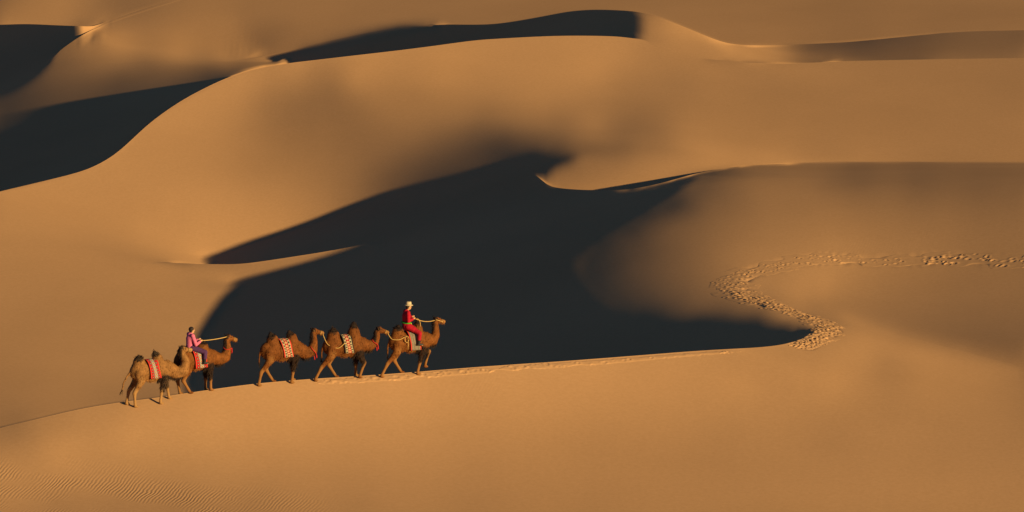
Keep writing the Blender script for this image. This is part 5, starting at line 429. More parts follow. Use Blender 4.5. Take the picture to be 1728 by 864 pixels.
0 0 0 -1 0 0 1 -1 0 0 1 0 -1 0 0 0 0 -1 1 0 12 0 0 -1 0 -1 1 0 -1 0 -1 0 0 0 -1 0 -1 0 -1 0 -1 -1 0 -1 -1 -1 -2 0 -1 -2 -1 -2 0 0 0 -1 2 1 2 0
0 1 3 4 -6 -4 -1 -4 -2 -1 0 -2 0 -2 -1 0 0 1 0 0 1 0 1 2 2 2 2 0 2 2 0 1 1 1 0 1 1 1 0 0 2 0 -1 0 1 -1 0 1 -1 0 0 0 0 -1 0 0 -1 1 2 0
-4 -3 -1 -1 1 0 0 1 0 1 -1 1 -1 0 0 -4 1 1 -6 4 -8 3 -4 -6 -4 -3 -10 7 -5 3 -1 0 -3 0 1 -2 -6 0 0 0 0 -1 1 -1 -5 0 0 0 1 -1 0 0 0 -1 0 -1 -1 0 0 0
-1 0 0 -1 0 0 0 1 -1 0 -1 1 -1 0 1 0 0 -1 0 0 0 0 0 0 0 0 0 0 0 -1 1 10 0 0 1 -1 0 0 -1 0 0 0 -1 0 -1 0 0 -1 -1 0 -1 0 -1 -1 -1 -1 0 -1 -2 -1
0 -1 0 -1 -1 0 1 0 2 1 0 1 1 1 5 -4 -5 0 -1 -5 0 -1 0 -3 -1 1 -1 -2 1 0 1 -1 0 2 0 2 3 1 2 2 0 2 1 0 1 2 0 1 0 1 0 -1 0 1 0 0 0 0 0 0
0 -1 1 -1 0 0 -1 1 0 0 3 -1 -7 -1 0 0 0 1 0 0 0 1 -1 0 0 0 -3 2 -1 -4 3 -5 -1 0 -7 -4 1 -12 8 -6 8 -8 3 -4 -1 0 -1 -5 -1 0 0 0 0 -1 5 -9 0 0 0 0
0 0 -1 -1 1 -1 0 0 0 -1 -1 0 0 0 0 0 0 -1 0 1 -1 0 0 0 0 0 -1 0 1 0 0 0 -1 0 1 -1 0 0 0 0 0 0 10 0 -1 0 0 0 -1 1 -1 0 -1 0 0 0 -1 -1 1 -1
0 -1 -1 0 0 -1 -1 -1 -1 -1 -1 -1 0 -1 0 0 0 -1 0 2 1 1 0 1 2 3 0 -6 -2 0 -2 -3 0 0 -1 -3 3 -1 -2 -1 1 1 0 0 -1 1 3 0 0 2 1 1 1 1 1 2 1 1 0 1
0 0 1 0 0 0 -1 0 0 0 0 0 1 -1 1 0 -1 -1 0 0 1 1 1 -7 -1 1 0 0 0 0 1 -1 0 1 0 -1 -1 -1 1 0 -3 2 -4 0 1 -9 -3 4 -12 9 -7 8 -9 9 -12 1 6 -8 -5 0
-1 1 1 3 4 -5 -8 0 0 1 -1 0 0 0 0 -1 0 -1 0 0 -1 1 0 -1 0 0 -1 0 1 -1 0 0 0 0 0 0 -1 1 0 -1 0 0 0 1 -1 0 0 0 0 0 0 0 0 8 0 0 -1 0 0 1
-1 0 -1 1 -1 -1 0 0 0 -1 0 0 0 -1 -1 -1 0 -1 -1 0 -1 0 -1 -1 -1 0 0 0 1 0 1 1 1 0 0 2 3 1 -5 -2 1 -3 -3 0 2 0 -4 1 3 -1 -3 0 0 2 -1 -1 1 1 0 2
0 2 1 -1 0 2 1 1 2 0 -1 1 1 -1 1 0 -1 1 -1 0 -1 1 0 0 1 -1 0 0 -1 -1 0 0 2 2 -7 0 0 0 0 0 1 0 0 0 0 0 0 0 -2 0 0 -1 1 -2 0 -1 0 -10 8 -14
8 -1 1 -3 7 -13 7 6 -15 -5 2 5 5 5 1 0 -15 -6 0 0 -1 1 0 0 0 0 0 1 1 1 0 1 0 0 0 0 0 1 0 -1 1 -1 0 0 -2 0 0 -1 -1 -1 -1 0 -2 1 -1 0 -1 1 -1 0
0 0 1 -1 6 0 0 0 0 0 -1 0 0 0 0 0 0 0 -1 0 0 0 -2 0 0 0 0 -1 0 -1 -1 0 -1 -1 0 0 -1 0 1 -1 1 1 0 0 1 0 1 4 -1 1 -5 0 2 -1 -2 -2 2 1 -1 0
2 -3 -2 1 1 3 0 -1 0 -1 1 1 -1 3 1 1 -2 0 0 1 2 0 -1 1 1 -2 1 -1 -1 1 -1 1 -2 0 0 0 1 0 -1 0 0 -1 1 0 3 -6 -1 0 0 0 1 0 -1 1 0 0 0 0 -1 0
0 0 0 -1 0 -1 0 -1 0 -1 -1 -1 0 1 -1 1 -6 4 1 -11 2 6 2 0 -1 1 -1 -11 -5 1 2 4 1 3 1 1 1 1 0 0 0 0 0 0 -1 1 0 0 0 0 0 -1 1 0 -1 1 0 -1 0 0
0 1 -1 1 -2 -1 0 0 -2 0 -1 -2 0 -2 -1 4 -1 0 0 0 0 0 0 0 0 -1 1 -1 0 0 0 0 -1 1 0 -1 0 0 -1 0 0 0 -1 -1 1 -1 0 1 -1 0 1 -1 0 1 1 0 0 0 2 0
0 0 -1 0 -1 -1 0 1 4 -2 -2 1 3 -1 -2 0 0 3 1 0 1 -2 0 0 -2 2 0 1 0 -1 0 0 1 0 -1 0 0 -1 1 -1 0 -1 0 0 0 -1 0 1 0 0 0 -2 1 -1 1 1 -3 0 0 0
1 -1 0 1 0 0 -1 0 0 1 -2 1 0 -1 1 -1 0 0 -1 -1 1 -1 1 -1 -1 1 0 -1 1 0 -2 1 0 0 0 0 0 0 -4 0 3 1 -1 0 0 0 0 0 0 0 0 0 0 0 -1 1 0 0 0 0
-1 1 0 -1 0 1 0 0 0 0 0 0 -1 1 -1 1 0 0 -1 1 -1 0 1 -1 0 0 11 0 0 0 0 0 0 0 0 0 0 -1 0 -1 0 0 -1 0 -1 -1 0 -1 -2 -1 -1 -2 -3 -2 -2 -4 -2 -1 -1 0
-1 2 3 1 1 3 4 6 6 4 1 0 -3 -3 1 2 -2 -2 -1 7 1 -2 -2 0 2 0 -1 0 1 1 -2 1 1 -2 0 0 -2 0 -1 0 1 -1 0 -1 1 1 -2 1 -1 -1 2 -2 0 -2 1 -2 1 0 -1 0
0 0 0 -2 1 1 -2 -73 -88 -65 -60 -58 -60 -58 -54 -52 -50 -47 -43 -40 -30 8 -40 -21 63 -41 86 -3 53 103 108 28 243 -39 91 -40 40 -60 84 -57 -68 91 44 -38 -36 -34 -31 -24 -26 98 110 1 3 4 4 1 1 1 -3 -10
-15 -15 -14 -9 -4 0 2 0 -2 -6 -9 -10 -11 -7 -4 -1 1 3 2 2 0 0 -1 1 0 4 3 5 6 7 6 6 5 5 4 2 2 19 1 2 1 1 1 1 1 1 0 0 0 -1 -1 -1 -2 -2 -2 -2 -3 -3 -3 -3
-3 -4 -4 -3 -4 -3 -2 -2 -2 -2 0 0 1 2 4 4 6 10 19 34 28 17 3 5 5 4 5 5 4 -4 1 2 2 -1 -2 -2 -4 -3 -4 -5 -2 -5 -7 -5 -3 -9 -7 -5 -4 -1 -3 -4 -3 -3 0 -3 -3 0 -2 -1
0 -4 0 -2 -3 -3 -1 -3 -1 -5 -3 0 -2 -3 -3 -4 0 11 47 24 7 4 4 6 8 6 7 6 7 6 7 5 5 3 -1 -4 -9 -8 -13 -13 -15 -18 -16 -9 -27 -5 -29 -2 -16 -5 0 -1 -1 2 1 1 2 1 3 11
6 2 2 2 3 2 2 3 2 1 1 2 2 1 2 1 1 1 1 1 1 0 1 1 0 1 0 1 0 1 -1 1 0 1 0 0 0 1 0 0 1 -1 0 0 -1 0 0 0 20 1 0 1 1 1 1 1 1 0 0 -1
0 -1 -2 -2 -2 -2 -3 -2 -4 -3 -3 -3 -4 -3 -3 -3 -3 -2 -1 -1 0 0 1 1 4 5 8 9 21 29 29 16 7 5 5 6 5 4 2 -1 0 -1 0 -1 -1 -3 -4 -3 -5 -4 -3 -5 -5 -6 -5 -6 -5 -4 -4 -2
-2 -2 -1 -2 -3 -1 -1 -2 -1 -2 -1 -1 0 -2 -1 0 -1 -1 0 0 -1 -6 -10 -4 -2 -4 -6 -7 2 54 24 6 5 6 6 6 6 6 7 5 4 4 3 0 -4 -5 -8 -10 -10 -10 -11 -11 -10 -12 -14 -11 -14 -9 -11 -8
-6 -5 -2 0 0 0 2 2 3 2 5 4 4 3 4 2 4 3 2 3 2 2 2 1 2 1 1 2 1 0 1 1 1 0 1 1 -1 1 1 0 0 1 0 0 0 0 1 0 0 1 0 0 -1 1 0 -1 0 0 0 19
1 0 1 2 1 1 1 0 1 -1 0 -2 -2 -1 -3 -2 -3 -2 -3 -3 -3 -3 -3 -3 -2 -3 -2 -2 -2 -1 0 0 0 3 4 4 8 12 21 24 28 16 9 6 5 5 4 3 0 0 -1 -1 -1 -2 -3 -4 -2 -4 -4 -4
-5 -5 -5 -6 -4 -5 -4 -4 -3 -1 -2 -1 -2 -1 -1 -1 -1 -2 0 -2 0 -1 -1 -1 0 -1 -1 0 0 0 -1 1 1 -1 -9 -9 -3 -5 -9 -11 8 40 29 17 6 5 4 3 1 0 -1 -1 -3 -3 -4 -5 -8 -7 -6 -8
-6 -8 -8 -9 -10 -11 -7 -10 -5 -8 -4 -3 -2 -1 1 0 2 2 2 3 3 5 5 3 4 3 4 2 3 3 1 3 1 2 2 1 1 1 1 1 1 0 1 0 1 0 1 1 0 0 0 1 0 0 1 0 0 1 0 0
-1 1 0 1 -1 -1 1 -1 0 0 19 0 2 1 0 1 1 1 0 0 0 -2 -1 -2 -2 -2 -2 -3 -3 -3 -3 -3 -2 -3 -2 -3 -3 -1 -1 -1 -1 0 1 3 4 5 7 13 19 24 26 17 10 6 4 4 3 1 0 -1
-1 -2 -2 -2 -3 -4 -3 -5 -3 -5 -4 -4 -5 -5 -4 -4 -4 -2 -2 -1 -2 -1 -1 0 -2 -1 0 -2 0 -2 0 -1 -1 -1 -1 -1 0 -1 0 0 0 -1 0 -1 1 1 -3 -9 -5 -5 -15 -14 -4 14 27 34 24 -5 -8 -5
-5 -4 -3 -2 -3 -3 -3 -3 -5 -3 -4 -4 -5 -6 -6 -7 -7 -6 -6 -3 -4 -2 -2 -1 1 0 2 2 2 3 3 5 6 4 5 3 3 3 3 2 2 2 1 2 1 2 1 1 1 1 0 1 1 0 1 0 1 -1 1 0
0 1 0 0 1 -1 1 1 -1 0 1 1 0 0 -1 0 0 0 0 0 -1 19 1 0 1 1 1 1 0 1 -1 -1 -2 -1 -2 -3 -2 -3 -2 -3 -3 -2 -2 -3 -3 -2 -2 -1 -2 -1 0 0 2 2 3 5 8 14 17 23
24 17 11 6 4 4 1 1 0 -2 -2 -3 -3 -2 -4 -4 -3 -4 -4 -4 -4 -4 -4 -4 -4 -3 -3 -1 -2 -1 -1 0 -1 0 -2 0 -1 -1 -1 -1 -1 -1 -1 -1 -1 -1 -1 -1 0 -1 -1 -1 -1 -1 0 0 0 0 -2 -5
-3 -8 -10 -2 1 0 -1 -3 5 4 1 2 1 0 0 -1 -1 -3 -2 0 -3 -1 -4 -2 -4 -5 -3 -5 -3 -3 -2 -2 -1 -1 1 1 1 2 2 4 3 5 4 6 4 4 4 3 3 2 2 2 2 1 1 2 0 2 0 1
1 0 1 0 1 0 1 -1 1 0 1 0 0 0 1 0 0 0 0 1 0 0 0 1 0 1 -1 0 -1 0 0 0 18 1 1 0 1 1 1 1 -1 -1 -1 -1 -3 -2 -2 -2 -3 -3 -3 -2 -2 -3 -2 -1 -2 -2 -1 -1
-1 0 2 2 4 5 7 12 17 22 24 17 12 6 4 2 1 0 -1 -3 -2 -3 -4 -3 -3 -3 -4 -5 -4 -3 -4 -3 -4 -3 -4 -2 -1 -2 -1 -1 1 -1 0 0 -1 0 -1 -1 -2 0 -1 -1 -1 -2 -1 -1 -2 -1 -1 -1
-1 -1 -1 -1 -2 -1 -1 -1 1 1 -2 -4 1 -3 1 -3 -9 -13 -11 1 2 3 1 0 0 -1 0 -1 0 -2 -2 1 -2 -1 -2 -2 -3 -3 -2 -3 -2 0 0 -1 1 1 1 2 3 3 3 5 5 5 5 5 4 2 4 2
2 2 1 1 1 2 0 2 0 2 1 0 1 0 0 0 1 0 1 0 0 0 0 0 0 0 1 1 0 0 0 1 -1 1 0 0 0 0 0 -1 0 0 0 18 0 1 1 1 1 0 0 0 -1 -2 -2 -2 -2 -2 -3 -2
-3 -2 -2 -3 -2 -2 -1 -2 -1 -1 0 0 0 1 4 5 8 11 17 21 23 17 13 6 3 2 0 -1 -1 -3 -3 -4 -4 -3 -4 -3 -4 -4 -3 -4 -3 -4 -2 -3 -2 -1 -2 -1 0 0 0 0 0 0 0 -1 0 -1 -1 0
-2 -1 -1 -2 -1 -1 -2 0 -2 -1 -1 -1 -2 -2 -2 -2 -2 -2 0 -2 0 1 -1 -3 2 -7 -7 -7 -6 -4 -1 1 -1 -2 -1 -2 -2 -1 -1 -2 -1 0 -1 1 -1 -1 -2 -1 -3 -1 0 -1 0 0 1 1 1 3 2 3
3 4 6 5 5 5 5 3 3 2 2 2 1 2 1 1 1 1 1 1 0 0 1 0 1 1 0 0 0 0 0 1 0 0 1 0 0 0 0 0 0 1 0 1 0 0 1 -1 0 0 0 -1 0 0 18 1 0 1 0 0
1 0 -1 -1 -2 -2 -2 -2 -3 -3 -2 -1 -3 -3 -1 -1 -2 -2 -1 -1 -1 0 1 2 3 3 8 10 17 19 22 19 13 6 4 1 -1 -1 -3 -3 -3 -4 -4 -4 -4 -3 -4 -4 -3 -3 -3 -3 -1 -3 -1 -2 -1 1 -1 1
0 0 0 1 0 0 1 -1 0 -1 -1 -1 -1 -2 -1 -2 -2 -1 -2 -1 -2 -1 -2 -1 -3 -2 -3 -2 -2 -2 -2 -1 0 2 -1 -6 -6 -4 -4 -3 -2 -1 -3 -2 -3 -3 -3 -2 -2 -2 -2 0 0 0 0 0 -1 0 -2 0
-1 0 0 0 1 2 1 3 2 4 3 4 5 5 5 5 6 3 3 3 2 2 1 2 0 1 2 0 1 0 1 1 0 0 1 0 0 0 1 0 0 1 -1 1 0 0 1 0 -1 1 0 1 0 0 1 0 0 0 0 0
-1 0 0 -1 0 17 1 0 1 1 0 0 0 -1 -2 -1 -2 -3 -3 -2 -2 -2 -3 -1 -2 -2 -2 -1 -1 -1 0 0 0 1 2 4 7 10 13 18 23 19 14 7 4 0 0 -3 -3 -3 -3 -5 -4 -4 -3 -4 -4 -3 -3 -3
-3 -2 -2 -2 0 -1 0 0 0 1 0 0 2 1 0 1 0 -1 0 0 -1 -1 0 -2 -1 -3 -1 -2 -1 -2 -1 -2 -3 -2 -2 -2 -4 -2 -4 -3 -2 -2 -2 0 1 3 -2 -5 -5 -3 -4 -3 -4 -3 -4 -4 -4 -2 -3 -2
-2 0 -1 0 1 0 0 0 0 0 -1 0 1 1 1 1 1 3 2 3 4 4 5 5 5 6 5 4 3 3 2 2 1 2 0 2 0 0 1 1 1 0 0 2 0 0 0 1 0 0 0 1 -1 1 0 0 0 0 0 1
0 1 -1 0 1 0 0 1 -1 1 -1 0 0 0 0 0 17 0 1 0 0 1 0 0 -2 -1 -3 -3 -1 -2 -3 -1 -3 -2 -2 -1 -1 -1 -1 -2 0 0 0 1 1 3 5 10 12 18 21 20 15 8 4 1 -1 -3 -4 -3
-4 -5 -4 -4 -4 -5 -3 -3 -3 -2 -2 -2 -1 -1 -1 0 0 0 1 0 1 1 1 1 1 1 0 1 0 0 -1 0 0 -2 -2 -2 -1 -2 -1 -3 -1 -3 -2 -2 -3 -2 -3 -3 -5 -3 -3 -4 -2 -2 -1 0 4 0 -3 -5
-4 -4 -5 -3 -4 -6 -3 -3 -4 -1 -2 -1 -1 0 1 0 0 1 1 0 0 1 0 0 2 1 3 1 3 3 3 4 5 5 6 5 5 4 4 3 2 2 1 2 1 1 0 1 1 0 1 0 1 0 0 0 1 1 -1 1
0 0 0 1 0 -1 1 0 0 1 -1 0 0 1 0 0 0 1 0 0 -1 1 -1 0 0 -1 0 16 1 0 1 0 0 0 -1 -1 -3 -2 -1 -3 -3 -1 -3 -2 -1 -1 -2 -1 -1 -1 0 -1 0 1 2 2 4 6 11 16
21 21 16 9 5 2 -2 -2 -5 -4 -4 -5 -3 -4 -5 -4 -3 -3 -3 -1 -2 -2 -1 -1 0 0 0 1 1 1 1 1 1 1 1 1 1 1 1 0 0 0 -1 -2 -1 -1 -2 -2 -1 -3 -1 -3 -2 -3 -3 -3 -4 -3 -4 -4
-4 -4 -3 -3 -2 -2 0 3 1 -4 -4 -5 -4 -4 -4 -5 -3 -4 -3 -2 -2 -1 0 -1 0 1 2 1 0 0 1 0 1 1 2 1 2 1 4 2 4 5 3 5 6 4 6 4 4 3 4 1 2 1 1 1 1 0 0 1
0 0 1 0 1 0 1 0 -1 1 0 0 1 0 0 0 1 -1 0 0 0 1 0 0 0 0 1 0 0 -1 1 0 -1 1 -1 0 0 0 16 0 1 -1 1 0 0 -1 -2 -1 -3 -3 -2 -1 -3 -1 -1 -2 -2 -1 -1 -1
0 0 0 0 1 1 4 5 8 15 19 20 18 12 6 2 -1 -3 -4 -4 -6 -5 -4 -4 -4 -4 -3 -3 -2 -2 -2 -1 -1 -1 1 0 1 1 1 1 1 2 1 1 2 0 1 2 1 0 0 0 0 0 -1 -2 -2 -1 -2 -3
-1 -3 -3 -3 -3 -3 -3 -4 -4 -5 -4 -4 -4 -4 -3 -3 -2 -1 1 1 -3 -5 -4 -4 -3 -5 -3 -3 -3 -2 -1 -2 -1 -1 1 0 1 1 1 2 1 0 2 0 1 1 2 2 4 2 4 4 4 5 5 5 5 4 4 4
3 2 2 1 1 1 0 0 1 1 -1 2 0 0 0 1 0 0 0 1 0 0 0 0 0 0 0 0 1 0 0 0 0 0 1 0 0 -1 0 0 1 0 0 0 -1 0 0 0 0 16 0 0 1 -1 0 -1 -1 -1 -3 -2
-2 -2 -2 -2 -2 -1 -1 -1 -1 -1 -1 0 0 1 0 2 2 4 6 12 17 20 19 14 7 3 0 -3 -3 -5 -6 -4 -5 -4 -5 -3 -3 -3 -2 -3 0 -2 0 0 0 0 1 2 1 1 2 1 1 1 2 1 2 1 1 0
1 1 0 -1 -1 -1 -1 -1 -3 -1 -2 -4 -2 -3 -3 -4 -4 -4 -4 -5 -3 -4 -5 -4 -4 -3 -3 -2 -3 1 -1 -4 -3 -4 -4 -3 -2 -3 -3 -2 -2 -1 -1 0 0 0 1 1 2 1 0 1 1 1 2 2 1 3 2 3
3 3 5 4 6 4 5 5 4 4 3 2 1 2 1 1 0 0 1 0 0 1 0 0 0 1 0 0 1 0 1 0 0 0 0 0 0 1 -1 1 0 0 0 0 0 -1 0 0 1 0 0 0 0 -1 0 0 0 -1 1 -1
15 0 0 0 1 -1 0 -2 -2 -2 -2 -2 -2 -2 -1 -2 -2 -1 -1 0 -1 1 -1 0 1 2 1 4 4 8 14 18 20 17 9 5 1 -3 -3 -5 -5 -6 -5 -4 -5 -2 -4 -2 -2 -2 -1 -2 1 -1 0 2 0 2 1 1
2 2 2 1 1 1 1 1 2 1 1 0 1 -1 0 -1 -1 -1 -2 -2 -3 -2 -2 -4 -3 -4 -4 -4 -5 -4 -3 -5 -4 -3 -4 -4 -3 -4 -3 -2 -2 -1 -4 -3 -4 -2 -3 -2 -2 -2 -2 -1 -1 0 -1 1 1 1 1 0
2 2 1 1 1 1 2 3 2 2 3 3 6 4 5 4 5 4 5 3 3 2 2 2 0 1 1 0 1 0 0 1 0 0 0 1 0 0 1 -1 1 -1 1 0 0 1 0 0 -1 1 -1 0 0 0 0 0 0 1 0 -1
0 0 0 0 0 0 0 0 0 -1 1 14 0 1 0 -1 0 -1 -1 -2 -2 -2 -2 -3 -1 -2 -1 -1 -1 0 -1 0 -1 1 1 0 1 4 3 7 10 14 20 19 12 7 1 -1 -3 -5 -5 -6 -5 -5 -4 -3 -4 -2 -2 -1
-1 -1 0 0 0 1 1 2 1 1 2 3 1 1 2 1 1 2 1 1 0 2 1 -1 1 -1 -1 -1 -3 -2 -1 -3 -3 -3 -4 -3 -4 -4 -4 -4 -4 -5 -4 -3 -3 -4 -3 -4 -3 -4 -3 -2 -3 -3 -3 -2 -3 -2 -2 -1
-2 -1 -1 -1 1 0 0 0 1 2 2 0 1 1 2 2 2 2 2 3 3 4 4 3 5 4 5 4 4 3 4 2 2 2 0 1 0 0 1 1 0 0 0 0 0 1 0 0 1 0 1 -1 1 -1 1 0 -1 1 0 0
0 0 0 0 0 0 0 0 -1 0 0 0 0 0 0 0 -1 0 0 0 0 0 14 0 -1 1 0 -1 -1 -1 -2 -3 -2 -2 -1 -2 -1 -1 -1 0 -1 0 0 0 0 0 2 3 2 5 7 12 17 19 15 9 3 0 -3 -4
-5 -5 -5 -5 -5 -4 -3 -1 -2 -2 -1 0 0 0 0 1 1 1 2 1 3 2 1 2 2 1 1 1 1 2 1 1 1 0 0 -1 0 -1 -3 -1 -2 -3 -3 -3 -3 -3 -4 -4 -4 -4 -4 -4 -3 -3 -3 -4 -3 -3 -4 -3
-4 -4 -4 -3 -3 -3 -2 -1 -1 -2 -1 -1 -1 -1 0 0 1 1 1 2 0 1 2 1 1 2 1 2 2 3 3 2 4 4 4 5 4 4 4 3 3 2 2 2 0 1 1 1 0 0 0 0 1 0 0 1 0 0 0 0
0 0 1 0 0 0 0 0 -1 1 -1 0 0 0 0 0 0 0 0 0 0 0 0 0 0 -1 0 0 0 0 0 0 0 13 1 0 -2 0 0 -1 -2 -2 -2 -2 -2 -1 -2 0 -1 -1 -1 0 0 0 0 1 2 2 2 4
6 9 13 17 17 12 6 1 -2 -4 -5 -5 -6 -5 -4 -4 -3 -2 -2 -1 0 -1 -1 1 0 1 1 2 1 1 3 1 2 2 2 1 1 2 2 0 1 1 2 0 0 1 -1 -2 -2 -1 -3 -3 -2 -3 -3 -4 -3 -4 -3 -3
-4 -3 -4 -3 -3 -3 -2 -3 -3 -3 -3 -5 -4 -5 -4 -2 -2 -2 -2 -1 0 -1 0 -1 1 1 0 0 1 1 1 1 0 1 1 1 2 2 2 4 1 4 2 4 4 4 4 4 2 4 3 2 2 2 0 2 0 0 0 1
0 0 1 -1 1 0 0 0 0 1 -1 1 0 0 0 0 0 0 0 0 -1 1 0 0 -1 0 0 0 -1 0 0 0 0 0 0 0 0 0 0 0 0 0 0 0 13 -1 0 1 -1 -1 -1 -2 -2 -1 -2 -2 -2 0 -2 -1
1 -1 0 0 0 1 1 1 2 3 5 7 10 14 17 15 9 2 0 -3 -4 -6 -5 -5 -5 -4 -4 -1 -2 -1 -1 -1 0 1 0 2 0 2 1 2 2 1 3 2 1 2 1 2 1 0 2 2 1 0 1 0 -2 -1 -1 -2
-3 -2 -3 -4 -2 -3 -3 -4 -3 -3 -3 -3 -3 -2 -3 -2 -2 -2 -2 -3 -3 -4 -4 -5 -6 -4 -3 -2 0 -1 -1 0 0 0 1 0 0 1 1 1 1 1 0 0 1 1 1 1 3 2 2 3 3 3 4 3 4 3 3 4
1 2 3 1 1 1 0 1 0 0 0 1 0 0 1 -1 1 -1 1 0 0 1 -1 0 0 0 1 -1 0 0 0 0 0 -1 0 0 0 -1 0 1 -1 0 0 0 0 0 -1 0 0 1 0 0 0 0 -1 12 0 0 -1 0
0 -3 -1 -1 -3 -2 -1 -1 -1 -1 0 -1 1 -1 0 2 1 0 3 2 4 5 8 11 15 16 11 6 1 -2 -4 -6 -5 -5 -5 -4 -4 -1 -2 -1 -1 0 0 0 1 1 0 2 2 1 2 1 3 1 2 2 1 2 1 1
2 1 0 1 1 0 0 -1 -1 -3 -3 -2 -4 -3 -2 -3 -3 -3 -3 -2 -4 -2 -2 -2 -2 -2 -2 -1 -2 -2 -2 -3 -3 -4 -5 -7 -5 -1 -1 -2 -1 1 0 0 1 0 1 1 1 1 1 1 1 0 0 -1 1 2 1 1
3 3 2 4 2 3 3 3 3 2 2 3 2 0 2 1 0 0 0 1 0 0 0 0 0 0 1 0 0 0 0 0 0 1 0 0 -1 0 0 0 0 0 0 -1 0 0 0 -1 1 -1 0 0 0 0 -1 0 0 0 0 1
-1 0 0 0 1 0 12 0 0 -1 0 -2 0 -2 -3 -1 -1 -2 -1 -2 0 0 0 0 1 0 0 1 3 2 3 5 6 8 13 14 13 8 3 1 -4 -5 -5 -5 -6 -3 -3 -3 -3 -1 0 0 0 0 1 1 1 2 1 1
2 1 3 1 2 2 2 1 2 1 1 1 1 1 1 1 -1 -1 -2 -3 -2 -3 -4 -2 -3 -3 -3 -2 -2 -2 -3 -1 -2 -2 -1 -2 -1 -1 -2 -1 -2 -1 -2 -3 -4 -6 -6 -5 -2 -2 0 0 0 0 1 1 2 2 1 1
1 0 1 1 0 -2 0 0 1 1 3 1 3 3 2 2 3 2 3 2 2 2 1 1 2 0 0 1 0 1 -1 1 0 0 0 1 0 -1 0 1 0 0 0 0 -1 1 -1 1 -1 0 0 0 -1 0 0 0 -1 0 0 0
0 -1 1 -1 0 1 -1 0 0 0 0 0 1 0 0 0 0 11 0 -1 1 -2 -1 -1 -2 -1 -2 -2 -1 -1 0 0 0 -1 0 1 1 1 2 1 2 5 4 8 10 11 14 11 6 2 -3 -4 -5 -5 -5 -4 -4 -3 -2 -1
0 -1 0 1 1 1 1 1 1 2 1 1 2 2 2 2 1 2 2 1 1 1 1 1 1 1 -1 -1 -1 -2 -3 -4 -3 -3 -3 -2 -3 -1 -3 -2 -1 -2 -1 -2 0 -1 -1 -1 -1 0 -2 0 -3 -1 -3 -2 -5 -7 -5 -2
0 -1 0 0 1 1 2 2 1 2 1 1 0 1 -1 -1 -1 0 -1 0 2 1 3 1 2 3 1 3 2 1 2 2 1 1 1 1 1 0 0 1 -1 1 -1 0 1 0 -1 1 0 0 0 0 0 0 0 0 -1 1 -1 0
0 0 -1 1 -1 0 -1 0 0 0 -1 0 0 0 0 0 -1 1 -1 1 0 -1 1 0 0 1 0 0 11 0 -1 -1 0 -1 -2 -1 -2 -2 -1 -1 -1 0 0 -1 1 1 0 2 1 1 3 4 3 6 8 10 12 11 8 5
-2 -3 -4 -5 -5 -5 -4 -3 -2 -1 0 -1 1 0 0 2 1 1 1 2 1 2 2 1 1 2 1 2 2 1 1 1 2 0 2 1 -1 0 -1 -3 -3 -3 -3 -4 -2 -4 -2 -1 -2 0 -2 -2 0 -1 0 -1 -1 0 0 0
-2 0 -1 -1 -2 -2 -2 -4 -6 -6 -1 -1 0 0 1 1 2 2 2 2 1 0 1 0 -1 1 -2 -2 -1 0 0 1 1 2 2 1 2 1 3 1 2 1 1 1 1 0 0 1 0 0 -1 0 0 1 0 0 0 1 -1 1
0 0 -1 0 0 0 0 0 -1 0 0 0 -1 0 -1 0 0 0 0 0 -1 0 0 0 -1 1 -1 1 -1 1 -1 0 1 0 0 1 0 0 1 10 -1 1 -1 -1 -1 -1 -2 -1 -2 -1 -1 0 -1 0 1 0 0 2 0 2
3 3 3 5 6 8 10 12 10 6 1 -1 -4 -6 -5 -5 -4 -3 -2 -1 -1 0 0 0 2 1 0 1 2 1 1 2 1 1 2 2 1 2 2 1 1 1 2 0 2 0 0 0 -1 -2 -3 -3 -4 -4 -2 -3 -2 -1 -1 -1
-2 0 0 -1 0 0 0 1 -1 0 -1 0 0 -1 -1 -1 -1 -3 -2 -6 -4 -2 0 -1 0 0 1 2 2 3 1 1 1 -1 0 0 -1 -1 -2 -2 -1 0 0 2 1 2 1 2 1 1 1 1 1 1 0 1 1 0 -1 1
0 0 0 0 -1 1 0 0 0 0 0 0 0 0 0 0 -1 0 -1 0 0 0 -1 0 0 0 -1 0 0 -1 0 0 0 0 0 0 -1 1 -1 1 -1 1 0 0 1 0 0 0 0 0 9 1 -1 0 -1 -1 -2 -1 -2 -1
-2 0 -1 1 -1 1 1 1 0 3 2 2 3 4 5 8 8 10 10 7 4 0 -3 -4 -5 -5 -5 -3 -2 -2 -1 0 0 1 1 0 2 1 1 1 2 1 1 1 2 2 1 1 2 1 1 2 1 0 2 1 0 0 -1 -2
-2 -3 -4 -4 -2 -3 -2 -1 -1 -1 0 0 0 0 0 0 0 0 0 1 -1 0 0 -1 0 0 -1 -1 -2 -2 -5 -3 -1 -1 0 0 0 1 1 2 1 2 0 0 0 -1 -1 0 -2 -2 -2 0 0 0 0 1 1 2 1 1
1 1 1 1 -1 1 0 0 1 0 -1 0 0 0 0 0 0 0 1 -1 1 -1 0 0 0 -1 0 0 -1 0 0 0 -1 0 0 -1 0 0 -1 0 0 0 0 0 -1 0 0 1 -1 1 0 0 -1 1 0 0 1 0 0 1
0 10 -2 0 -1 0 -1 -1 -2 -2 -1 0 -1 0 -1 2 -1 1 2 2 1 2 4 3 4 6 7 9 9 8 6 3 -2 -4 -5 -4 -5 -3 -3 -3 0 -1 1 0 1 1 2 0 2 1 1 1 1 1 2 1 1 2 2 1
1 1 1 1 2 0 0 1 -1 -1 -2 -3 -3 -4 -3 -4 -1 -2 0 -1 1 -1 1 0 0 1 0 1 1 0 0 0 0 0 -1 0 -1 0 -1 0 -2 -3 -3 -1 0 -1 0 0 1 1 1 1 0 0 0 -1 -1 0 -2 -2
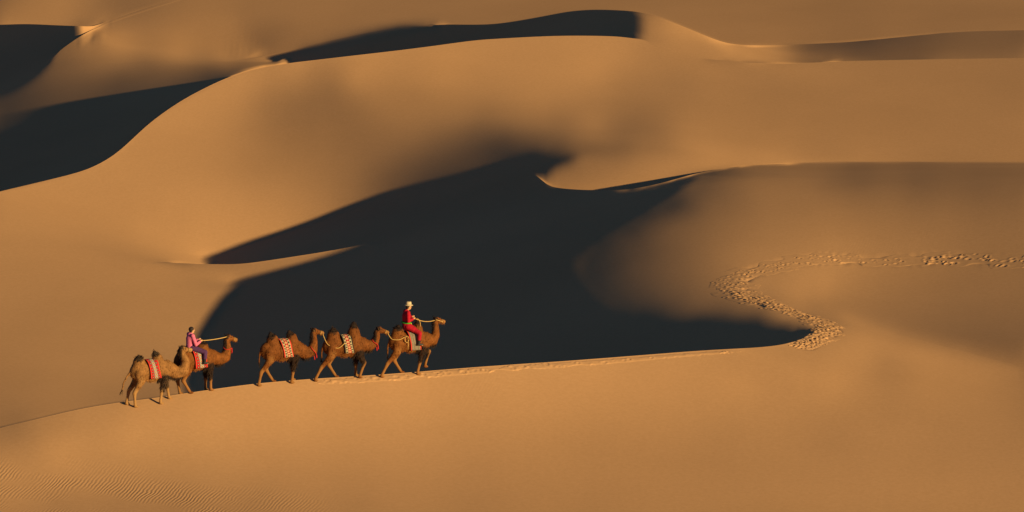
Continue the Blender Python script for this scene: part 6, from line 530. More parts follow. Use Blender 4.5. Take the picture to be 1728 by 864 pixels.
-2 -1 -1 -1 0 1 1 1 1 1 0 1 1 1 0 1 -1 0 1 -1 0 1 -1 0 -1 0 1 0 0 0 0 -1 1 -1 0 -1 1 -1 -1 0 0 -1 0 -1 0 0 0 -1 0 0 0 0 0 0 -1 1 0 0 -1 1
0 -1 1 0 0 1 0 0 1 1 -1 1 8 1 -1 0 -2 -1 -1 -1 -2 -1 -1 0 0 1 -1 2 1 1 1 3 3 3 4 5 6 7 8 9 7 4 0 -2 -4 -5 -6 -4 -3 -2 -1 0 0 0 1 1 1 1 2 1
2 0 1 2 1 1 2 1 1 1 1 2 1 1 1 0 1 1 -1 -1 -1 -2 -4 -4 -4 -3 -1 -2 0 0 1 0 1 0 1 1 0 1 0 0 0 1 0 -1 0 0 -1 1 -1 0 -1 -1 -1 -2 -1 -1 0 0 0 -1
0 1 0 0 0 0 -1 -1 -2 -1 -2 -2 -1 -1 0 0 0 1 1 1 0 1 0 1 0 0 0 1 0 -1 0 0 -1 1 -1 0 1 -1 0 0 0 0 0 -1 1 -1 0 -1 -1 0 0 -1 0 -1 1 -1 -1 0 0 0
0 0 0 -1 1 0 0 0 0 0 0 0 0 0 1 -1 1 1 0 0 0 1 0 8 0 0 -1 -1 -1 -2 -1 -1 -1 0 -1 0 0 2 1 1 1 4 2 2 3 4 6 6 7 8 7 5 3 0 -4 -5 -4 -5 -3 -3
-2 0 -1 1 1 1 2 1 2 1 1 0 2 1 1 2 1 0 2 1 2 1 1 1 0 1 1 0 0 0 -1 -2 -4 -3 -4 -3 -1 -2 0 0 0 1 0 2 1 0 1 1 0 0 1 0 -1 0 1 -1 0 0 -1 1
0 0 0 -1 -2 0 0 -1 -1 0 0 0 -1 0 -1 0 -2 -1 -1 -1 -1 -1 -2 -2 -2 0 0 1 0 1 1 1 0 0 1 -1 1 -1 0 0 0 0 0 0 -1 0 0 -1 1 0 0 0 0 0 -1 -1 -1 0 0 -1
0 -1 0 0 -1 0 0 0 0 0 -1 0 0 0 0 0 0 0 0 0 1 -1 0 1 0 -1 1 0 0 1 1 0 1 0 8 -1 0 -1 0 -2 -1 -2 0 -1 -1 1 0 1 0 1 3 2 1 3 4 3 5 5 6 8
7 5 4 1 -2 -3 -5 -5 -3 -4 -2 -1 0 0 1 1 2 1 2 0 2 1 2 1 1 1 0 2 2 1 1 1 1 0 2 1 0 0 0 0 -1 -1 -3 -3 -4 -3 -2 -2 0 0 1 1 1 2 0 1 1 0 1 0
0 0 0 0 0 -1 0 0 0 0 0 0 1 0 0 0 0 -1 0 -1 -1 0 -1 -1 -1 -1 -1 -1 -1 -1 -1 -1 -3 -2 -1 -1 0 0 0 1 0 0 1 0 1 -1 1 -1 1 -1 0 0 0 -1 0 0 0 0 0 0
-1 0 0 0 -1 0 -1 0 -1 -1 0 -1 0 0 -1 0 0 0 -1 0 0 1 -1 0 0 0 0 0 0 0 1 -1 1 0 0 0 0 1 0 1 0 0 1 -1 1 8 -1 -1 0 -1 -1 -1 -1 -2 0 -1 0 1 1 2
1 1 3 2 3 4 5 4 5 7 6 5 5 3 0 -2 -5 -4 -5 -4 -2 -2 0 0 1 1 2 0 2 1 3 1 1 1 1 1 1 2 1 1 1 1 1 1 1 0 0 1 0 0 0 -1 -2 -3 -3 -4 -2 -1 -1 1
1 1 1 1 1 1 1 0 1 -1 0 1 -1 0 0 0 -1 -1 0 0 1 0 1 0 1 1 0 0 -1 0 0 -1 -1 -1 -1 -2 -1 -2 -1 0 -2 -1 -1 -2 -2 -2 0 -2 1 -1 1 1 0 0 0 1 0 0 0 -1
0 -1 0 0 0 -1 1 -1 0 0 0 0 0 -1 -1 0 -1 0 -1 -1 0 -1 0 0 -1 0 0 -1 0 1 -1 0 0 1 -1 1 0 -1 1 0 0 0 0 0 0 0 0 1 0 0 1 0 0 0 2 -1 7 0 0 -2
-1 0 -2 -1 0 -2 1 0 1 1 1 2 2 3 3 3 4 3 5 6 5 6 6 3 1 0 -4 -4 -5 -4 -3 -3 0 0 0 2 1 1 2 2 2 1 1 1 2 0 2 1 1 1 2 1 1 0 1 1 0 0 0 0
0 0 -1 -2 -3 -4 -2 -3 -1 1 1 1 1 2 1 0 1 1 0 0 0 0 -1 1 -1 0 -1 0 0 -1 1 0 1 0 2 1 0 1 0 0 0 -1 0 -1 -2 -2 -1 -1 -2 0 -2 -1 -2 -1 -2 -2 -2 -1 0 -1
1 0 0 1 0 0 -1 1 -1 0 0 -1 0 0 -1 0 1 -1 0 0 0 -1 0 0 -1 0 -2 0 -1 0 -1 -1 0 0 -1 0 0 0 0 0 -1 1 0 -1 0 1 -1 1 0 0 0 0 0 1 0 0 0 0 0 0
1 0 1 0 1 -1 1 6 0 -1 0 -1 -1 -1 -1 -1 0 0 0 1 1 2 3 2 2 3 4 3 5 5 5 6 4 4 2 2 -2 -3 -5 -5 -4 -2 -1 -1 0 1 1 2 2 2 1 2 1 2 2 0 2 0 2 1
2 0 2 0 2 0 0 0 0 -1 0 1 -1 -1 -2 -3 -3 -3 0 0 0 1 1 2 1 1 0 0 0 1 -1 0 -1 0 -1 1 -1 0 -1 0 0 0 1 0 2 0 2 2 1 0 0 0 0 -1 -2 0 -2 -2 -2 0
-2 -1 -1 -1 -1 -2 -3 -2 -2 0 -1 0 0 1 0 0 -1 1 -1 0 -1 0 0 0 -1 0 1 -1 0 -1 0 0 0 -1 -1 0 -1 0 -1 -1 -1 0 -1 0 -1 0 0 0 0 0 -1 1 0 -1 1 0 0 1 -1 1
0 0 0 0 0 0 1 0 0 0 0 1 0 0 1 0 0 0 6 0 0 -1 -1 -1 -1 -1 -1 0 0 1 1 2 1 2 3 3 4 3 4 5 4 5 5 4 3 2 -1 -2 -4 -5 -3 -3 -3 -1 0 0 2 1 2 2
1 2 2 2 1 2 1 1 2 1 2 0 2 1 1 -1 1 0 -1 0 0 0 -1 0 -1 -3 -2 -3 -1 -1 1 1 1 2 0 1 0 1 0 -1 0 -1 0 0 0 -1 -1 0 -1 0 0 1 0 0 2 0 2 1 2 2
0 1 -1 0 -1 0 -2 -1 -1 -2 -1 -1 -1 -2 -1 -1 -3 -3 -2 -1 -2 0 0 0 -1 1 0 0 -1 0 0 0 -1 0 -1 0 0 -1 1 -1 1 -1 -1 0 0 -2 -1 -1 -1 -1 0 -1 0 0 0 -1 0 0 0 0
-1 1 0 0 1 0 0 0 -1 1 0 0 0 1 0 0 0 0 0 1 0 0 0 0 1 0 0 1 0 6 0 -1 -1 0 -2 0 -2 0 0 0 1 2 1 3 2 3 3 3 5 4 3 5 4 4 4 2 0 0 -3 -4
-4 -4 -3 -2 -1 1 1 1 2 2 2 2 2 2 2 2 0 2 2 1 1 2 2 1 0 0 1 -1 0 0 0 -1 0 0 -2 -1 -1 -3 -2 -1 0 1 1 1 1 0 0 0 0 0 -1 -1 0 -1 0 0 0 0 -1 0
0 -1 0 1 1 0 2 2 1 3 1 1 0 0 -1 1 -1 -1 -1 -2 0 -2 -1 -1 -1 -1 -2 -2 -3 -2 -2 -2 -1 0 -1 1 -2 0 0 0 0 -1 -1 0 0 0 0 0 0 -1 1 -2 0 0 -2 -1 0 -1 -1 -1
0 -1 -1 0 -1 0 0 0 0 0 0 1 -1 0 0 0 0 0 1 0 0 0 0 1 0 0 0 1 -1 1 -1 1 0 0 1 0 0 1 0 0 6 -1 0 0 -2 -1 -1 0 -1 0 0 2 1 2 2 3 3 3 4 4
4 4 4 4 4 2 1 1 -2 -3 -3 -5 -4 -2 -1 0 0 1 2 2 2 2 2 2 2 2 2 2 2 1 2 1 1 2 0 1 0 0 0 -1 0 -1 0 -1 0 0 -2 -2 -2 -1 0 0 0 1 1 0 1 -1 0 -1
-1 0 -1 0 -1 0 -1 0 -1 0 0 0 0 1 0 1 1 2 0 3 2 1 1 0 1 1 -1 -1 0 -1 -1 -1 0 -1 -2 -1 -1 -1 -3 -3 -3 -2 -1 -1 -2 0 -1 0 -1 0 -1 0 0 0 -1 0 -1 0 0 0
0 -1 0 -1 -1 -1 -1 -1 -1 -1 -1 -1 0 0 0 0 -1 1 0 -1 0 0 0 1 0 0 0 1 0 -1 1 0 0 1 -1 0 1 0 0 1 -1 1 -1 1 0 0 0 1 0 0 1 5 0 -1 -1 0 -1 -1 -1 0
0 1 1 2 2 3 3 3 4 3 3 4 5 3 4 2 3 0 0 -2 -3 -4 -4 -3 -3 0 0 0 2 2 2 2 2 3 2 1 3 2 2 2 2 1 3 1 0 2 -1 1 0 -1 0 -1 -1 0 0 -2 -1 -2 -1 0
-1 -1 1 0 1 -1 0 -1 0 -1 -1 -1 -1 0 -1 0 -1 0 0 0 0 0 -1 1 0 1 1 2 0 2 2 2 3 0 1 0 -1 1 0 -1 0 -1 0 -1 -1 0 -1 -2 -1 -3 -4 -2 -3 -1 -2 -1 -1 -1 0 0
-2 0 0 0 -1 0 -1 0 0 0 0 0 -1 -1 -1 -1 -1 -1 -1 -2 -1 0 0 -1 0 -1 0 1 -1 0 1 0 0 0 0 0 1 0 -1 1 0 0 1 0 0 0 1 -1 1 0 0 0 0 1 0 0 0 1 0 -1
1 0 5 0 -1 -1 -1 0 -1 -1 0 0 2 1 1 3 3 2 4 3 5 3 4 3 4 2 3 1 1 -2 -2 -3 -4 -4 -3 -1 -1 0 2 2 1 3 2 2 2 2 3 2 2 3 2 2 3 1 1 2 -1 1 0 -1
0 -1 -1 0 -1 -1 0 -2 -1 -1 -2 0 0 0 0 -1 1 -2 0 -2 -1 0 -1 0 -2 0 0 0 0 -1 1 0 -1 1 0 1 0 1 0 2 2 2 3 1 1 0 0 1 0 0 0 0 1 -1 0 -1 -1 -2 -1 -1
-3 -2 -4 -2 -2 -2 -1 -2 -1 -1 0 -1 0 -1 0 -1 0 0 0 0 0 0 -1 -1 -1 -1 -2 -1 -1 -2 0 0 -1 -1 0 0 0 0 0 0 0 0 0 0 1 0 0 0 0 1 -1 1 0 0 0 0 1 -1 1 0
0 0 1 0 0 0 0 0 0 0 1 0 0 5 -1 0 -1 0 -2 0 0 -1 1 0 2 3 2 2 5 3 3 3 4 3 4 2 3 1 1 0 -2 -2 -3 -3 -3 -3 -1 -1 1 1 2 2 2 3 2 2 3 3 2 3
3 2 3 1 2 2 0 1 0 -1 -1 -1 -1 0 -1 -1 -1 -1 -2 -1 -1 -1 0 0 0 0 -1 -2 0 -2 0 -1 -2 0 -2 1 -1 0 -1 0 1 -1 0 1 0 0 0 1 1 2 1 2 1 2 3 1 0 0 1 -1
1 0 0 0 0 0 0 -2 -1 -1 -1 -2 -3 -3 -2 -3 -1 -2 -1 -1 -1 -2 0 -1 0 -1 1 -1 0 0 -1 0 -1 0 -1 -1 -2 -2 -1 -1 -1 -1 -1 0 0 0 0 0 0 0 0 0 1 0 0 -1 1 0 0 1
0 0 0 1 -1 1 0 0 1 0 0 0 0 0 0 0 0 1 0 0 0 1 -1 0 4 -1 0 0 -2 1 -2 0 0 0 2 1 3 2 4 2 4 4 3 4 3 2 4 1 1 0 0 -1 -3 -3 -4 -3 -2 -1 0 1
2 1 3 2 2 3 2 3 3 3 3 2 3 2 3 2 1 0 0 0 0 -1 0 -1 -2 -1 -1 -1 -2 -1 -2 -2 1 -1 0 -1 -1 -1 0 -2 -1 -1 -1 -1 -1 0 -1 -1 0 1 0 0 0 1 0 -1 1 1 0 1
1 1 1 3 3 1 0 1 1 -1 0 0 1 1 0 1 -1 -1 0 -1 -1 -1 -2 -3 -2 -2 -2 -3 -2 -1 -2 -1 0 -1 -1 0 0 -1 -1 0 0 0 0 -1 -2 0 -3 -1 -1 -2 -1 -1 0 0 -1 0 0 0 0 0
0 1 0 -1 1 0 1 -1 1 0 0 0 1 0 0 0 0 1 0 0 0 0 0 1 0 0 0 0 0 0 0 1 -1 1 0 4 0 -1 0 -1 -1 0 -1 0 1 1 2 2 3 3 4 4 3 3 3 3 3 1 2 1
0 -2 -2 -2 -3 -3 -3 -1 -1 0 1 1 3 2 2 3 2 4 2 3 3 3 3 3 4 2 1 1 1 0 -1 -1 0 -2 -2 0 -2 -1 -1 -2 -2 -1 -1 -2 0 0 0 -1 -1 -2 -1 -1 -2 -1 0 -2 0 -1 1 -1
0 0 0 1 0 0 1 0 0 2 0 1 2 1 1 3 2 1 0 -1 1 0 1 0 0 1 0 0 0 -1 -1 -2 -1 -1 -2 -1 -3 -2 -1 -2 -2 -2 0 -2 -1 0 -1 -1 0 1 -1 0 0 -1 -1 -1 -3 -1 -2 -1
-1 -1 -1 -1 0 1 -1 0 0 1 0 0 0 0 1 -1 1 0 1 -1 1 0 0 0 0 0 1 0 0 0 0 0 1 0 0 0 0 0 1 0 0 0 -1 1 0 0 4 -1 0 -1 0 -1 -1 0 0 1 1 2 3 3
3 3 4 3 3 4 2 1 2 1 1 -1 -1 -1 -3 -3 -3 -2 -2 0 0 1 2 2 2 3 2 3 2 4 3 3 4 3 4 2 2 2 1 0 -1 0 -1 -1 -1 -1 -2 -1 -2 -2 -2 -2 -2 -1 0 -1 0 -2 -1 -1
-1 -2 -1 0 -1 -1 0 -1 0 -1 1 0 0 0 0 0 1 0 1 0 0 2 0 1 2 2 1 2 0 1 0 0 0 0 1 1 1 -1 0 -1 -1 0 0 -1 -1 -2 -2 -1 -2 -3 -1 -2 -1 -2 0 -2 0 0 0 -1
-1 0 0 -1 0 -2 -2 -1 -2 -2 -2 0 -1 0 0 -1 0 1 0 0 0 0 0 0 1 -1 1 0 0 0 1 -1 1 0 0 1 0 0 0 0 1 0 0 0 0 0 0 1 0 -1 0 1 0 0 -1 0 0 3 0 0
-1 -1 0 0 -1 1 0 2 2 2 3 4 3 3 3 4 1 3 2 1 1 -1 0 -1 -3 -1 -3 -3 -2 -1 -1 1 1 2 2 3 2 3 2 3 4 3 4 3 4 2 3 3 1 0 0 0 -1 -1 -1 -2 -2 -1 -2 -1
-2 -2 -2 -2 -2 -1 1 -2 0 -2 -1 -1 -1 -1 -1 -1 -1 0 -1 0 0 0 0 0 1 1 0 0 0 0 1 1 0 2 0 1 2 2 1 1 0 0 0 1 0 0 0 1 0 0 0 -1 -2 0 0 -1 -1 -1 -2 -2
-1 -2 -2 -1 -1 -2 0 -1 -1 0 0 0 0 -1 0 -2 -1 -3 -2 -2 -1 0 -1 -1 0 -1 1 0 0 0 0 0 1 0 0 0 1 -1 0 1 0 0 1 -1 1 0 0 0 0 1 0 0 0 0 0 1 -1 1 0 0
0 0 0 -1 1 0 0 0 4 -1 -1 0 -1 -1 0 0 0 1 2 2 3 3 2 4 3 3 2 3 2 1 1 0 0 0 -2 -1 -3 -2 -3 -2 -1 0 1 2 1 2 2 3 2 3 4 2 4 4 4 3 3 2 2 1
1 0 -1 -1 0 -2 -1 -2 -3 -1 -2 -2 -2 -2 -2 -1 -1 -1 -1 -1 0 -2 -1 -1 -1 -1 -1 0 -1 0 0 0 0 0 1 0 0 0 0 1 0 1 0 1 1 1 2 0 3 1 0 0 1 -1 0 0 1 1 -1 1
-1 -1 0 0 -1 -1 0 -1 -1 -1 -1 -2 -2 -1 -1 -1 -1 -2 0 1 -1 0 0 -1 0 -2 -2 -2 -2 -2 -1 -2 -1 0 0 -1 1 -1 0 1 0 1 -1 0 1 0 0 0 1 0 0 0 1 -1 1 0 0 0 1 0
0 0 0 0 1 -1 0 1 0 0 0 1 0 -1 0 0 0 0 0 3 0 0 -2 1 -1 0 0 0 0 2 2 3 2 4 3 2 4 2 2 1 2 0 0 0 -1 -2 -1 -3 -2 -1 -2 -1 0 1 1 2 2 2 3 3
3 2 4 3 4 3 3 4 2 1 2 -1 0 -1 0 -2 -1 -2 -2 -1 -3 -2 -2 -2 -2 -1 -2 -1 -1 0 -1 -1 -1 -1 -1 0 -2 0 -1 0 0 -1 1 0 0 0 1 0 1 0 0 0 1 0 1 0 2 0 2 1
2 0 0 0 0 0 1 0 0 0 0 0 0 -1 -1 -1 0 -1 0 -1 -1 -2 -1 -1 -1 -2 -1 0 0 -1 0 1 -1 0 -1 -1 -1 -3 -3 -2 -1 -2 0 0 -1 -1 1 0 0 1 -1 0 0 1 0 0 0 0 0 1
0 0 0 0 1 0 0 1 0 -1 1 0 0 0 0 0 1 0 0 0 0 0 0 0 0 0 -1 1 0 0 3 -1 0 0 -1 0 -1 0 0 1 1 3 2 4 3 2 4 1 3 1 1 1 1 0 -1 -1 -1 -2 -1 -2
-3 -1 -1 0 1 1 3 2 2 2 2 3 4 3 4 3 4 3 2 3 1 -1 1 -1 0 -1 -1 -2 -2 -1 -3 -1 -2 -2 -2 -2 -2 -1 -1 -1 0 -1 -2 0 -1 -1 -1 0 -1 0 -1 0 1 -1 0 1 0 0 1 0
0 0 1 0 1 0 1 0 1 1 2 1 1 -1 0 1 0 0 0 0 0 0 -1 0 0 0 -1 -1 0 0 -1 -1 -1 -1 -2 -1 -1 -1 0 -1 1 0 0 1 -1 0 -3 -2 -2 -3 -1 -2 -1 0 -1 0 0 0 0 0
0 0 1 0 0 0 0 1 0 0 0 0 0 1 0 0 0 0 0 0 1 -1 0 0 1 0 0 0 0 1 0 0 1 0 -1 -1 1 0 -1 0 1 2 0 0 0 -1 0 -1 0 0 1 1 2 2 4 2 4 1 3 2
2 1 0 0 0 0 -2 -1 -1 -2 -1 -2 -2 0 0 1 1 2 1 3 2 3 3 3 3 3 3 3 4 2 1 1 0 0 0 -1 -1 -2 0 -2 -2 -2 -2 -2 -1 -2 -2 -2 -1 -1 0 -1 -1 0 -2 -1 0 -1 0 0
-1 0 0 -1 1 0 0 1 0 0 0 1 0 0 0 1 0 1 1 1 1 1 1 0 0 0 0 0 0 0 0 0 0 0 0 -1 0 0 -1 -1 0 0 -1 -1 -2 -1 -2 0 -1 -1 2 0 1 0 0 0 -2 -1 -3 -4
-1 -2 -1 0 -1 0 -1 1 0 0 1 -1 1 0 0 0 1 -1 0 0 1 -1 1 0 0 0 0 0 1 0 0 0 1 0 0 0 0 0 0 1 -1 1 0 0 0 0 0 -1 0 0 0 0 3 -1 0 -1 0 0 0 -1
1 -1 2 2 1 4 2 2 2 3 1 1 1 1 0 0 0 -1 -1 -1 -2 -1 -2 -1 -1 1 0 2 1 2 1 2 3 2 3 4 3 3 3 2 1 1 1 1 -1 -1 0 -1 0 -2 -1 -2 -2 -2 -1 -3 -1 -1 -1 -2
0 -1 -1 -1 0 0 -1 -1 0 -1 -1 0 0 0 0 0 0 1 0 0 0 0 0 1 0 0 1 1 0 0 1 1 1 1 0 1 0 -1 1 -1 0 0 1 -1 0 -1 1 -1 0 -2 0 0 -1 0 -1 -1 -1 -1 -2 -1
-1 3 2 0 0 0 0 -1 -3 -3 -3 -2 -1 0 -1 0 0 0 0 0 0 0 1 0 0 0 0 0 1 0 0 -1 1 0 0 0 0 0 1 -1 1 0 0 0 0 1 -1 1 0 0 -1 1 0 0 1 0 -1 0 0 0
0 0 0 2 0 -1 0 0 -1 0 0 0 1 0 2 1 3 2 2 2 1 2 1 1 0 1 -1 0 0 -1 -2 -1 -1 -1 -1 0 -1 1 0 2 1 2 2 1 3 3 2 3 3 2 2 2 1 0 0 0 0 -1 -1 -1
-1 -1 -2 -1 -1 -2 -1 -2 -1 -1 -1 -1 0 0 -1 -1 0 -2 1 -1 -1 0 0 0 0 0 0 0 0 0 1 0 1 0 -1 1 0 0 0 1 0 1 0 2 0 0 0 1 0 0 0 0 0 -1 1 0 0 -1 0 0
-4 1 1 0 -1 -1 -1 -1 -1 -1 -1 -2 4 1 1 -1 0 1 -1 -2 -3 -2 -2 -1 -1 0 0 0 0 0 0 0 0 0 0 0 1 0 0 0 0 0 1 -1 0 1 0 0 0 0 0 0 1 0 0 0 -1 1 0 0
0 1 -1 0 1 0 0 0 -1 0 0 0 0 0 1 0 1 -1 -1 1 -1 0 0 0 1 1 2 1 1 3 1 2 1 0 1 1 -1 1 -1 -1 0 0 -2 0 -1 -1 -1 0 0 2 0 1 1 2 1 2 2 2 2 2
2 2 1 1 0 0 0 -1 0 -1 0 -1 -1 -1 -2 -1 0 -2 -1 0 -1 -2 1 -1 -1 0 0 -1 0 -1 0 0 -1 1 0 -1 0 0 1 -1 1 -1 1 0 0 0 0 1 0 1 -1 1 0 1 1 1 0 0 -1 1
-1 1 0 0 0 -1 0 0 0 0 0 -3 -1 1 0 0 0 -1 -1 0 -2 0 -2 2 2 1 0 -1 0 -1 -1 -2 -2 -1 0 0 -1 0 -1 1 0 0 0 0 0 0 0 0 0 0 0 0 1 -1 1 0 -1 1 0 0
0 1 -1 0 0 0 1 0 0 0 0 0 0 0 0 0 1 -1 0 1 -1 0 0 0 0 1 0 -1 1 0 -1 1 -1 0 1 0 0 1 1 1 0 1 1 1 0 1 -1 1 0 0 0 -1 -1 0 -1 0 -1 0 1 0
0 1 0 1 1 1 0 1 1 2 1 0 1 2 0 0 0 0 0 -1 0 -1 0 0 -1 0 -1 -1 -1 0 -1 0 0 -1 0 0 0 -1 0 0 0 0 -1 1 -1 0 0 0 0 0 1 -1 1 -1 0 0 1 0 0 0
0 1 0 0 1 -1 1 0 0 0 0 0 0 0 0 0 0 0 0 0 0 0 -3 0 1 1 -1 0 0 0 -2 1 -2 0 2 1 -1 0 1 -1 0 -1 -1 0 -1 -1 0 0 0 0 -1 0 0 0 1 0 0 0 0 0
0 0 0 0 0 0 0 1 -1 0 1 -1 0 1 0 0 0 -1 1 0 0 0 0 0 0 0 1 -1 1 -1 0 0 0 0 0 0 -1447 58 61 69 73 78 84 92 97 95 84 73 64 53 48 42 39 34 33 31 27 26 19 13
6 0 -4 -7 -14 -14 -15 -28 -32 -13 -30 -6 1 4 -1 -7 -8 -2 -10 -7 -10 -35 -30 -42 -58 -66 -104 -251 -180 -535 -283 -40 -560 -28 40 44 35 32 40 40 23 31 51 32 34 43 51 37 43 52 38 42 46 48 41 46 49 44 49 48
45 49 46 45 47 44 43 43 43 42 43 42 42 42 42 42 43 41 43 42 43 42 43 42 42 42 43 42 42 43 42 45 58 44 16 1 0 0 0 -1 0 0 -1 0 -2 -13 -22 -12 0 -8 -32 1 2 -4 -12 -32 -51 -58 -50 -34
-15 -1 6 9 14 -13 -140 -2 3 7 12 14 17 18 18 20 19 20 19 20 21 19 18 7 8 6 5 4 5 5 6 5 5 5 4 6 4 2 2 -2 -1 -2 -2 -3 -1 0 0 -38 -1 2 0 1 0 1 2 0 1 1 2 0
1 1 1 1 1 1 1 1 0 2 2 2 2 1 -1 0 -6 -6 4 8 -2 15 5 0 -5 -4 -2 -2 -10 -6 -9 -7 2 -3 -3 -4 -9 -7 6 -6 21 19 -9 34 6 -2 0 -2 1 2 -4 5 9 -8 3 12 4 -10 12 7
-10 10 9 -1 -4 9 -2 -5 9 -2 -22 0 -3 -2 -1 -1 0 0 -1 0 1 1 1 0 1 1 1 1 2 1 2 0 2 0 1 0 0 -1 0 0 -1 1 -3 -8 -2 -1 4 2 1 -1 0 -1 -2 -1 -2 -1 0 1 -2 -9
-4 18 -22 -17 -9 -6 -4 -1 0 1 0 0 -2 -4 -6 -6 0 28 1 0 1 1 1 1 2 2 0 1 0 1 0 -1 -1 0 3 1 1 1 1 1 1 0 1 1 1 1 1 1 2 1 2 0 0 1 1 1 0 1 -30 0
0 0 0 1 0 0 2 1 1 0 2 -1 2 1 0 2 0 1 1 2 1 1 1 1 0 -1 -3 -4 -5 -3 4 10 19 2 -3 -3 -3 -2 -3 -4 -4 -6 -9 -2 -8 -12 -14 -13 -18 10 -9 40 14 -9 43 14 2 -4 -1 9
-5 -4 16 4 -10 14 4 1 3 4 1 3 4 2 0 2 1 -2 2 2 -2 -21 -2 -6 -1 0 -2 -2 0 1 0 1 -1 0 2 1 1 1 1 1 1 1 2 0 2 -1 1 0 0 -1 -1 -1 -2 0 -9 11 -10 3 1 1
0 0 -2 -1 -2 -1 -1 -1 2 1 -4 0 8 -6 -10 -15 -22 -16 -9 -4 -2 -1 0 -1 0 1 1 2 29 -1 2 2 3 3 2 2 0 2 0 0 -1 0 0 -1 -1 2 1 1 1 2 1 1 1 1 1 1 2 1 1 2
3 0 0 0 0 0 0 1 1 -7 -4 -4 -3 -2 -2 -1 -1 -1 2 2 1 1 2 0 1 1 0 0 1 0 1 0 0 -1 -1 -1 -3 -4 -5 0 11 18 6 0 -3 -3 -2 -2 -4 -4 -4 -4 -5 -5 -7 -9 -14 -14 -18 -8
-1 5 38 7 0 42 19 -2 -2 7 1 -1 7 1 1 4 1 2 0 3 1 1 4 0 2 1 2 1 0 2 1 0 -14 -5 -3 -1 -1 -3 -1 1 -1 0 -1 1 1 0 1 1 1 1 1 1 2 1 1 0 2 0 0 -1
0 0 -1 -2 -4 -5 5 -2 0 1 1 0 -2 0 -1 -1 -1 -1 -1 1 1 3 0 -14 -6 -13 -20 -11 -7 -6 -3 -2 0 -1 1 0 0 -1 5 16 5 4 4 3 3 2 0 2 0 0 1 0 0 0 1 -1 1 1 1 1
1 2 0 1 1 1 1 1 1 1 1 0 2 1 0 1 1 1 0 0 47 -6 -7 -7 -7 -6 -7 -6 -5 -7 -4 -3 -1 -1 0 0 1 0 1 0 0 -1 0 -1 -2 -2 -3 -2 1 9 17 12 -1 -2 -4 -2 -2 -2 -3 -3
-5 -5 -6 -5 -5 -7 -9 -14 -15 -11 -8 0 5 31 12 2 43 16 -1 2 4 -2 3 2 2 -2 3 1 0 2 1 1 1 2 0 1 2 2 0 2 2 1 1 -9 -3 -2 -1 -3 -1 0 -1 -1 0 0 0 1 1 1 1 1
1 1 1 1 1 1 1 0 1 0 0 0 -1 -1 0 -2 -7 6 0 -3 1 -1 0 0 -2 -1 -1 -1 -1 0 1 1 0 -5 -18 -9 -15 -8 -8 -9 -4 -2 0 0 1 -1 1 1 1 5 12 4 5 4 2 1 2 2 1 1
1 0 1 0 0 0 1 0 1 1 1 1 0 2 1 0 1 1 1 0 1 1 1 1 1 1 0 1 0 1 1 64 -3 -1 -2 -2 -2 1 0 -3 -3 -6 -6 -8 -8 -8 -9 -7 -4 -6 -5 -2 -3 -1 0 2 3 5 8 13
8 -1 -4 -4 -3 -2 -1 -2 -3 -4 -5 -5 -6 -5 -5 -5 -7 -11 -11 -14 -8 -10 5 5 26 14 2 42 16 1 1 -1 3 0 2 -3 3 1 0 -3 3 1 0 -1 2 2 -3 4 1 1 3 1 1 3 -4 -1 -2 -2 0 -2
0 -1 0 -1 1 0 0 2 0 1 1 1 1 1 1 1 1 1 0 1 0 1 -1 0 0 -1 -2 -2 1 3 -3 -2 0 -1 -1 0 -1 -1 -2 -1 -1 1 0 -2 -11 -16 -7 -9 -12 -9 -4 -3 -1 0 2 0 2 1 2 2
2 12 4 3 2 2 2 2 1 0 0 2 0 0 1 0 1 0 1 0 2 1 1 1 0 0 2 1 0 0 1 1 0 1 0 2 1 1 0 1 1 0 53 0 -1 0 -1 0 -1 0 -1 0 0 0 0 -1 -1 -1 -3 -4
-2 -3 -5 -4 -4 -2 0 1 1 1 -4 -4 -4 -4 -2 -2 -2 -2 -2 -4 -4 -6 -6 -6 -5 -5 -5 -8 -6 -15 -7 -13 -6 6 5 26 14 2 42 10 3 0 1 -1 2 -1 1 -3 4 -4 3 -4 4 -4 3 -1 1 -1 1 4
-2 3 4 -3 4 7 -2 -1 -1 -2 0 -2 0 0 0 0 1 0 1 1 1 0 1 1 1 2 1 1 0 1 0 0 0 1 0 -1 0 0 -2 0 3 -3 -2 -1 -1 -1 -1 -1 -1 -1 0 -1 0 -2 -6 -15 -12 -7 -10 -5
-8 -5 -2 -1 1 1 1 2 2 1 2 3 13 2 2 2 3 1 1 0 1 2 0 1 0 1 1 -1 1 1 1 0 1 1 1 1 1 0 0 1 0 1 0 0 1 2 0 1 1 1 1 0 0 38 0 -1 0 1 0 -1
-1 1 0 0 0 0 0 0 0 0 -1 -1 -1 -1 -1 -2 -2 -3 -3 -3 -4 -4 -3 -3 -2 -1 -1 -1 -3 -4 -4 -6 -5 -7 -5 -6 -3 -7 -3 -13 -6 -13 -9 -3 6 5 25 14 2 54 -3 -1 1 0 0 0 1 -4 2 -2
2 -6 3 -4 4 -4 3 -3 3 0 -1 5 3 -2 2 1 12 0 0 -2 0 -1 0 0 0 -1 1 0 1 0 1 1 1 0 2 1 0 1 2 0 1 0 1 0 0 -1 1 -1 0 0 -3 3 1 -2 -2 -1 -1 -2 -1 -1
-1 -2 0 -1 -3 -9 -14 -12 -1 -11 -9 -4 -5 -2 2 0 2 2 1 2 3 2 5 7 4 2 2 0 2 0 2 1 0 0 1 1 0 0 1 1 0 1 1 1 1 0 0 1 0 1 1 0 0 1 0 1 0 2 0 1
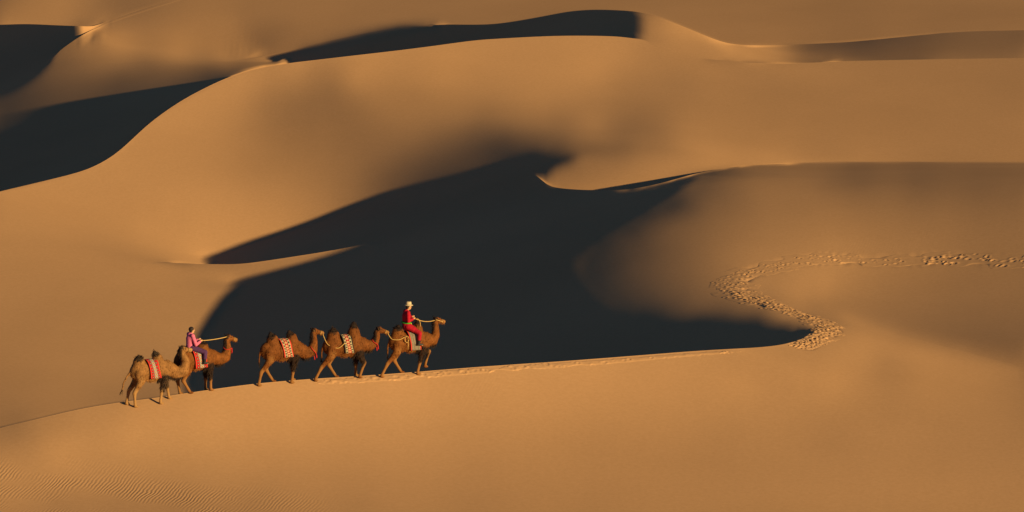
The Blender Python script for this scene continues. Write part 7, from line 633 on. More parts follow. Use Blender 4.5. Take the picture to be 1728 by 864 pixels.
1 0 1 1 24 0 1 0 0 0 0 0 0 1 0 0 0 1 0 -1 0 -1 0 -1 -1 -2 0 -3 -2 -2 -2 -3 -1 -3 -1 -1 -2 -1 -3 -3 -4 -5 -5 -6 -6 -6 -4 -7 -1 -10 -5 -9 -11 -5 -4 6 5 23 13 3
53 -5 -2 3 -2 0 0 -1 0 -4 2 -4 2 -4 4 -6 4 -4 3 -3 2 4 -4 5 3 -4 6 14 1 0 0 -1 0 -1 -1 0 1 0 0 1 0 1 1 1 1 1 1 1 1 0 2 0 0 0 1 0 0 0 1 0
-1 -1 0 2 -1 -2 -1 -2 -1 -2 -1 -2 0 -2 -1 -4 -11 -12 -9 -6 -6 -8 -6 -3 -1 0 2 2 2 3 2 2 2 2 9 2 2 2 1 1 1 1 0 0 2 0 0 1 1 0 0 1 1 0 1 0 2 0 0 1
0 0 1 0 0 1 0 2 0 2 0 1 1 0 0 16 0 0 0 0 0 0 0 1 1 1 0 1 -1 0 0 -1 0 -1 -1 -1 0 -2 0 -2 -2 -2 -1 -1 0 -1 -1 -2 -3 -4 -4 -4 -5 -5 -6 -6 -5 -5 -2 -8
-3 -5 -13 -5 -6 -3 6 5 23 13 1 45 -2 3 -3 3 -4 2 -3 0 -2 0 -2 -1 -1 -1 0 -2 1 0 -2 4 -4 5 3 -3 4 -2 20 1 1 0 -1 0 0 0 0 0 0 1 0 1 1 0 1 1 1 1 2 1
0 0 1 1 0 -1 0 2 -1 0 1 1 -1 -1 1 0 -1 -2 -2 -1 -2 -2 -1 -2 -1 -2 -7 -13 -11 -4 -6 -7 -5 -6 -2 -1 0 2 2 2 2 2 3 2 4 7 2 2 1 1 1 1 0 1 1 0 0 1 0 0
2 0 0 1 1 1 1 -1 2 0 0 0 1 0 0 1 0 0 1 1 1 1 0 1 1 0 9 2 1 1 0 0 0 0 1 0 1 1 0 0 0 0 0 0 -1 -1 -1 -1 -1 -2 0 -2 0 -1 -1 -1 -1 -2 -2 -3
-4 -4 -5 -4 -5 -7 -5 -6 -4 -6 -2 -3 -10 -5 -6 -4 -3 5 4 23 12 2 42 -2 1 0 -1 0 -2 1 -4 1 -4 2 -4 2 -4 2 -3 2 -3 3 -2 2 0 1 3 -4 4 20 3 0 1 0 0 0 -1 0 0 0
1 1 0 1 1 0 2 0 1 1 1 1 1 0 0 1 0 0 0 1 0 0 1 -1 0 1 0 -1 -2 -1 -2 -2 -1 -2 -2 -2 -3 -7 -11 -11 -7 -1 -8 -6 -4 -4 0 2 2 3 3 1 3 2 2 3 5 2 2 0
2 1 1 0 0 1 0 1 1 0 1 -1 1 1 0 1 0 1 1 0 1 0 0 0 0 1 0 1 0 1 1 0 1 1 0 1 1 8 1 1 0 1 1 1 0 0 2 0 1 -1 1 0 0 -1 0 -1 -1 -1 -1 -1
-1 -1 0 -2 0 -1 -1 -2 -2 -4 -3 -4 -4 -4 -5 -6 -5 -6 -6 -4 -1 -4 -8 -3 -5 -4 -5 -3 5 4 21 12 2 40 -1 0 0 -2 2 -4 0 -2 -1 0 -2 -1 -2 1 -2 1 -2 1 -1 0 3 -4 4 2 -3 5
16 4 2 0 1 -1 0 0 0 0 1 0 0 2 0 1 1 0 1 2 0 1 1 1 0 0 0 1 0 0 0 1 1 0 -1 1 1 0 -1 -1 -2 -2 -1 -3 -2 -1 -3 -4 -11 -7 -8 -7 -2 -7 -6 -5 -1 0 1 3
2 2 3 1 3 2 2 6 1 1 2 1 0 1 1 1 0 0 1 0 0 1 1 0 0 1 1 0 0 1 0 0 1 1 -1 1 0 0 0 2 -1 1 2 0 1 0 0 0 4 2 3 3 1 1 0 2 1 -1 1 0
1 0 0 -1 0 -1 -1 0 -1 -2 -1 0 -2 -1 0 -2 -1 -2 -2 -4 -4 -4 -4 -3 -4 -5 -5 -5 -7 -3 -2 -6 -5 -2 -2 -4 -5 -5 -3 6 4 21 11 2 37 -1 -2 1 -2 0 -1 -2 0 -2 0 -3 1 -2 0 -1
1 -3 2 -3 2 -1 1 4 -4 3 -7 26 3 2 1 0 0 0 0 0 1 0 1 0 0 1 1 1 1 1 0 2 0 1 0 1 1 0 0 0 0 0 1 0 1 0 0 1 1 -2 -1 -1 -2 -2 -2 -2 -3 -2 -5 -11
-9 -4 -6 -3 -6 -6 -3 -2 0 2 2 2 3 2 3 1 2 2 5 1 1 1 1 1 0 1 1 0 1 0 1 1 -1 1 0 1 0 0 2 0 0 1 0 0 0 1 0 0 0 1 -1 2 1 0 1 0 1 0 0 1
4 3 3 3 2 3 0 0 1 1 0 0 0 0 0 -1 -1 0 -2 -1 -1 -1 -2 -1 -1 -2 -1 -3 -2 -4 -4 -4 -4 -3 -4 -3 -5 -4 -7 -3 -5 -6 -2 -2 -1 -2 -5 -4 -4 -3 5 3 21 10 3 36 -2 -1 0 -1
-2 0 -3 1 -2 -1 0 -1 -1 -1 -1 0 -2 1 -1 1 -2 2 1 -2 0 -10 32 4 2 0 0 1 0 0 0 0 1 0 1 0 1 0 1 1 1 0 1 1 1 1 0 0 1 0 0 0 0 0 2 1 -1 1 1 -1
1 -1 -2 -2 -2 -2 -3 -2 -4 -7 -7 -9 -6 -2 -5 -5 -5 -4 -1 0 3 2 3 2 2 1 2 2 2 3 2 1 1 1 1 1 0 0 1 1 0 0 0 1 0 1 0 1 1 -1 1 1 -1 1 0 0 0 1 0 1
0 1 -1 1 0 1 1 0 0 1 -6 5 6 4 5 3 2 3 1 1 -1 1 1 0 -1 -1 0 -1 -1 -1 -2 -1 -1 -2 -1 -2 -3 -3 -2 -4 -3 -5 -4 -3 -3 -3 -5 -2 -6 -3 -7 -5 -3 -1 0 -1 -4 -3 -5 -4
-2 5 4 19 12 2 33 -2 -2 -1 0 -2 0 -2 -1 -1 0 -2 0 -1 -1 0 -1 0 -2 0 -1 1 1 -2 3 -11 1 24 6 4 2 0 0 0 -1 1 0 0 1 1 0 0 1 1 0 1 2 0 1 1 0 1 0 0
0 1 -1 1 0 1 1 -1 1 2 1 -1 -1 -2 -1 -2 -2 -3 -3 -3 -10 -4 -8 -7 -3 -3 -6 -3 -3 -2 1 1 3 3 1 2 2 2 1 2 4 1 1 1 0 1 1 1 0 1 0 1 0 0 1 0 0 1 0 0
1 1 -1 1 0 0 1 0 0 0 0 0 0 2 0 1 0 0 0 1 0 -7 3 4 5 4 5 5 4 3 0 1 1 0 0 0 -1 -1 0 -2 -1 -1 -2 -3 -1 -3 -3 -2 -3 -5 -3 -5 -4 -4 -3 -3 -2 -3 -4 -3
-7 -4 -3 -1 -1 -2 -1 -2 -4 -4 -4 -2 5 6 21 6 11 24 -2 -4 0 -1 -1 1 -4 1 -2 -1 0 -1 -1 -1 -1 -1 -1 0 0 -2 2 -4 3 3 -11 0 25 4 2 2 1 1 -1 1 0 1 0 0 0 2 0 1
0 1 0 1 1 1 1 0 1 0 0 0 0 1 0 0 1 1 0 1 0 1 0 -1 -1 -1 -3 -1 -3 -3 -4 -9 -5 -7 -5 -3 -3 -5 -5 -3 0 0 2 3 3 2 1 2 1 1 1 3 1 1 1 1 0 1 0 1
1 0 0 1 1 0 0 1 0 0 1 0 0 1 0 0 1 0 0 0 0 0 1 1 -1 1 0 1 0 1 0 0 -5 1 2 2 3 3 3 3 5 7 5 1 1 0 0 -1 -2 -1 -1 -1 -2 -2 -2 -3 -2 -4 -4 -4
-3 -6 -4 -4 -2 -3 -2 -3 -2 -4 -6 -3 -2 -3 -1 -2 -1 -1 -2 -3 -4 -4 -1 9 5 22 10 21 0 0 -3 -2 2 -4 1 -2 -2 1 -2 0 -2 -1 -1 0 0 -3 1 -2 1 1 -4 3 -1 -7 1 22 4 4 1 1
0 0 0 0 0 1 1 1 -1 1 0 1 1 1 0 1 1 0 1 0 1 0 0 0 0 0 1 0 2 -2 0 3 1 0 1 -2 -1 -2 -3 -2 -4 -3 -9 -4 -7 -6 -2 -3 -5 -3 -3 -1 2 3 2 2 2 1 0 1
1 2 3 0 2 0 0 1 1 1 0 0 1 1 0 0 0 1 0 1 0 0 1 0 0 1 0 0 0 0 0 1 0 0 0 1 0 1 0 0 0 0 0 -3 1 1 1 1 2 1 1 2 4 6 10 5 1 -1 -1 0
-2 -1 -3 -2 -2 -2 -3 -4 -3 -4 -4 -5 -4 -5 -3 -3 -2 -2 -2 -3 -3 -2 -4 -4 -2 -1 -1 -1 -1 -1 -4 -3 -3 2 9 5 17 17 10 1 0 0 -5 2 -2 -1 -1 -2 1 -2 -1 -1 0 -1 -1 -1 -2 1 -3 1
-1 0 2 -4 -4 2 20 4 3 1 1 0 1 0 0 0 0 0 1 1 0 1 0 1 0 1 1 0 1 1 0 0 1 0 0 0 0 0 1 1 -3 2 3 1 0 -1 0 -2 -1 -3 -2 -5 -3 -6 -5 -6 -5 -2 -3 -5
-4 -1 -1 1 2 3 2 1 1 1 1 1 0 3 2 0 0 2 0 1 0 1 0 1 0 0 1 1 0 0 0 1 0 0 0 1 -1 1 0 0 1 0 0 0 0 0 1 0 0 0 1 0 1 0 -1 1 1 1 1 0
2 2 0 0 1 2 8 12 2 0 -2 -1 -2 -1 -2 -3 -3 -3 -3 -4 -4 -5 -5 -5 -3 -3 -3 -1 -1 -2 -2 -3 -3 -3 -2 -2 -2 -1 0 -1 -2 -2 -4 -1 3 6 6 15 15 11 2 -3 1 -4 0 0 -2 0 -3 1
-3 1 -2 -1 -1 -1 0 -2 0 -2 1 -1 -1 2 -5 0 0 20 4 1 2 0 0 1 0 0 1 0 0 0 0 1 0 1 0 1 1 0 1 1 0 0 1 0 0 0 0 1 0 0 1 -6 5 2 1 2 -1 0 -2 -1
-3 -2 -4 -2 -7 -4 -5 -6 -3 5 -10 -4 -3 1 1 2 3 2 1 1 0 0 1 2 3 -1 1 1 0 1 1 1 -1 1 1 0 0 0 0 1 0 0 0 1 1 0 0 0 0 0 1 0 0 0 1 0 0 -1 1 0
1 0 0 0 0 0 1 0 1 1 2 0 1 2 0 0 -1 0 4 14 4 -1 -1 -2 -2 -2 -2 -2 -3 -4 -3 -5 -4 -4 -4 -5 -2 -1 -2 -1 -1 -2 -2 -4 -2 -2 -2 -1 0 -1 0 -2 -3 -2 1 1 4 5 16 20
3 5 -6 0 -1 -3 2 -3 0 -2 0 -1 -2 0 -1 -1 -1 -1 -2 0 -1 1 -3 1 3 -6 -1 1 18 3 2 1 1 0 0 0 0 0 0 1 1 0 0 0 1 1 0 0 1 1 0 0 1 0 0 1 0 0 -1 1
1 1 -5 2 3 2 0 0 0 -3 -1 -2 -1 -4 -3 -4 -5 -2 -8 -1 6 -4 -7 -4 -1 2 4 1 1 0 0 1 0 0 1 3 0 0 0 1 1 1 0 1 -1 1 1 0 0 1 0 0 0 1 1 -1 0 0 1 -1
1 0 0 0 1 -1 0 0 1 0 1 0 0 0 0 1 0 1 0 1 1 0 2 0 1 0 1 1 0 -1 4 12 0 -1 -1 -1 -2 -1 -3 -3 -3 -3 -3 -4 -5 -3 -2 -3 -1 -1 -1 -2 -2 -2 -2 -3 -2 -1 0 -1
-1 0 -1 -3 -1 1 0 4 9 24 19 -3 -7 -1 -3 2 -4 0 -2 -1 1 -3 1 -3 0 -2 -1 0 -2 0 -1 0 0 -1 0 1 -4 -1 1 17 3 1 0 0 1 0 0 1 0 0 0 0 0 1 1 0 0 0 1 1
0 0 1 0 1 0 -1 0 0 1 0 0 1 -4 4 1 1 1 0 -1 -1 -1 -3 -2 -2 -2 -4 -4 -3 -4 -4 5 -1 -2 0 -1 0 -1 -1 0 0 0 0 1 1 2 1 -1 0 1 1 0 1 0 0 1 0 1 -1 1
0 1 0 0 0 0 1 0 0 0 1 -1 0 1 0 -1 1 0 0 0 0 0 0 1 1 0 -1 -1 0 2 0 0 1 1 1 0 1 0 0 1 0 -1 8 6 -1 -1 -1 -1 -2 -2 -2 -2 -3 -3 -3 -3 -4 -2 -1 -2
-1 -1 -1 -1 -3 -1 -2 -1 -1 -1 -1 0 -1 -1 -1 -1 0 0 6 15 17 14 -1 -11 0 -3 0 -2 -1 1 -4 2 -3 0 -2 0 -1 -1 -1 0 -1 -1 -1 0 -1 0 1 -3 0 0 15 1 2 1 0 0 0 0 0 0
0 1 0 0 0 0 1 0 1 1 -1 1 0 1 1 -1 0 1 0 0 0 0 0 1 -2 1 2 1 0 -1 0 -1 -1 -1 -1 -4 -1 -4 -3 -2 -2 -4 4 -2 0 -2 0 -1 0 -1 1 0 0 1 1 0 0 2 -1 0
1 0 1 0 0 0 1 0 0 1 0 0 0 0 0 1 1 -1 0 0 0 0 1 0 0 0 1 -1 0 1 0 0 0 1 0 -1 0 1 -1 1 -1 1 1 0 0 1 1 0 0 0 0 1 1 0 8 0 0 -1 -1 -1
-1 -2 -2 -2 -2 -3 -2 -2 -2 -2 0 -1 -1 -1 -2 0 -2 -1 -1 -1 -1 0 -1 0 -1 -2 2 -1 -1 9 8 15 11 0 -12 1 -2 0 -1 -2 0 -2 1 -2 -1 0 -1 -1 0 -1 -1 -1 0 -1 0 0 0 -1 0 -1
0 11 2 1 0 1 0 -1 1 0 0 0 0 0 1 0 0 0 1 0 0 1 0 1 -1 0 1 0 0 0 0 0 0 1 0 -2 1 2 1 0 0 -1 -1 0 -2 -1 -1 -2 -3 -2 -2 -1 -3 2 0 -2 0 -1 1 -1
-1 1 0 1 0 0 0 0 1 0 1 0 -1 1 0 1 0 0 1 -1 0 0 1 0 0 1 -1 1 0 0 0 0 0 0 0 0 1 -1 1 0 0 0 0 1 -1 0 1 0 0 -1 0 1 0 0 1 0 0 0 0 0
1 0 0 1 0 4 0 0 -1 0 0 -1 -1 0 -2 -1 -1 -2 -1 -1 -1 -1 0 -1 0 0 -2 0 -1 -1 0 0 -1 0 0 -1 0 0 0 0 5 4 12 3 1 -8 -1 1 -2 1 -1 -1 1 -2 0 -1 0 -1 0 -1
0 -1 0 1 -1 0 -1 1 -1 -1 0 1 6 1 0 1 -1 1 0 -1 0 1 0 0 0 0 0 1 -1 1 -1 1 0 1 -1 1 0 -1 1 0 0 0 0 0 0 1 -2 1 0 1 0 0 0 0 -1 0 -1 -1 -1 -1
-1 -2 -1 0 0 -1 1 -1 0 -1 1 0 -1 1 -1 1 0 1 0 0 0 0 0 0 0 0 0 1 -1 1 0 0 0 1 0 -1 0 1 -1 0 1 0 0 0 0 0 0 0 0 0 0 0 0 1 -1 1 0 0 0 0
-1 0 0 0 0 1 0 1 -1 1 0 0 0 1 0 1 4 0 -1 1 0 -2 0 0 -2 -1 -1 -2 -1 -3 -3 -2 -2 -3 -3 -5 -5 -6 -9 -9 -8 -8 -7 -7 -10 -10 -7 6 0 3 48 23 30 16 2 0 2 -2 1 -3
-2 -2 -5 3 -6 1 -9 3 -12 5 -13 3 -14 4 -16 -1 -11 -10 -9 -52 -42 -36 -80 -398 -87 -64 -50 -43 -39 -37 -36 -37 -38 -40 -43 -43 -41 -45 -43 -47 -45 -47 -47 -49 -48 -44 -41 -37 -34 -32 -29 -26 -25 -25 -23 -22 -20 -5 8 15
27 34 39 43 46 46 48 47 55 52 84 95 130 154 140 75 168 157 138 110 82 52 34 7 -2 -13 -22 -26 -28 -30 -26 -21 -29 -30 -29 -31 -30 -28 -26 -25 -27 -24 -22 -22 -22 -21 -17 -17 -14 -16 -14 -13 -13 -12 -13 -13 -11 -13 -13 -13
-14 -14 -15 -12 -11 -8 -8 -8 -8 -9 -8 -3 0 1 0 1 0 1 0 1 -1 1 -1 1 0 0 0 1 3 3 1 2 2 0 0 4 -1 -6 -8 -9 -9 -9 -8 -9 -10 -9 -9 -10 -9 -9 -7 -5 -4 -5 -4 -3 -3 2 5 12
24 20 86 99 32 18 3 3 2 -4 -5 -16 -10 -12 -8 -10 -21 -4 -24 -3 -29 -7 -31 -11 -16 -12 -12 -13 -4 -13 -10 -4 1 8 78 9 7 4 3 2 1 1 1 0 1 0 0 -3 1 -4 1 -3 1 -3 -1 0 0 0 -1 0
0 1 0 0 1 0 1 0 4 -1 3 -1 2 3 2 3 1 3 1 2 2 1 1 1 0 1 0 0 0 1 1 0 1 1 2 -1 0 -1 0 -1 1 -4 0 0 0 0 0 -3 0 0 -1 -2 0 0 0 -3 -1 1 0 -3
-2 1 -1 0 0 0 0 -3 0 -1 0 0 -1 0 -1 0 -1 0 -1 0 0 0 -4 1 0 1 0 0 1 0 0 1 0 1 0 0 0 0 2 1 3 3 2 1 1 1 6 1 -5 -7 -10 -10 -11 -11 -11 -10 -10 -10 -8 -9
-6 -5 -4 -4 -3 -3 -3 0 1 9 15 34 94 103 25 2 -3 -3 -5 -6 -5 -8 -5 -6 -7 -7 -7 -5 -9 -6 -7 -7 -8 -10 -9 -17 -21 -19 -27 -24 -14 -4 20 21 20 27 2 2 1 2 0 2 1 0 0 0 1 -1 0 -2
-1 -1 -2 -2 -1 -1 0 -1 0 0 0 0 0 0 1 0 1 0 2 1 2 1 2 2 2 2 1 2 2 2 1 1 2 0 1 1 0 0 1 1 0 0 1 1 0 -1 0 0 -1 0 -1 -1 1 -1 -1 0 -1 -1 0 0
-1 -1 -1 -1 0 -2 0 0 -2 0 -1 0 -1 -1 0 -1 0 -1 0 -1 0 0 -1 1 -1 0 -1 0 -2 1 -1 0 0 -5 1 0 0 1 1 0 1 0 0 0 0 0 1 0 1 0 4 4 2 1 2 1 1 9 0 -7
-9 -11 -14 -13 -14 -10 -10 -9 -7 -6 -4 -5 -3 -2 -2 -3 -3 -3 -1 4 11 31 94 115 25 -8 -7 -9 -6 -7 -7 -8 -6 -6 -7 -5 -6 -6 -5 -5 -4 -7 -3 -5 -2 -4 -3 -4 -2 -10 -11 -12 -9 2 7 6 9 -2 -1 0
0 0 0 -1 0 0 -1 -1 -1 -2 -1 -1 -1 -1 -1 -1 0 -1 0 -1 1 0 0 0 0 0 1 0 1 1 1 1 1 2 2 1 2 2 2 1 2 1 2 1 2 0 1 0 1 0 0 0 1 0 -1 0 0 0 -1 0
-1 0 0 -1 -1 0 0 -1 0 -1 -2 0 0 -1 0 -2 0 -1 -1 1 -2 -1 0 -1 0 -1 0 0 0 0 0 -1 0 0 -1 0 -1 0 0 0 -1 0 0 0 -5 -1 2 0 0 0 1 0 1 1 0 0 1 0 1 0
1 3 3 3 2 2 0 2 7 -3 -11 -15 -17 -14 -11 -9 -9 -6 -6 -4 -4 -3 -2 -1 -1 -1 -3 -2 0 4 7 21 79 135 29 -17 -18 -10 -9 -8 -8 -7 -6 -6 -6 -5 -5 -5 -5 -3 -5 -3 -3 -2 -3 -2 -2 -1 -1 -2
-1 -2 -2 -4 -2 -1 -1 -3 0 -1 0 -2 0 -1 -1 0 -1 -1 -1 -1 -1 -1 -2 -1 0 -1 -1 0 -1 1 0 0 0 1 0 0 1 0 0 0 0 1 0 1 1 2 2 1 2 1 2 1 3 1 2 1 1 0 0 0
0 0 0 0 0 0 0 0 -1 0 -1 0 0 -1 -1 0 0 -2 0 -1 0 0 -1 -1 0 -1 0 0 -1 0 -2 0 0 -1 0 0 0 -1 0 0 -1 0 0 0 0 0 -1 1 -1 -1 1 0 -1 0 -1 -6 1 -1 2 0
0 0 1 1 0 0 1 0 0 1 1 -1 5 4 2 3 1 2 1 5 -16 -23 -17 -12 -9 -7 -5 -5 -4 -3 -2 -2 -2 0 1 0 1 0 2 3 6 20 66 124 45 -20 -28 -19 -10 -8 -8 -7 -6 -6 -4 -4 -4 -4 -4 -3
-4 -3 -2 -4 -1 -2 -1 -1 -2 0 -1 0 0 -1 -1 -2 -2 -3 -4 0 0 -1 0 -1 -1 0 -1 -1 -1 -1 -1 -1 -1 0 -1 -1 0 1 -1 1 -1 1 -1 1 -1 0 1 0 0 1 0 1 -1 1 1 0 1 1 2 1
1 2 2 0 2 1 1 1 1 0 0 0 0 0 0 -1 1 -1 0 0 -1 0 -1 0 -1 1 -1 -1 0 0 -1 -1 0 -1 0 0 0 -1 -1 0 -1 1 -1 0 0 -1 0 -1 1 -1 -1 1 -1 0 0 0 -1 1 -1 0
0 -1 0 1 -1 0 -6 0 1 0 0 1 0 1 0 0 2 0 0 1 0 0 1 6 3 2 1 2 1 1 1 -39 -22 -10 -7 -3 -4 -3 -2 -2 -2 -2 0 1 2 2 4 5 5 5 11 27 56 102 50 -24 -33 -26 -16 -10
-7 -5 -6 -6 -3 -5 -2 -3 -4 -3 -3 -1 -3 -1 -2 -2 -1 0 -3 0 -1 0 0 -1 0 0 -2 -2 -1 -4 0 -1 -1 0 -1 0 -1 0 -1 0 -1 -1 0 -1 0 0 -1 1 -1 0 0 1 0 0 0 0 1 -1 0 0
0 1 -1 1 1 -1 2 0 1 0 2 1 1 1 2 1 1 1 1 0 0 0 0 0 0 -1 1 -1 0 -1 0 0 0 0 -1 1 -2 1 -1 0 -1 0 0 -1 0 0 -1 -1 1 -1 0 0 -1 0 0 -1 0 0 0 -1
0 0 -1 1 0 -1 -1 1 0 -1 1 0 -1 0 0 0 0 -6 1 0 0 1 0 0 0 1 1 -1 1 1 0 0 1 0 6 3 2 3 1 0 2 -11 -54 -10 -6 -1 -2 -2 0 -1 -1 0 -1 1 4 4 6 10 15 20
23 33 48 67 36 -20 -39 -29 -24 -13 -7 -6 -5 -4 -3 -4 -2 -3 -3 -1 -2 -2 -1 -2 -2 -1 0 -2 -1 0 -1 -1 -1 0 0 0 -1 -1 -1 -2 -2 -1 0 0 -1 0 -1 1 -1 0 -1 -1 0 0 0 -1 0 1 -1 1
0 0 0 0 1 -1 1 -1 1 -1 1 0 -1 1 0 0 1 0 0 1 1 0 2 0 1 1 1 1 1 0 0 1 -1 1 -1 0 0 0 0 0 0 -1 0 0 0 0 -1 0 -1 1 -1 0 -1 0 0 -1 0 0 0 -1
1 -1 0 -1 0 -1 0 1 -1 0 -1 0 0 1 -1 0 -1 1 -1 0 0 0 0 0 0 0 0 0 -5 0 0 0 0 0 1 0 0 0 2 0 1 0 1 0 1 5 3 2 2 1 1 1 -35 -40 -6 -2 0 -1 2 -1
1 0 1 3 3 5 9 16 23 31 40 40 41 35 14 -17 -37 -36 -26 -16 -12 -4 -4 -3 -4 -3 -2 -2 -2 -1 -2 -2 -1 -1 -1 -1 -1 -1 -1 -1 -1 0 -1 0 0 0 0 -1 -1 -1 0 -2 0 -1 0 0 0 0 -1 -1
0 0 0 0 0 0 1 0 0 0 -1 1 0 0 -1 0 1 -1 0 0 1 -1 0 1 0 0 0 0 0 1 0 1 0 1 1 0 1 1 0 1 0 1 -1 1 0 0 0 0 0 -1 0 0 1 -1 0 0 -1 0 0 0
-1 0 -1 1 -2 0 1 -1 0 0 0 -1 0 0 0 0 0 0 -2 0 0 1 -1 0 -1 0 0 1 -1 1 -1 0 -1 0 1 0 -1 1 -1 -4 -1 0 0 0 1 -1 1 0 1 0 1 0 1 0 1 0 6 2 3 1
2 0 1 -53 -28 -2 2 0 2 1 3 1 2 3 5 7 11 18 30 43 47 39 25 13 -1 -15 -29 -33 -30 -17 -14 -5 -5 -2 -3 -1 -2 -3 -1 -1 -2 -1 -1 -1 -1 -1 0 -1 -1 -1 0 0 -1 0 0 -1 0 -1 0 0
-1 -1 0 -1 1 -1 0 -1 0 0 1 -1 0 0 0 0 0 0 0 -1 1 0 0 0 0 0 0 -1 1 0 0 -1 1 0 -1 0 1 -1 1 0 1 0 0 1 0 0 2 0 0 1 0 1 -1 1 0 0 0 0 0 -1
1 0 0 -1 0 0 -1 1 -1 1 -1 0 -1 0 -1 1 -1 0 0 0 0 -1 0 0 0 0 -1 0 0 0 0 -1 0 0 0 0 0 0 -1 0 0 0 0 0 0 0 -1 1 -1 1 -3 0 0 -1 0 -1 1 0 1 0
1 0 0 1 0 0 2 5 3 2 1 1 1 0 -60 -19 -1 0 3 3 4 3 3 6 7 9 13 21 35 43 40 29 13 2 -7 -13 -20 -26 -25 -21 -12 -8 -5 -2 -3 -1 -2 -1 -1 -2 -1 0 -1 0 -1 -1 0 -1 -1 0
0 0 -1 0 0 -1 -1 0 0 -1 -1 0 -1 0 0 -1 0 0 0 0 0 -1 1 0 0 0 -1 1 -1 0 1 -1 0 0 0 -1 1 0 0 -1 0 0 1 -1 0 0 1 -1 1 0 0 0 1 0 1 0 1 -1 1 0
1 0 0 1 0 0 -1 1 -1 0 1 -1 0 0 0 0 0 0 -1 1 -2 1 -1 1 -1 0 -1 1 -1 0 -1 0 1 0 0 -1 0 0 0 -1 0 0 0 -1 1 0 -1 0 -1 1 0 -1 0 0 0 0 0 1 -1 1
0 -3 0 -1 1 0 0 -1 0 0 1 0 1 0 0 2 0 0 4 4 1 2 1 1 -2 -61 -16 2 3 4 5 4 6 10 9 13 17 25 30 35 31 18 4 -5 -10 -12 -14 -17 -19 -18 -12 -9 -4 -4 -1 -1 -2 -1 -1 0
-1 0 -2 0 -1 0 -1 0 -1 0 -1 0 -1 0 -1 -1 0 0 -1 0 0 -1 0 0 -1 0 0 -1 0 1 -1 0 0 0 0 0 0 0 -1 1 -1 0 0 1 -1 0 0 0 -1 0 1 0 -1 0 0 0 1 -1 0 0
0 1 0 0 1 -1 1 0 1 0 1 0 0 1 -1 0 0 1 -1 1 0 -1 0 0 0 0 0 0 -1 0 0 1 -1 0 -1 0 0 0 -1 0 0 0 0 0 0 -1 0 0 0 0 0 0 -1 1 0 -1 -1 1 0 0
-1 0 0 0 0 0 0 0 0 0 0 -1 -1 -1 0 -1 -1 0 0 0 1 0 0 1 1 0 0 1 1 4 2 3 1 0 1 -2 -61 -11 2 5 6 6 10 12 13 18 20 22 25 27 20 9 -2 -10 -12 -11 -9 -12 -12 -12
-11 -8 -5 -3 -1 -2 -1 -1 -1 -1 -1 0 -1 0 -1 0 -1 0 -1 0 -1 0 -1 0 -1 0 0 -1 0 -1 0 0 0 -1 0 -1 0 -1 1 0 -1 0 0 0 0 0 0 0 0 0 -1 1 0 0 -1 0 0 0 -1 1
0 -1 0 1 -1 0 0 0 0 0 1 -1 1 -1 1 0 1 -1 1 0 1 0 0 1 -1 1 0 0 0 0 0 0 0 0 -1 0 0 0 -1 1 0 -1 0 0 0 0 0 -1 0 0 0 -1 1 0 -1 0 0 0 0 0
-1 0 0 0 -1 0 0 1 -1 0 0 0 0 0 0 0 0 0 0 -1 1 -1 1 -1 0 0 -1 0 -1 0 0 0 0 1 0 0 1 0 1 0 4 3 1 1 1 1 -7 -54 -6 3 5 8 13 15 17 21 19 21 20 17
12 3 -4 -10 -12 -11 -9 -9 -7 -7 -8 -6 -5 -3 -3 -2 0 -1 -1 -1 -1 0 -2 0 0 0 -2 0 0 -1 0 -1 0 -1 0 -1 0 -1 0 0 0 0 0 -1 0 -1 0 -1 1 -1 0 0 1 -1 0 0 0 -1 0 0
1 0 -1 0 0 0 0 -1 0 1 -1 0 0 0 0 0 0 0 -1 1 0 -1 1 0 1 -1 1 0 1 -1 1 0 0 0 0 1 0 0 0 -1 1 -1 0 0 0 1 -1 0 0 0 0 0 0 -1 0 0 0 -1 0 0
0 0 0 0 -1 1 -1 1 0 -1 0 0 0 0 0 0 0 -1 0 1 -1 0 0 0 0 -1 0 0 0 0 1 -1 1 -1 2 -1 -2 -1 -1 0 0 0 -1 2 0 0 1 0 0 1 1 3 3 1 1 1 0 -15 -40 -3
5 9 12 17 19 22 17 18 13 12 6 0 -4 -9 -12 -10 -9 -6 -5 -4 -4 -4 -5 -4 -2 -2 -2 -1 -1 0 -1 0 -1 0 -1 -1 -1 1 -1 -1 0 -1 0 -1 0 0 0 -1 0 0 0 0 -1 0 0 -1 0 -1 1 -1
1 -1 0 0 0 0 0 -1 1 0 0 -1 0 1 -1 0 -1 0 1 0 -1 0 0 0 0 -1 1 0 -1 1 -1 1 0 0 -1 1 0 0 0 0 1 0 0 0 1 0 0 0 0 0 0 0 0 0 0 0 -1 1 -1 0
1 -1 0 0 0 -1 0 0 1 -1 0 0 -1 1 -1 1 -1 0 0 -1 1 0 0 -1 0 0 0 0 0 0 -1 1 0 0 -1 0 0 1 0 0 -1 0 0 0 1 2 -1 -1 -1 0 -1 -1 0 1 -1 1 0 0 1 0
0 1 4 1 2 1 1 0 -14 -34 -3 7 13 20 20 20 16 14 10 7 2 0 -4 -8 -9 -8 -8 -6 -3 -3 -2 -3 -3 -3 -4 -3 -2 0 -1 -1 -1 0 -1 -1 0 0 0 -1 -1 0 0 -1 0 0 0 -1 0 -1 0 1
-1 0 0 0 -1 0 0 -1 0 -1 1 -1 1 0 -1 1 0 -1 1 -1 0 0 0 0 -1 1 -1 1 0 -1 -1 0 0 0 0 0 0 0 0 1 -1 0 0 0 0 1 -1 1 0 0 0 1 0 -1 1 0 0 0 0 0
0 0 0 0 0 0 0 0 -1 1 0 -1 0 0 0 0 0 0 -1 0 1 -1 0 0 0 0 -1 1 0 -1 1 -1 0 0 1 -1 0 0 -1 1 0 0 -1 0 0 1 -1 1 -1 0 0 0 0 0 0 0 3 -1 -1 -1
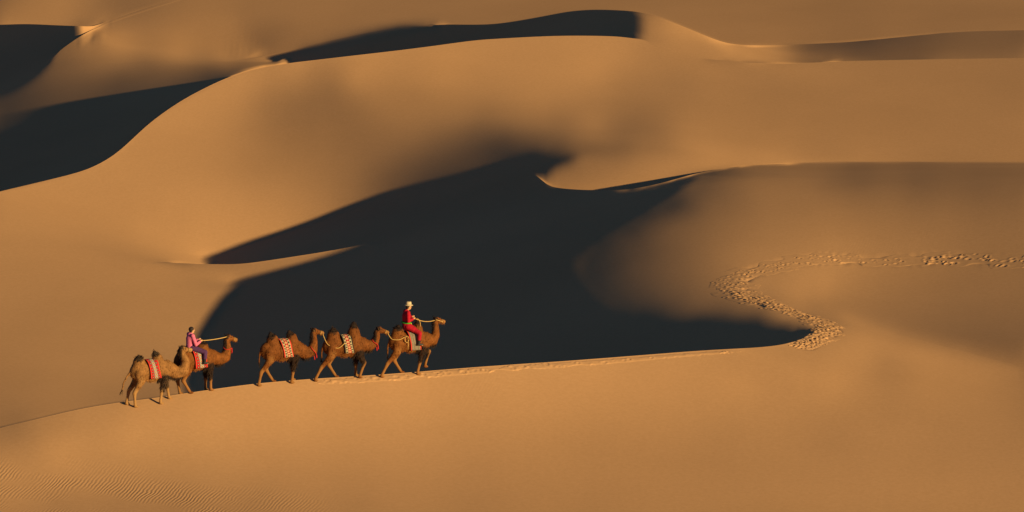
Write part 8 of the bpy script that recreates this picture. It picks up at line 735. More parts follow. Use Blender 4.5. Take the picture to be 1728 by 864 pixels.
-1 -1 0 -1 0 1 0 0 1 -1 2 0 0 3 3 1 0 1 0 -11 -27 -4 15 18 19 18 14 10 7 4 2 -1 -5 -5 -6 -7 -7 -5 -2 -2 -2 -2 -2 -2 -3 -2 -2 -2 -1 -1 0 0 -1 0 -1 -1 0 -1 0 0
-1 0 0 0 -1 0 0 -1 1 0 -1 0 0 -1 0 0 0 -1 1 -1 1 -1 1 -1 0 0 0 0 0 0 0 0 0 -1 0 1 -1 0 0 -1 0 1 0 0 0 -1 0 0 0 0 0 0 0 0 0 0 0 0 0 0
1 0 -1 0 1 0 0 0 0 0 0 0 0 0 0 0 -1 0 1 0 0 -1 0 1 -1 0 0 0 0 0 0 -1 1 -1 1 -1 0 1 -1 0 0 0 0 0 0 -1 1 0 -1 1 -1 0 0 0 0 0 0 0 0 0
0 0 0 0 0 0 0 4 -2 -1 -1 -1 0 -1 0 0 0 0 1 0 1 -1 0 1 2 2 1 1 1 1 -9 -20 -1 15 20 15 12 9 5 3 0 -1 -2 -3 -5 -6 -5 -3 -2 -3 -1 -1 -1 -2 -2 -2 -2 -2 -1 -1
-1 0 -1 0 -1 0 0 -1 0 1 -1 0 0 -1 0 0 0 -1 0 0 -1 0 1 -1 1 0 0 -1 1 -1 0 -1 1 -1 0 1 0 -1 0 1 -1 0 0 0 0 0 -1 0 1 -1 1 -1 0 0 -1 0 1 0 0 -1
0 0 0 1 -1 1 0 0 0 0 0 0 0 0 1 0 0 0 -1 0 0 0 0 1 -1 0 0 1 0 -1 0 -1 1 0 -1 1 0 0 0 -1 0 0 0 0 0 0 0 0 -1 1 0 0 -1 1 -1 0 1 -1 0 1
-1 1 -1 0 0 0 0 0 0 -1 1 0 -1 1 0 0 -1 0 2 0 -1 0 -1 -1 0 0 0 0 0 0 0 0 0 1 0 2 1 1 1 0 0 -4 -13 -4 19 15 11 6 4 2 1 -1 -1 -3 -3 -3 -3 -3 -2 -2
-1 -2 0 -1 0 -2 -2 -1 -1 -1 -1 0 -1 0 0 0 -1 0 0 0 -1 0 0 -1 1 -1 0 0 0 0 -1 1 0 -1 0 0 0 0 0 0 0 0 0 -1 1 0 -1 0 0 1 -1 0 1 -1 0 0 0 0 0 -1
1 -1 0 0 0 1 -1 0 -1 1 0 0 0 0 -1 1 0 0 0 0 0 0 0 0 1 -1 0 0 0 1 0 0 0 0 -1 0 1 -1 0 0 0 0 1 -1 0 0 0 0 0 0 0 0 0 0 -1 1 -1 0 1 0
-1 0 0 1 -1 1 -1 0 0 0 -1 1 -1 1 0 0 0 0 -1 1 0 -1 0 1 0 -1 1 0 0 2 -1 -1 0 -1 0 0 0 0 0 0 0 0 1 0 0 0 1 1 1 -1 1 0 -2 -7 0 12 7 4 3 1
1 0 0 -2 -1 -1 -2 -2 -1 -1 -1 -1 0 0 -1 -1 0 -1 -1 0 -1 0 0 0 -1 0 0 0 0 0 -1 0 0 0 0 0 0 0 -1 1 0 0 -1 0 0 1 -1 0 0 0 0 0 0 0 0 0 0 0 0 0
0 0 0 -1 1 -1 1 0 0 0 0 -1 0 1 -1 0 0 0 0 1 -1 0 0 0 0 0 0 0 0 0 0 0 0 0 1 -1 0 0 1 0 -1 0 0 0 0 1 0 -1 1 -1 0 0 0 0 0 0 1 -1 0 -1
1 0 0 -1 1 0 0 0 0 -1 0 1 0 0 -1 1 -1 1 -1 1 -1 1 -1 1 -1 0 0 0 0 1 -1 0 0 0 0 0 0 0 0 0 6 -1 -1 -2 -1 -1 -2 -2 -1 1 0 0 0 0 1 0 1 -74 -44 -13
5 22 44 -105 107 52 17 4 2 2 0 0 -1 0 -1 0 -1 -1 0 -1 -1 0 0 0 -1 0 0 -1 0 0 -1 0 -1 0 0 1 -1 -1 1 -1 0 0 0 0 0 0 -1 0 0 0 0 -1 0 1 -1 1 -1 0 0 0
0 0 0 -1 1 0 -1 0 1 0 0 -1 1 0 0 0 0 0 -1 0 0 0 0 1 -1 1 -1 0 1 -1 0 0 0 0 0 0 0 0 -1 0 0 1 0 0 0 -1 0 1 0 -1 0 1 -1 0 0 0 -1 1 0 -1
1 0 0 0 -1 1 0 -1 0 0 1 -1 0 0 1 -1 0 0 0 0 0 0 0 0 0 0 0 0 0 0 0 0 0 0 0 0 0 0 0 0 -1 1 0 0 0 0 -1 1 -1 1 0 26 -3 -5 -5 -5 -6 -5 -5 -3
-3 -1 0 -1 -1 0 0 0 10 11 8 7 -2 -4 -10 -13 9 2 1 0 0 1 -1 0 0 1 -1 0 0 0 0 0 -1 1 0 0 0 0 0 1 -1 0 0 1 0 -1 0 0 0 0 0 0 0 0 0 -1 1 0 0 0
0 -1 1 0 -1 1 -1 0 1 0 0 0 -1 0 1 -1 0 1 0 -1 0 0 1 -1 0 0 0 0 0 1 0 -1 1 0 -1 0 0 1 -1 0 0 0 0 0 0 0 0 0 0 0 0 0 0 0 0 -1 1 0 -1 1
0 -1 0 1 0 0 0 0 -1 1 0 0 -1 0 1 0 0 0 0 0 0 -1 0 1 0 -1 1 0 -1 0 1 0 0 -1 0 0 1 -1 0 0 0 0 1 -1 1 -1 0 0 0 0 0 1 -1 0 0 0 0 1 -1 1
-1 0 38 -3 -4 -4 -5 -6 -7 -6 -7 -3 -3 -2 -1 -2 -2 -1 -1 7 8 6 5 5 -1 -8 -13 10 2 0 1 -1 0 1 0 -1 0 0 -1 0 0 1 -1 1 -1 0 1 0 0 0 0 0 0 1 -1 0 1 -1 0 0
0 0 0 0 0 -1 1 -1 0 1 -1 0 1 -1 0 1 -1 0 1 -1 0 0 0 1 0 -1 0 1 -1 0 0 0 1 -1 0 0 1 -1 1 -1 0 0 1 -1 0 0 1 -1 0 0 0 1 -1 0 0 0 0 0 0 0
0 0 0 0 0 0 0 0 0 0 -1 0 1 0 0 0 0 0 0 0 -1 1 -1 1 0 -1 1 -1 0 0 1 -1 1 0 -1 0 1 -1 0 1 0 -1 0 0 0 1 0 -1 0 1 -1 1 -1 0 0 0 0 0 1 0
0 -1 0 0 0 1 -1 0 0 0 0 0 0 49 -3 -2 -4 -4 -5 -5 -7 -6 -6 -5 -5 -4 -2 -2 -3 -1 7 6 3 3 4 2 -6 -13 10 1 0 0 0 0 0 0 0 0 0 0 0 -1 0 1 -1 1 0 -1 1 0
0 0 0 0 0 0 0 -1 1 0 0 0 0 -1 1 -1 1 0 0 0 -1 1 0 -1 1 0 -1 1 0 -1 1 0 -1 1 -1 0 0 1 -1 0 0 1 0 -1 0 0 1 -1 0 0 0 0 0 0 0 0 0 0 0 0
0 0 0 0 0 0 0 0 0 0 0 0 0 0 -1 1 -1 1 0 0 0 0 0 0 0 0 0 -1 0 0 1 0 -1 1 0 0 0 -1 1 0 0 -1 1 -1 0 1 0 -1 0 1 -1 0 0 1 0 0 -1 0 0 1
-1 1 -1 1 -1 1 -1 0 1 -1 0 0 0 0 0 1 -1 1 -1 0 1 -1 1 -1 60 -3 -3 -2 -4 -3 -4 -6 -6 -7 -6 -6 -5 -6 -4 -3 -2 7 6 3 2 1 0 -3 -11 6 0 0 0 2 -1 0 0 0 -1 0
0 0 1 -1 0 1 -1 1 0 0 -1 1 -1 1 0 -1 1 0 0 -1 1 0 -1 1 0 -1 1 0 -1 0 0 1 -1 0 0 0 0 0 0 0 0 0 0 1 -1 0 0 1 -1 0 0 0 0 0 0 0 0 0 0 0
0 1 -1 0 0 0 0 0 0 0 0 0 0 0 0 0 0 0 0 0 0 0 0 0 0 0 -1 1 0 -1 1 0 0 0 0 -1 0 0 1 0 0 -1 0 1 -1 0 0 0 1 -1 0 0 0 0 1 0 -1 0 0 1
-1 0 1 0 -1 0 0 0 0 1 -1 0 0 0 0 0 0 0 1 -1 0 0 0 1 -1 1 -1 0 0 1 -1 0 0 0 0 66 -1 -2 -3 -1 -2 -2 -2 -4 -5 -6 -6 -7 -6 -8 -7 -5 7 4 3 1 0 -2 -7 -9
5 0 1 0 -1 1 0 0 0 0 0 0 -1 0 0 0 0 1 -1 1 -1 1 -1 1 -1 1 0 -1 0 1 0 -1 1 0 -1 0 1 -1 0 1 0 0 -1 1 -1 1 -1 0 1 -1 0 1 -1 0 0 0 0 0 0 0
0 0 1 -1 0 0 0 1 -1 0 1 -1 0 0 0 0 0 0 0 0 0 0 0 0 -1 1 0 0 0 0 0 0 -1 1 0 -1 1 0 0 -1 1 -1 0 0 0 0 1 0 0 0 0 0 0 0 -1 1 0 0 0 -1
1 -1 1 0 -1 0 0 0 1 0 -1 0 1 -1 0 0 0 0 0 1 -1 0 1 -1 1 -1 1 -1 1 -1 0 0 0 0 0 0 0 0 0 0 0 0 0 0 0 1 73 -2 -1 -2 -2 -1 -1 -1 -2 -3 -3 -4 -6 -7
-8 -9 -8 6 3 0 -2 -3 -4 -7 -11 6 1 -1 1 0 0 0 0 0 -1 0 0 1 -1 1 0 -1 0 0 0 1 -1 1 0 0 -1 1 0 0 -1 1 0 -1 0 1 0 -1 1 -1 0 0 0 0 0 1 -1 0 0 0
0 0 0 0 0 0 0 0 0 0 0 0 0 -1 1 0 0 0 -1 1 0 -1 1 0 0 0 0 0 0 0 0 0 0 0 0 0 0 0 0 0 -1 1 0 0 -1 0 1 0 0 -1 1 0 0 0 0 0 0 0 -1 0
0 0 0 0 0 1 -1 0 0 0 0 0 1 -1 0 1 0 0 0 -1 0 0 1 -1 0 0 0 1 0 0 -1 0 0 0 0 0 0 0 0 0 0 0 0 0 0 0 1 -1 0 0 0 0 1 -1 1 -1 0 74 -1 -2
-1 -2 -1 0 -1 1 -1 -2 -2 -2 -4 -5 -7 -8 0 -3 -5 -6 -4 -8 -6 -7 4 0 0 0 1 -1 0 0 0 1 -1 0 0 0 0 0 0 0 1 -1 0 1 -1 0 0 1 -1 0 0 1 -1 0 0 1 -1 0 1 -1
1 -1 0 0 0 0 0 0 0 0 0 0 0 0 0 0 0 0 0 0 -1 1 0 0 0 0 0 0 0 0 0 0 0 0 -1 1 0 0 0 0 0 0 0 0 0 0 0 -1 1 0 0 0 -1 0 1 0 0 0 -1 0
1 0 -1 0 0 0 0 0 0 1 0 0 -1 0 1 0 -1 1 -1 0 0 1 -1 0 0 1 -1 0 0 0 0 0 1 -1 0 0 1 0 -1 0 0 0 0 1 -1 1 -1 1 -1 1 -1 0 0 1 0 -1 0 0 0 0
0 0 0 0 0 0 0 0 72 -1 -1 0 -1 -1 -2 0 0 0 1 -1 -1 -1 -2 -4 -5 -7 -8 -7 -7 -9 -7 -4 -8 5 0 1 -1 -1 0 0 0 1 0 0 0 0 0 -1 1 0 0 0 0 0 0 1 -1 0 0 1
0 0 -1 0 0 1 -1 0 0 0 0 0 0 0 0 0 0 0 0 0 0 0 0 0 -1 1 0 0 0 0 0 0 0 0 0 0 -1 0 1 0 0 -1 1 0 0 0 0 0 0 0 0 0 -1 1 -1 1 -1 1 0 -1
0 0 1 0 0 -1 1 0 -1 1 0 0 -1 1 0 0 0 0 0 -1 0 0 0 1 0 -1 0 1 -1 1 0 0 -1 1 0 0 -1 0 0 0 0 0 1 -1 0 0 1 -1 0 0 0 0 0 1 -1 0 0 0 0 0
0 0 0 1 -1 0 1 -1 0 0 0 0 0 0 0 0 0 0 0 65 -1 0 -1 0 -2 0 -1 -1 1 0 2 0 -1 0 -1 -1 -13 -10 -8 -7 -9 -6 -2 -7 4 0 0 -1 0 0 0 0 0 0 1 0 -1 1 0 -1
1 0 -1 1 0 0 0 0 1 -1 0 0 0 0 0 0 0 0 0 0 0 0 -1 1 0 0 0 -1 0 1 0 0 -1 1 0 0 0 -1 0 0 0 1 0 -1 0 1 0 0 0 -1 1 0 0 -1 1 -1 1 -1 0 0
0 0 1 0 -1 1 -1 1 -1 1 0 0 0 -1 0 0 1 -1 0 1 -1 0 0 1 -1 0 0 0 0 0 1 0 -1 0 0 0 0 0 0 0 0 0 0 0 0 0 0 0 1 -1 0 0 1 -1 0 0 1 -1 0 0
0 0 0 1 -1 0 0 0 0 0 0 0 0 1 -1 0 0 0 0 0 0 0 1 -1 0 0 0 0 0 0 53 -1 -1 0 0 0 -1 -1 -1 1 0 1 0 1 -1 1 -1 -11 -9 -7 -7 -7 -4 -3 -4 2 0 0 0 0
0 0 0 0 0 0 0 1 -1 1 0 0 0 0 0 0 0 -1 1 -1 1 -1 1 -1 1 0 0 -1 1 0 0 -1 1 0 0 -1 0 1 0 0 -1 1 0 0 0 -1 1 -1 1 0 0 0 -1 0 1 0 -1 0 0 1
0 -1 0 1 0 -1 1 -1 1 0 0 0 0 -1 0 1 -1 1 -1 1 -1 0 0 0 1 0 0 -1 1 0 -1 0 1 -1 0 0 1 0 0 0 -1 0 0 1 0 -1 0 1 0 -1 1 -1 0 0 1 -1 0 0 0 0
1 0 0 -1 0 0 1 -1 0 0 0 0 0 0 0 0 0 1 -1 0 0 0 0 0 0 0 0 0 0 0 0 0 1 -1 1 -1 0 1 -1 0 0 29 -1 0 -1 0 1 -2 1 -1 0 1 0 1 -1 1 0 -1 -6 -5
-4 -3 -4 -2 -1 -3 2 0 -1 0 0 0 0 0 0 0 0 0 0 1 -1 0 0 0 1 -1 0 0 1 -1 1 -1 1 -1 1 -1 0 1 0 -1 0 0 1 -1 0 0 1 0 -1 0 0 0 0 0 0 0 1 -1 1 -1
0 0 0 0 1 -1 0 0 1 0 -1 0 0 1 -1 0 1 -1 1 -1 0 0 0 0 0 1 -1 1 -1 1 -1 0 1 0 -1 0 0 0 1 -1 0 0 1 -1 1 -1 1 -1 0 0 0 1 -1 0 0 0 1 0 -1 0
0 0 0 0 0 0 0 0 0 0 0 0 0 0 0 0 0 0 0 0 0 0 0 0 1 -1 0 0 0 0 1 -1 1 -1 0 0 0 0 0 0 1 -1 0 0 0 0 0 0 0 0 0 0 -149 2 1 2 1 0 -4 -15
-29 -44 -46 -45 -45 -44 -45 -44 -45 -45 -45 -45 -41 -34 -24 208 436 149 2 2 2 0 1 -1 0 -1 0 -1 -1 0 -1 0 -1 0 -1 0 0 -1 0 -1 1 -1 0 -1 0 0 0 0 -1 0 0 0 0 -1 0 1 -1 0 0 0
0 0 0 -1 0 1 -1 0 0 0 0 0 0 0 0 0 0 0 0 -1 1 0 0 0 -1 1 0 -1 1 -1 1 0 0 0 0 0 -1 0 0 0 0 0 1 -1 0 0 0 0 0 -1 0 0 1 -1 0 0 1 -1 0 0
0 0 0 0 0 0 0 -1 0 0 1 0 -1 1 0 0 -1 1 0 0 0 -1 0 0 0 0 0 1 -1 0 0 0 0 0 0 0 0 0 0 -1 1 -1 1 -1 1 0 -1 1 0 0 -1 0 1 0 -1 0 0 1 0 -1
1 0 0 187 -18 -13 -7 -4 -2 3 8 11 4 3 0 -1 -1 -3 -3 -3 -4 -7 -7 -11 -12 -28 -11 -6 29 12 6 0 -3 -7 -7 -9 -10 -9 -8 -7 -7 -6 -7 -4 -6 -4 -4 -2 -2 -2 -2 -2 -1 -1 -1 -1 -1 -1 0 0
-1 0 0 -1 0 0 -1 0 0 0 -1 1 -1 0 1 0 -1 0 0 0 0 0 0 0 0 0 -1 0 0 1 0 -1 0 0 0 1 -1 0 0 0 0 0 0 0 0 0 0 0 0 0 0 0 0 -1 0 0 1 -1 0 0
1 0 0 -1 0 0 0 -1 1 0 0 0 0 -1 1 0 -1 0 1 0 0 -1 0 1 -1 0 0 0 0 0 0 0 0 0 0 0 0 0 -1 1 0 0 0 0 0 0 -1 0 1 0 0 0 0 -1 1 -1 1 0 -1 0
0 1 0 -1 0 1 0 0 -1 0 1 -1 0 0 183 -7 -11 -14 -11 -9 -6 -2 2 7 5 2 1 -1 -1 -2 -2 -3 -2 -3 -1 -2 1 1 1 -5 -3 -5 -7 -8 -6 -8 -7 -5 -7 -5 -5 -6 -5 -4 -6 -3 -4 -3 -3 -3
-1 -2 -1 -2 -1 -1 -1 -1 1 -1 -1 0 -1 0 0 0 0 -1 1 -1 -1 1 -1 1 0 -1 0 0 0 0 0 -1 1 -1 0 0 0 0 1 0 -1 0 0 0 1 0 -1 0 0 1 -1 1 -1 0 0 0 0 0 0 0
0 0 -1 1 0 0 0 -1 1 0 -1 0 0 0 0 0 0 0 0 0 0 0 0 -1 1 0 -1 1 0 -1 0 0 0 1 -1 1 -1 0 1 -1 0 0 0 1 -1 0 0 0 0 0 0 0 0 0 0 0 0 0 0 -1
1 0 -1 1 0 0 0 -1 1 0 0 0 -1 0 1 0 -1 0 0 1 -1 0 0 1 0 151 -1 -3 -5 -8 -9 -10 -9 -5 3 2 2 2 1 1 1 1 0 2 1 1 2 3 1 -1 -10 -5 -7 -7 -6 -7 -6 -5 -6 -5
-5 -5 -4 -5 -4 -3 -5 -3 -3 -3 -1 -2 -1 -2 -1 -1 -1 -1 -1 -1 0 0 0 0 -1 0 -1 0 1 -1 0 0 0 0 -1 0 0 0 0 0 0 0 0 -1 1 0 0 0 0 -1 0 0 1 0 0 -1 0 0 0 1
-1 0 0 0 0 0 0 0 0 0 0 -1 1 0 -1 0 0 0 1 -1 0 1 -1 0 0 0 0 0 0 0 0 0 -1 0 1 0 -1 1 0 -1 1 0 0 0 -1 0 0 1 0 -1 0 0 0 0 0 0 0 0 0 0
0 0 0 0 0 0 0 0 0 0 0 -1 1 0 -1 1 -1 1 0 -1 0 0 0 1 0 -1 0 1 0 -1 0 1 -1 1 -1 0 121 2 0 0 -2 -3 -4 -4 -3 -3 -1 -1 1 2 2 2 2 3 2 3 2 1 1 0
-2 -11 -7 -8 -7 -7 -7 -5 -6 -5 -4 -5 -3 -4 -3 -4 -4 -3 -5 -2 -2 -1 -3 -1 -1 -1 -2 0 -1 -1 0 -1 0 -1 0 0 0 0 -1 0 0 0 0 -1 0 1 -1 1 -1 0 0 0 -1 1 0 0 -1 0 0 0
1 0 0 -1 0 0 0 0 0 1 -1 0 0 0 0 0 0 0 -1 1 0 0 0 -1 1 0 0 0 0 -1 0 0 0 0 0 0 0 0 0 0 0 -1 0 1 0 0 -1 1 -1 0 1 -1 0 0 0 0 1 -1 0 0
0 1 -1 0 0 0 0 0 0 0 0 0 -1 0 1 0 0 0 0 0 0 0 0 -1 1 0 -1 1 -1 0 1 0 0 0 -1 0 1 0 -1 0 1 0 -1 1 -1 1 -1 99 1 2 1 1 0 0 -1 -2 -2 -2 0 0
1 1 2 2 3 2 2 2 2 1 0 -2 -13 -7 -7 -6 -6 -6 -5 -4 -5 -4 -3 -4 -3 -4 -3 -3 -4 -3 -3 -1 -3 -1 -2 -1 -1 -1 -1 -1 0 -1 0 0 0 -1 0 0 0 0 -1 0 -1 1 0 0 -1 1 -1 0
0 0 -1 1 -1 1 -1 1 0 0 0 -1 0 0 0 0 0 0 1 0 -1 0 0 1 -1 0 0 0 0 0 -1 1 0 0 0 -1 1 0 -1 0 1 0 0 -1 1 0 -1 1 0 -1 0 0 0 0 0 0 -1 1 0 0
0 -1 1 0 0 0 0 -1 1 -1 0 0 0 0 0 0 0 0 0 0 0 0 0 0 0 -1 0 0 0 0 0 0 0 1 0 -1 1 0 -1 1 0 -1 0 0 0 1 0 -1 0 0 0 0 0 1 -1 1 -1 1 84 1
2 1 1 1 1 -1 -1 -1 0 0 0 0 2 1 1 1 1 1 1 0 3 -1 -3 -9 -5 -5 -6 -5 -3 -4 -4 -3 -4 -3 -4 -3 -3 -3 -4 -3 -2 -2 -3 -1 -2 -1 -1 -1 -1 -1 0 -1 0 -1 -1 0 1 -1 -1 0
0 0 -1 1 -1 0 0 0 0 0 0 0 0 0 0 0 -1 1 -1 0 0 0 0 0 1 0 0 0 0 -1 0 0 0 0 0 0 1 -1 0 -1 1 0 -1 1 0 0 0 -1 0 1 0 -1 0 0 1 -1 0 0 0 0
0 0 0 0 0 0 0 0 0 -1 1 -1 1 -1 0 0 0 0 0 0 0 0 0 0 0 0 0 0 0 0 0 0 0 0 0 0 0 0 0 0 0 0 0 0 -1 1 0 -1 1 0 -1 1 0 0 0 0 -1 0 0 1
0 0 0 -1 0 1 -1 1 -1 74 2 1 2 1 1 1 1 0 -1 0 -1 0 0 1 1 1 0 0 1 0 1 0 1 -2 -8 -3 -5 -3 -4 -4 -3 -4 -3 -3 -3 -2 -4 -3 -3 -3 -3 -3 -2 -2 -2 -1 -1 -1 -2 0
-1 -1 -1 0 0 0 0 -1 0 0 0 -1 0 0 0 0 0 -1 0 0 0 0 0 0 0 0 0 0 -1 1 0 0 0 0 0 -1 0 0 0 0 0 0 0 0 0 0 0 0 0 0 0 0 0 0 -1 0 1 0 0 0
0 -1 0 1 -1 0 0 0 0 0 0 0 0 0 0 0 0 -1 1 -1 1 -1 1 -1 1 -1 0 0 0 1 -1 1 0 0 -1 1 -1 0 0 0 0 0 0 0 0 0 0 0 0 0 0 0 0 0 0 0 -1 0 1 -1
0 1 -1 0 0 0 0 1 -1 1 -1 0 0 0 1 -1 0 1 -1 1"""
# how far the lee side behind each crest hollows out (cm)
LEE = """300 300 300 300 300 300 300 300 300 300 300 300 300 300 300 300 300 300 300 300 300 300 300 300 300 300 300 300 300 300 300 300 300 300 300 300 300 300 300 300 300 300 300 300 300 300 300 300 300 300 300 300 300 300 300 300 300 300 300 300
300 300 300 300 300 300 300 300 300 300 300 300 300 300 300 300 300 300 300 300 300 300 300 300 300 300 300 300 300 300 300 300 300 300 300 300 300 300 300 300 300 300 300 300 300 300 300 300 300 300 300 300 300 300 300 300 300 300 300 300
300 300 300 300 300 300 300 300 300 300 300 300 300 300 300 300 300 300 300 285 259 230 201 168 97 0 0 0 0 0 0 0 0 0 0 0 0 0 0 0 0 0 0 0 0 0 0 0 0 0 0 0 0 0 0 0 0 0 0 0
0 0 0 0 0 0 0 0 0 0 0 0 0 0 0 0 0 0 0 0 0 0 0 0 0 0 0 0 0 0 0 0 0 0 0 0 0 0 0 0 0 0 0 0 0 0 0 0 0 71 175 207 243 276 300 300 290 268 250 235
220 205 194 183 170 160 149 136 114 91 74 57 41 29 19 12 5 2 0 0 0 0 0 0 0 0 0 0 0 0 0 0 0 0 0 0 0 0 0 0 0 0 0 0 0 0 0 0 0 0 0 0 0 0 0 0 0 0 0 0
0 0 0 0 0 0 0 0 0 0 0 0 0 0 0 0 0 0 0 0 0 0 0 0 0 0 0 0 0 0 0 0 0 0 0 0 0 0 0 0 0 0 0 0 0 0 0 0 0 0 0 0 0 0 0 0 0 0 0 0
0 0 0 0 0 0 0 0 0 0 0 0 0 0 0 0 0 0 0 0 0 0 0 0 0 0 0 0 0 0 0 0 0 0 0 0 0 0 0 0 0 0 0 0 0 0 0 0 0 0 0 0 0 0 0 0 0 0 0 0
0 0 0 0 0 0 0 0 0 0 0 0 0 0 0 0 0 0 0 0 0 0 0 0 0 0 0 0 0 0 0 0 0 0 0 0 0 0 0 0 0 0 0 0 0 0 0 0 0 0 0 0 0 0 0 0 0 0 0 0
0 0 0 1 29 71 125 160 188 215 240 264 287 300 300 300 300 300 300 300 300 300 300 300 300 268 218 205 48 78 20 42 20 55 11 38 88 25 8 23 42 66 93 115 141 53 3 3 2 1 1 0 0 0 0 2 6 11 16 20
22 22 21 21 22 24 29 35 41 46 49 49 48 46 45 44 44 44 44 44 43 42 39 36 33 29 26 23 21 19 17 16 15 300 300 300 300 300 300 300 300 300 300 300 273 243 219 197 177 159 143 114 86 64 47 35 28 25 25 28
32 41 51 63 89 123 139 155 158 159 158 159 163 168 170 176 181 186 206 223 246 277 300 300 300 300 300 300 300 300 300 300 300 300 300 300 300 300 300 300 300 300 300 300 300 300 300 300 300 300 300 300 300 300 300 300 300 300 300 300
300 300 300 300 300 300 300 300 300 300 300 300 300 300 300 300 300 300 300 277 253 229 205 181 157 125 77 41 14 0 0 0 0 0 0 0 0 0 0 0 0 0 0 0 0 0 0 3 3 3 4 7 21 55 110 153 172 180 180 177
172 165 172 248 250 248 244 238 230 221 211 201 191 180 169 159 148 134 110 91 84 76 70 66 62 58 54 49 45 42 38 35 32 29 28 27 28 29 30 32 33 34 34 34 0 0 0 0 0 0 0 0 0 0 0 0 0 0 0 0
0 0 0 0 0 0 0 0 0 0 0 0 0 0 0 0 0 0 0 0 0 0 0 0 0 0 0 0 0 0 0 0 0 0 0 0 0 0 0 0 0 0 0 0 0 0 0 0 0 0 0 0 0 0 0 0 0 0 0 0
0 0 0 0 0 0 0 0 276 300 300 300 300 300 300 300 300 300 300 300 300 300 300 300 300 300 300 300 300 300 300 300 300 300 300 300 300 300 300 300 300 300 300 300 300 300 300 300 300 300 300 300 300 300 300 300 300 300 300 300
300 300 231 169 107 55 30 26 27 36 52 75 105 140 155 167 183 200 217 234 252 267 282 297 300 300 300 300 300 300 300 300 300 300 300 300 300 300 300 300 300 300 300 300 300 300 300 300 300 300 300 300 300 300 300 0 0 0 0 0
0 0 0 0 0 0 0 0 0 0 0 0 0 13 29 26 15 0 58 5 0 0 0 0 0 0 0 0 0 0 0 0 0 0 0 0 0 0 0 0 0 0 0 0 0 0 0 0 0 0 0 0 0 0 0 0 0 0 0 0
0 0 0 0 0 0 0 0 0 0 0 0 0 0 0 0 0 0 0 0 0 0 0 0 0 0 0 0 0 0 0 0 0 0 0 0 0 0 0 0 0 0 0 0 0 0 0 0 0 0 0 0 0 0 0 0 0 0 0 0
0 0 0 0 0 0 0 0 0 0 0 0 0 0 0 0 0 0 0 0 0 0 0 0 0 0 0 0 0 0 0 0 0 0 0 0 0 0 0 0 0 0 0 0 0 0 0 0 0 0 0 0 0 0 0 0 0 0 0 0
0 0 0 0 0 0 43 42 40 40 39 38 41 53 80 131 162 188 214 240 266 291 300 300 300 300 300 300 300 300 43 0 0 0 0 0 0 0 0 0 0 0 0 0 0 0 0 0 0 0 0 0 0 0 0 0 0 0 0 0
0 0 0 0 0 0 0 0 0 0 0 0 0 0 0 0 0 0 0 0 0 0 0 0 0 0 0 0 0 0 0 0 0 0 0 0 0 0 0 0 0 0 0 0 0 0 0 0 0 0 0 0 0 0 0 0 0 0 0 0
0 0 0 0 0 0 0 0 0 0 0 0 0 0 0 0 0 0 0 0 0 0 0 0 0 0 0 0 0 0 0 0 0 0 0 0 0 0 0 0 0 0 0 0 0 0 0 0 0 0 0 0 0 0 0 0 0 0 0 0
0 0 0 0 0 0 0 0 0 0 0 0 0 0 0 0 0"""

def table(text):
    d = np.array(text.split(), dtype=np.int64).reshape(-1, NCOL)
    return np.cumsum(np.cumsum(d, axis=0), axis=1)

def soften(A):
    B = A.copy()
    B[:, 1:-1] = .25 * A[:, :-2] + .5 * A[:, 1:-1] + .25 * A[:, 2:]
    return B

def refine(A):
    """twice the columns, cubic"""
    P = np.concatenate([2 * A[:, :1] - A[:, 1:2], A, 2 * A[:, -1:] - A[:, -2:-1]], 1)
    mid = (-P[:, :-3] + 9 * P[:, 1:-2] + 9 * P[:, 2:-1] - P[:, 3:]) / 16
    out = np.zeros((A.shape[0], 2 * A.shape[1] - 1))
    out[:, ::2] = A
    out[:, 1::2] = mid
    return out

guides = refine(refine(soften(table(GUIDES) * 0.01)))
heights = table(HEIGHTS) * 0.002
lee = refine(refine(soften(np.array(LEE.split(), dtype=float).reshape(-1, NCOL) * 0.01)))
GY, GZ, CREST = [], [], []
first = 0
for belt, n in enumerate(ROWS):
    z = heights[first:first + n]
    first += n
    s = z.copy()
    s[1:-1] = .25 * z[:-2] + .5 * z[1:-1] + .25 * z[2:]     # even out the survey's rounding along the slope
    z = refine(refine(soften(s)))
    z = refine(z.T).T                                       # twice the rows
    n = len(z)
    y0, y1 = guides[2 * belt], guides[2 * belt + 1]
    if belt:                                                # the lee side behind the crest, hidden from the front
        pz, py = GZ[-1], GY[-1]
        sag = lee[belt - 1]
        CREST[-1] = sag > 0.1
        for h in range(1, 6):
            q = h / 6
            GY.append(py + (y0 - py) * q)
            GZ.append(pz + (z[0] - pz) * q - sag * q * (1 - q))
            CREST.append(np.zeros(guides.shape[1], bool))
    for i in range(n):
        q = i / (n - 1)
        q = 1 - (1 - q) ** 1.5 if belt < 7 else q           # rows crowd towards the crest
        GY.append(y0 + (y1 - y0) * q)
        GZ.append(z[i])
        CREST.append(np.zeros(guides.shape[1], bool))
GY, GZ, CREST = np.array(GY), np.array(GZ), np.array(CREST)
NROW = len(GY)
AXS = np.linspace(AX0, AX1, GY.shape[1])

# beyond the surveyed sheet the sand goes on: sideways, towards the photographer's own dune, and to the horizon
side = np.array([0.004, 0.012, 0.03, 0.06, 0.11, 0.18, 0.28, 0.42])

def extend(A, slope_keep):
    dl, dr = A[:, :1] - A[:, 3:4], A[:, -1:] - A[:, -4:-3]
    st = 3 * (AXS[1] - AXS[0])
    reach = 0.02 * (1 - np.exp(-side / 0.02))
    left = A[:, :1] + slope_keep * dl / st * reach[None]
    right = A[:, -1:] + slope_keep * dr / st * reach[None]
    return np.concatenate([left[:, ::-1], A, right], 1)

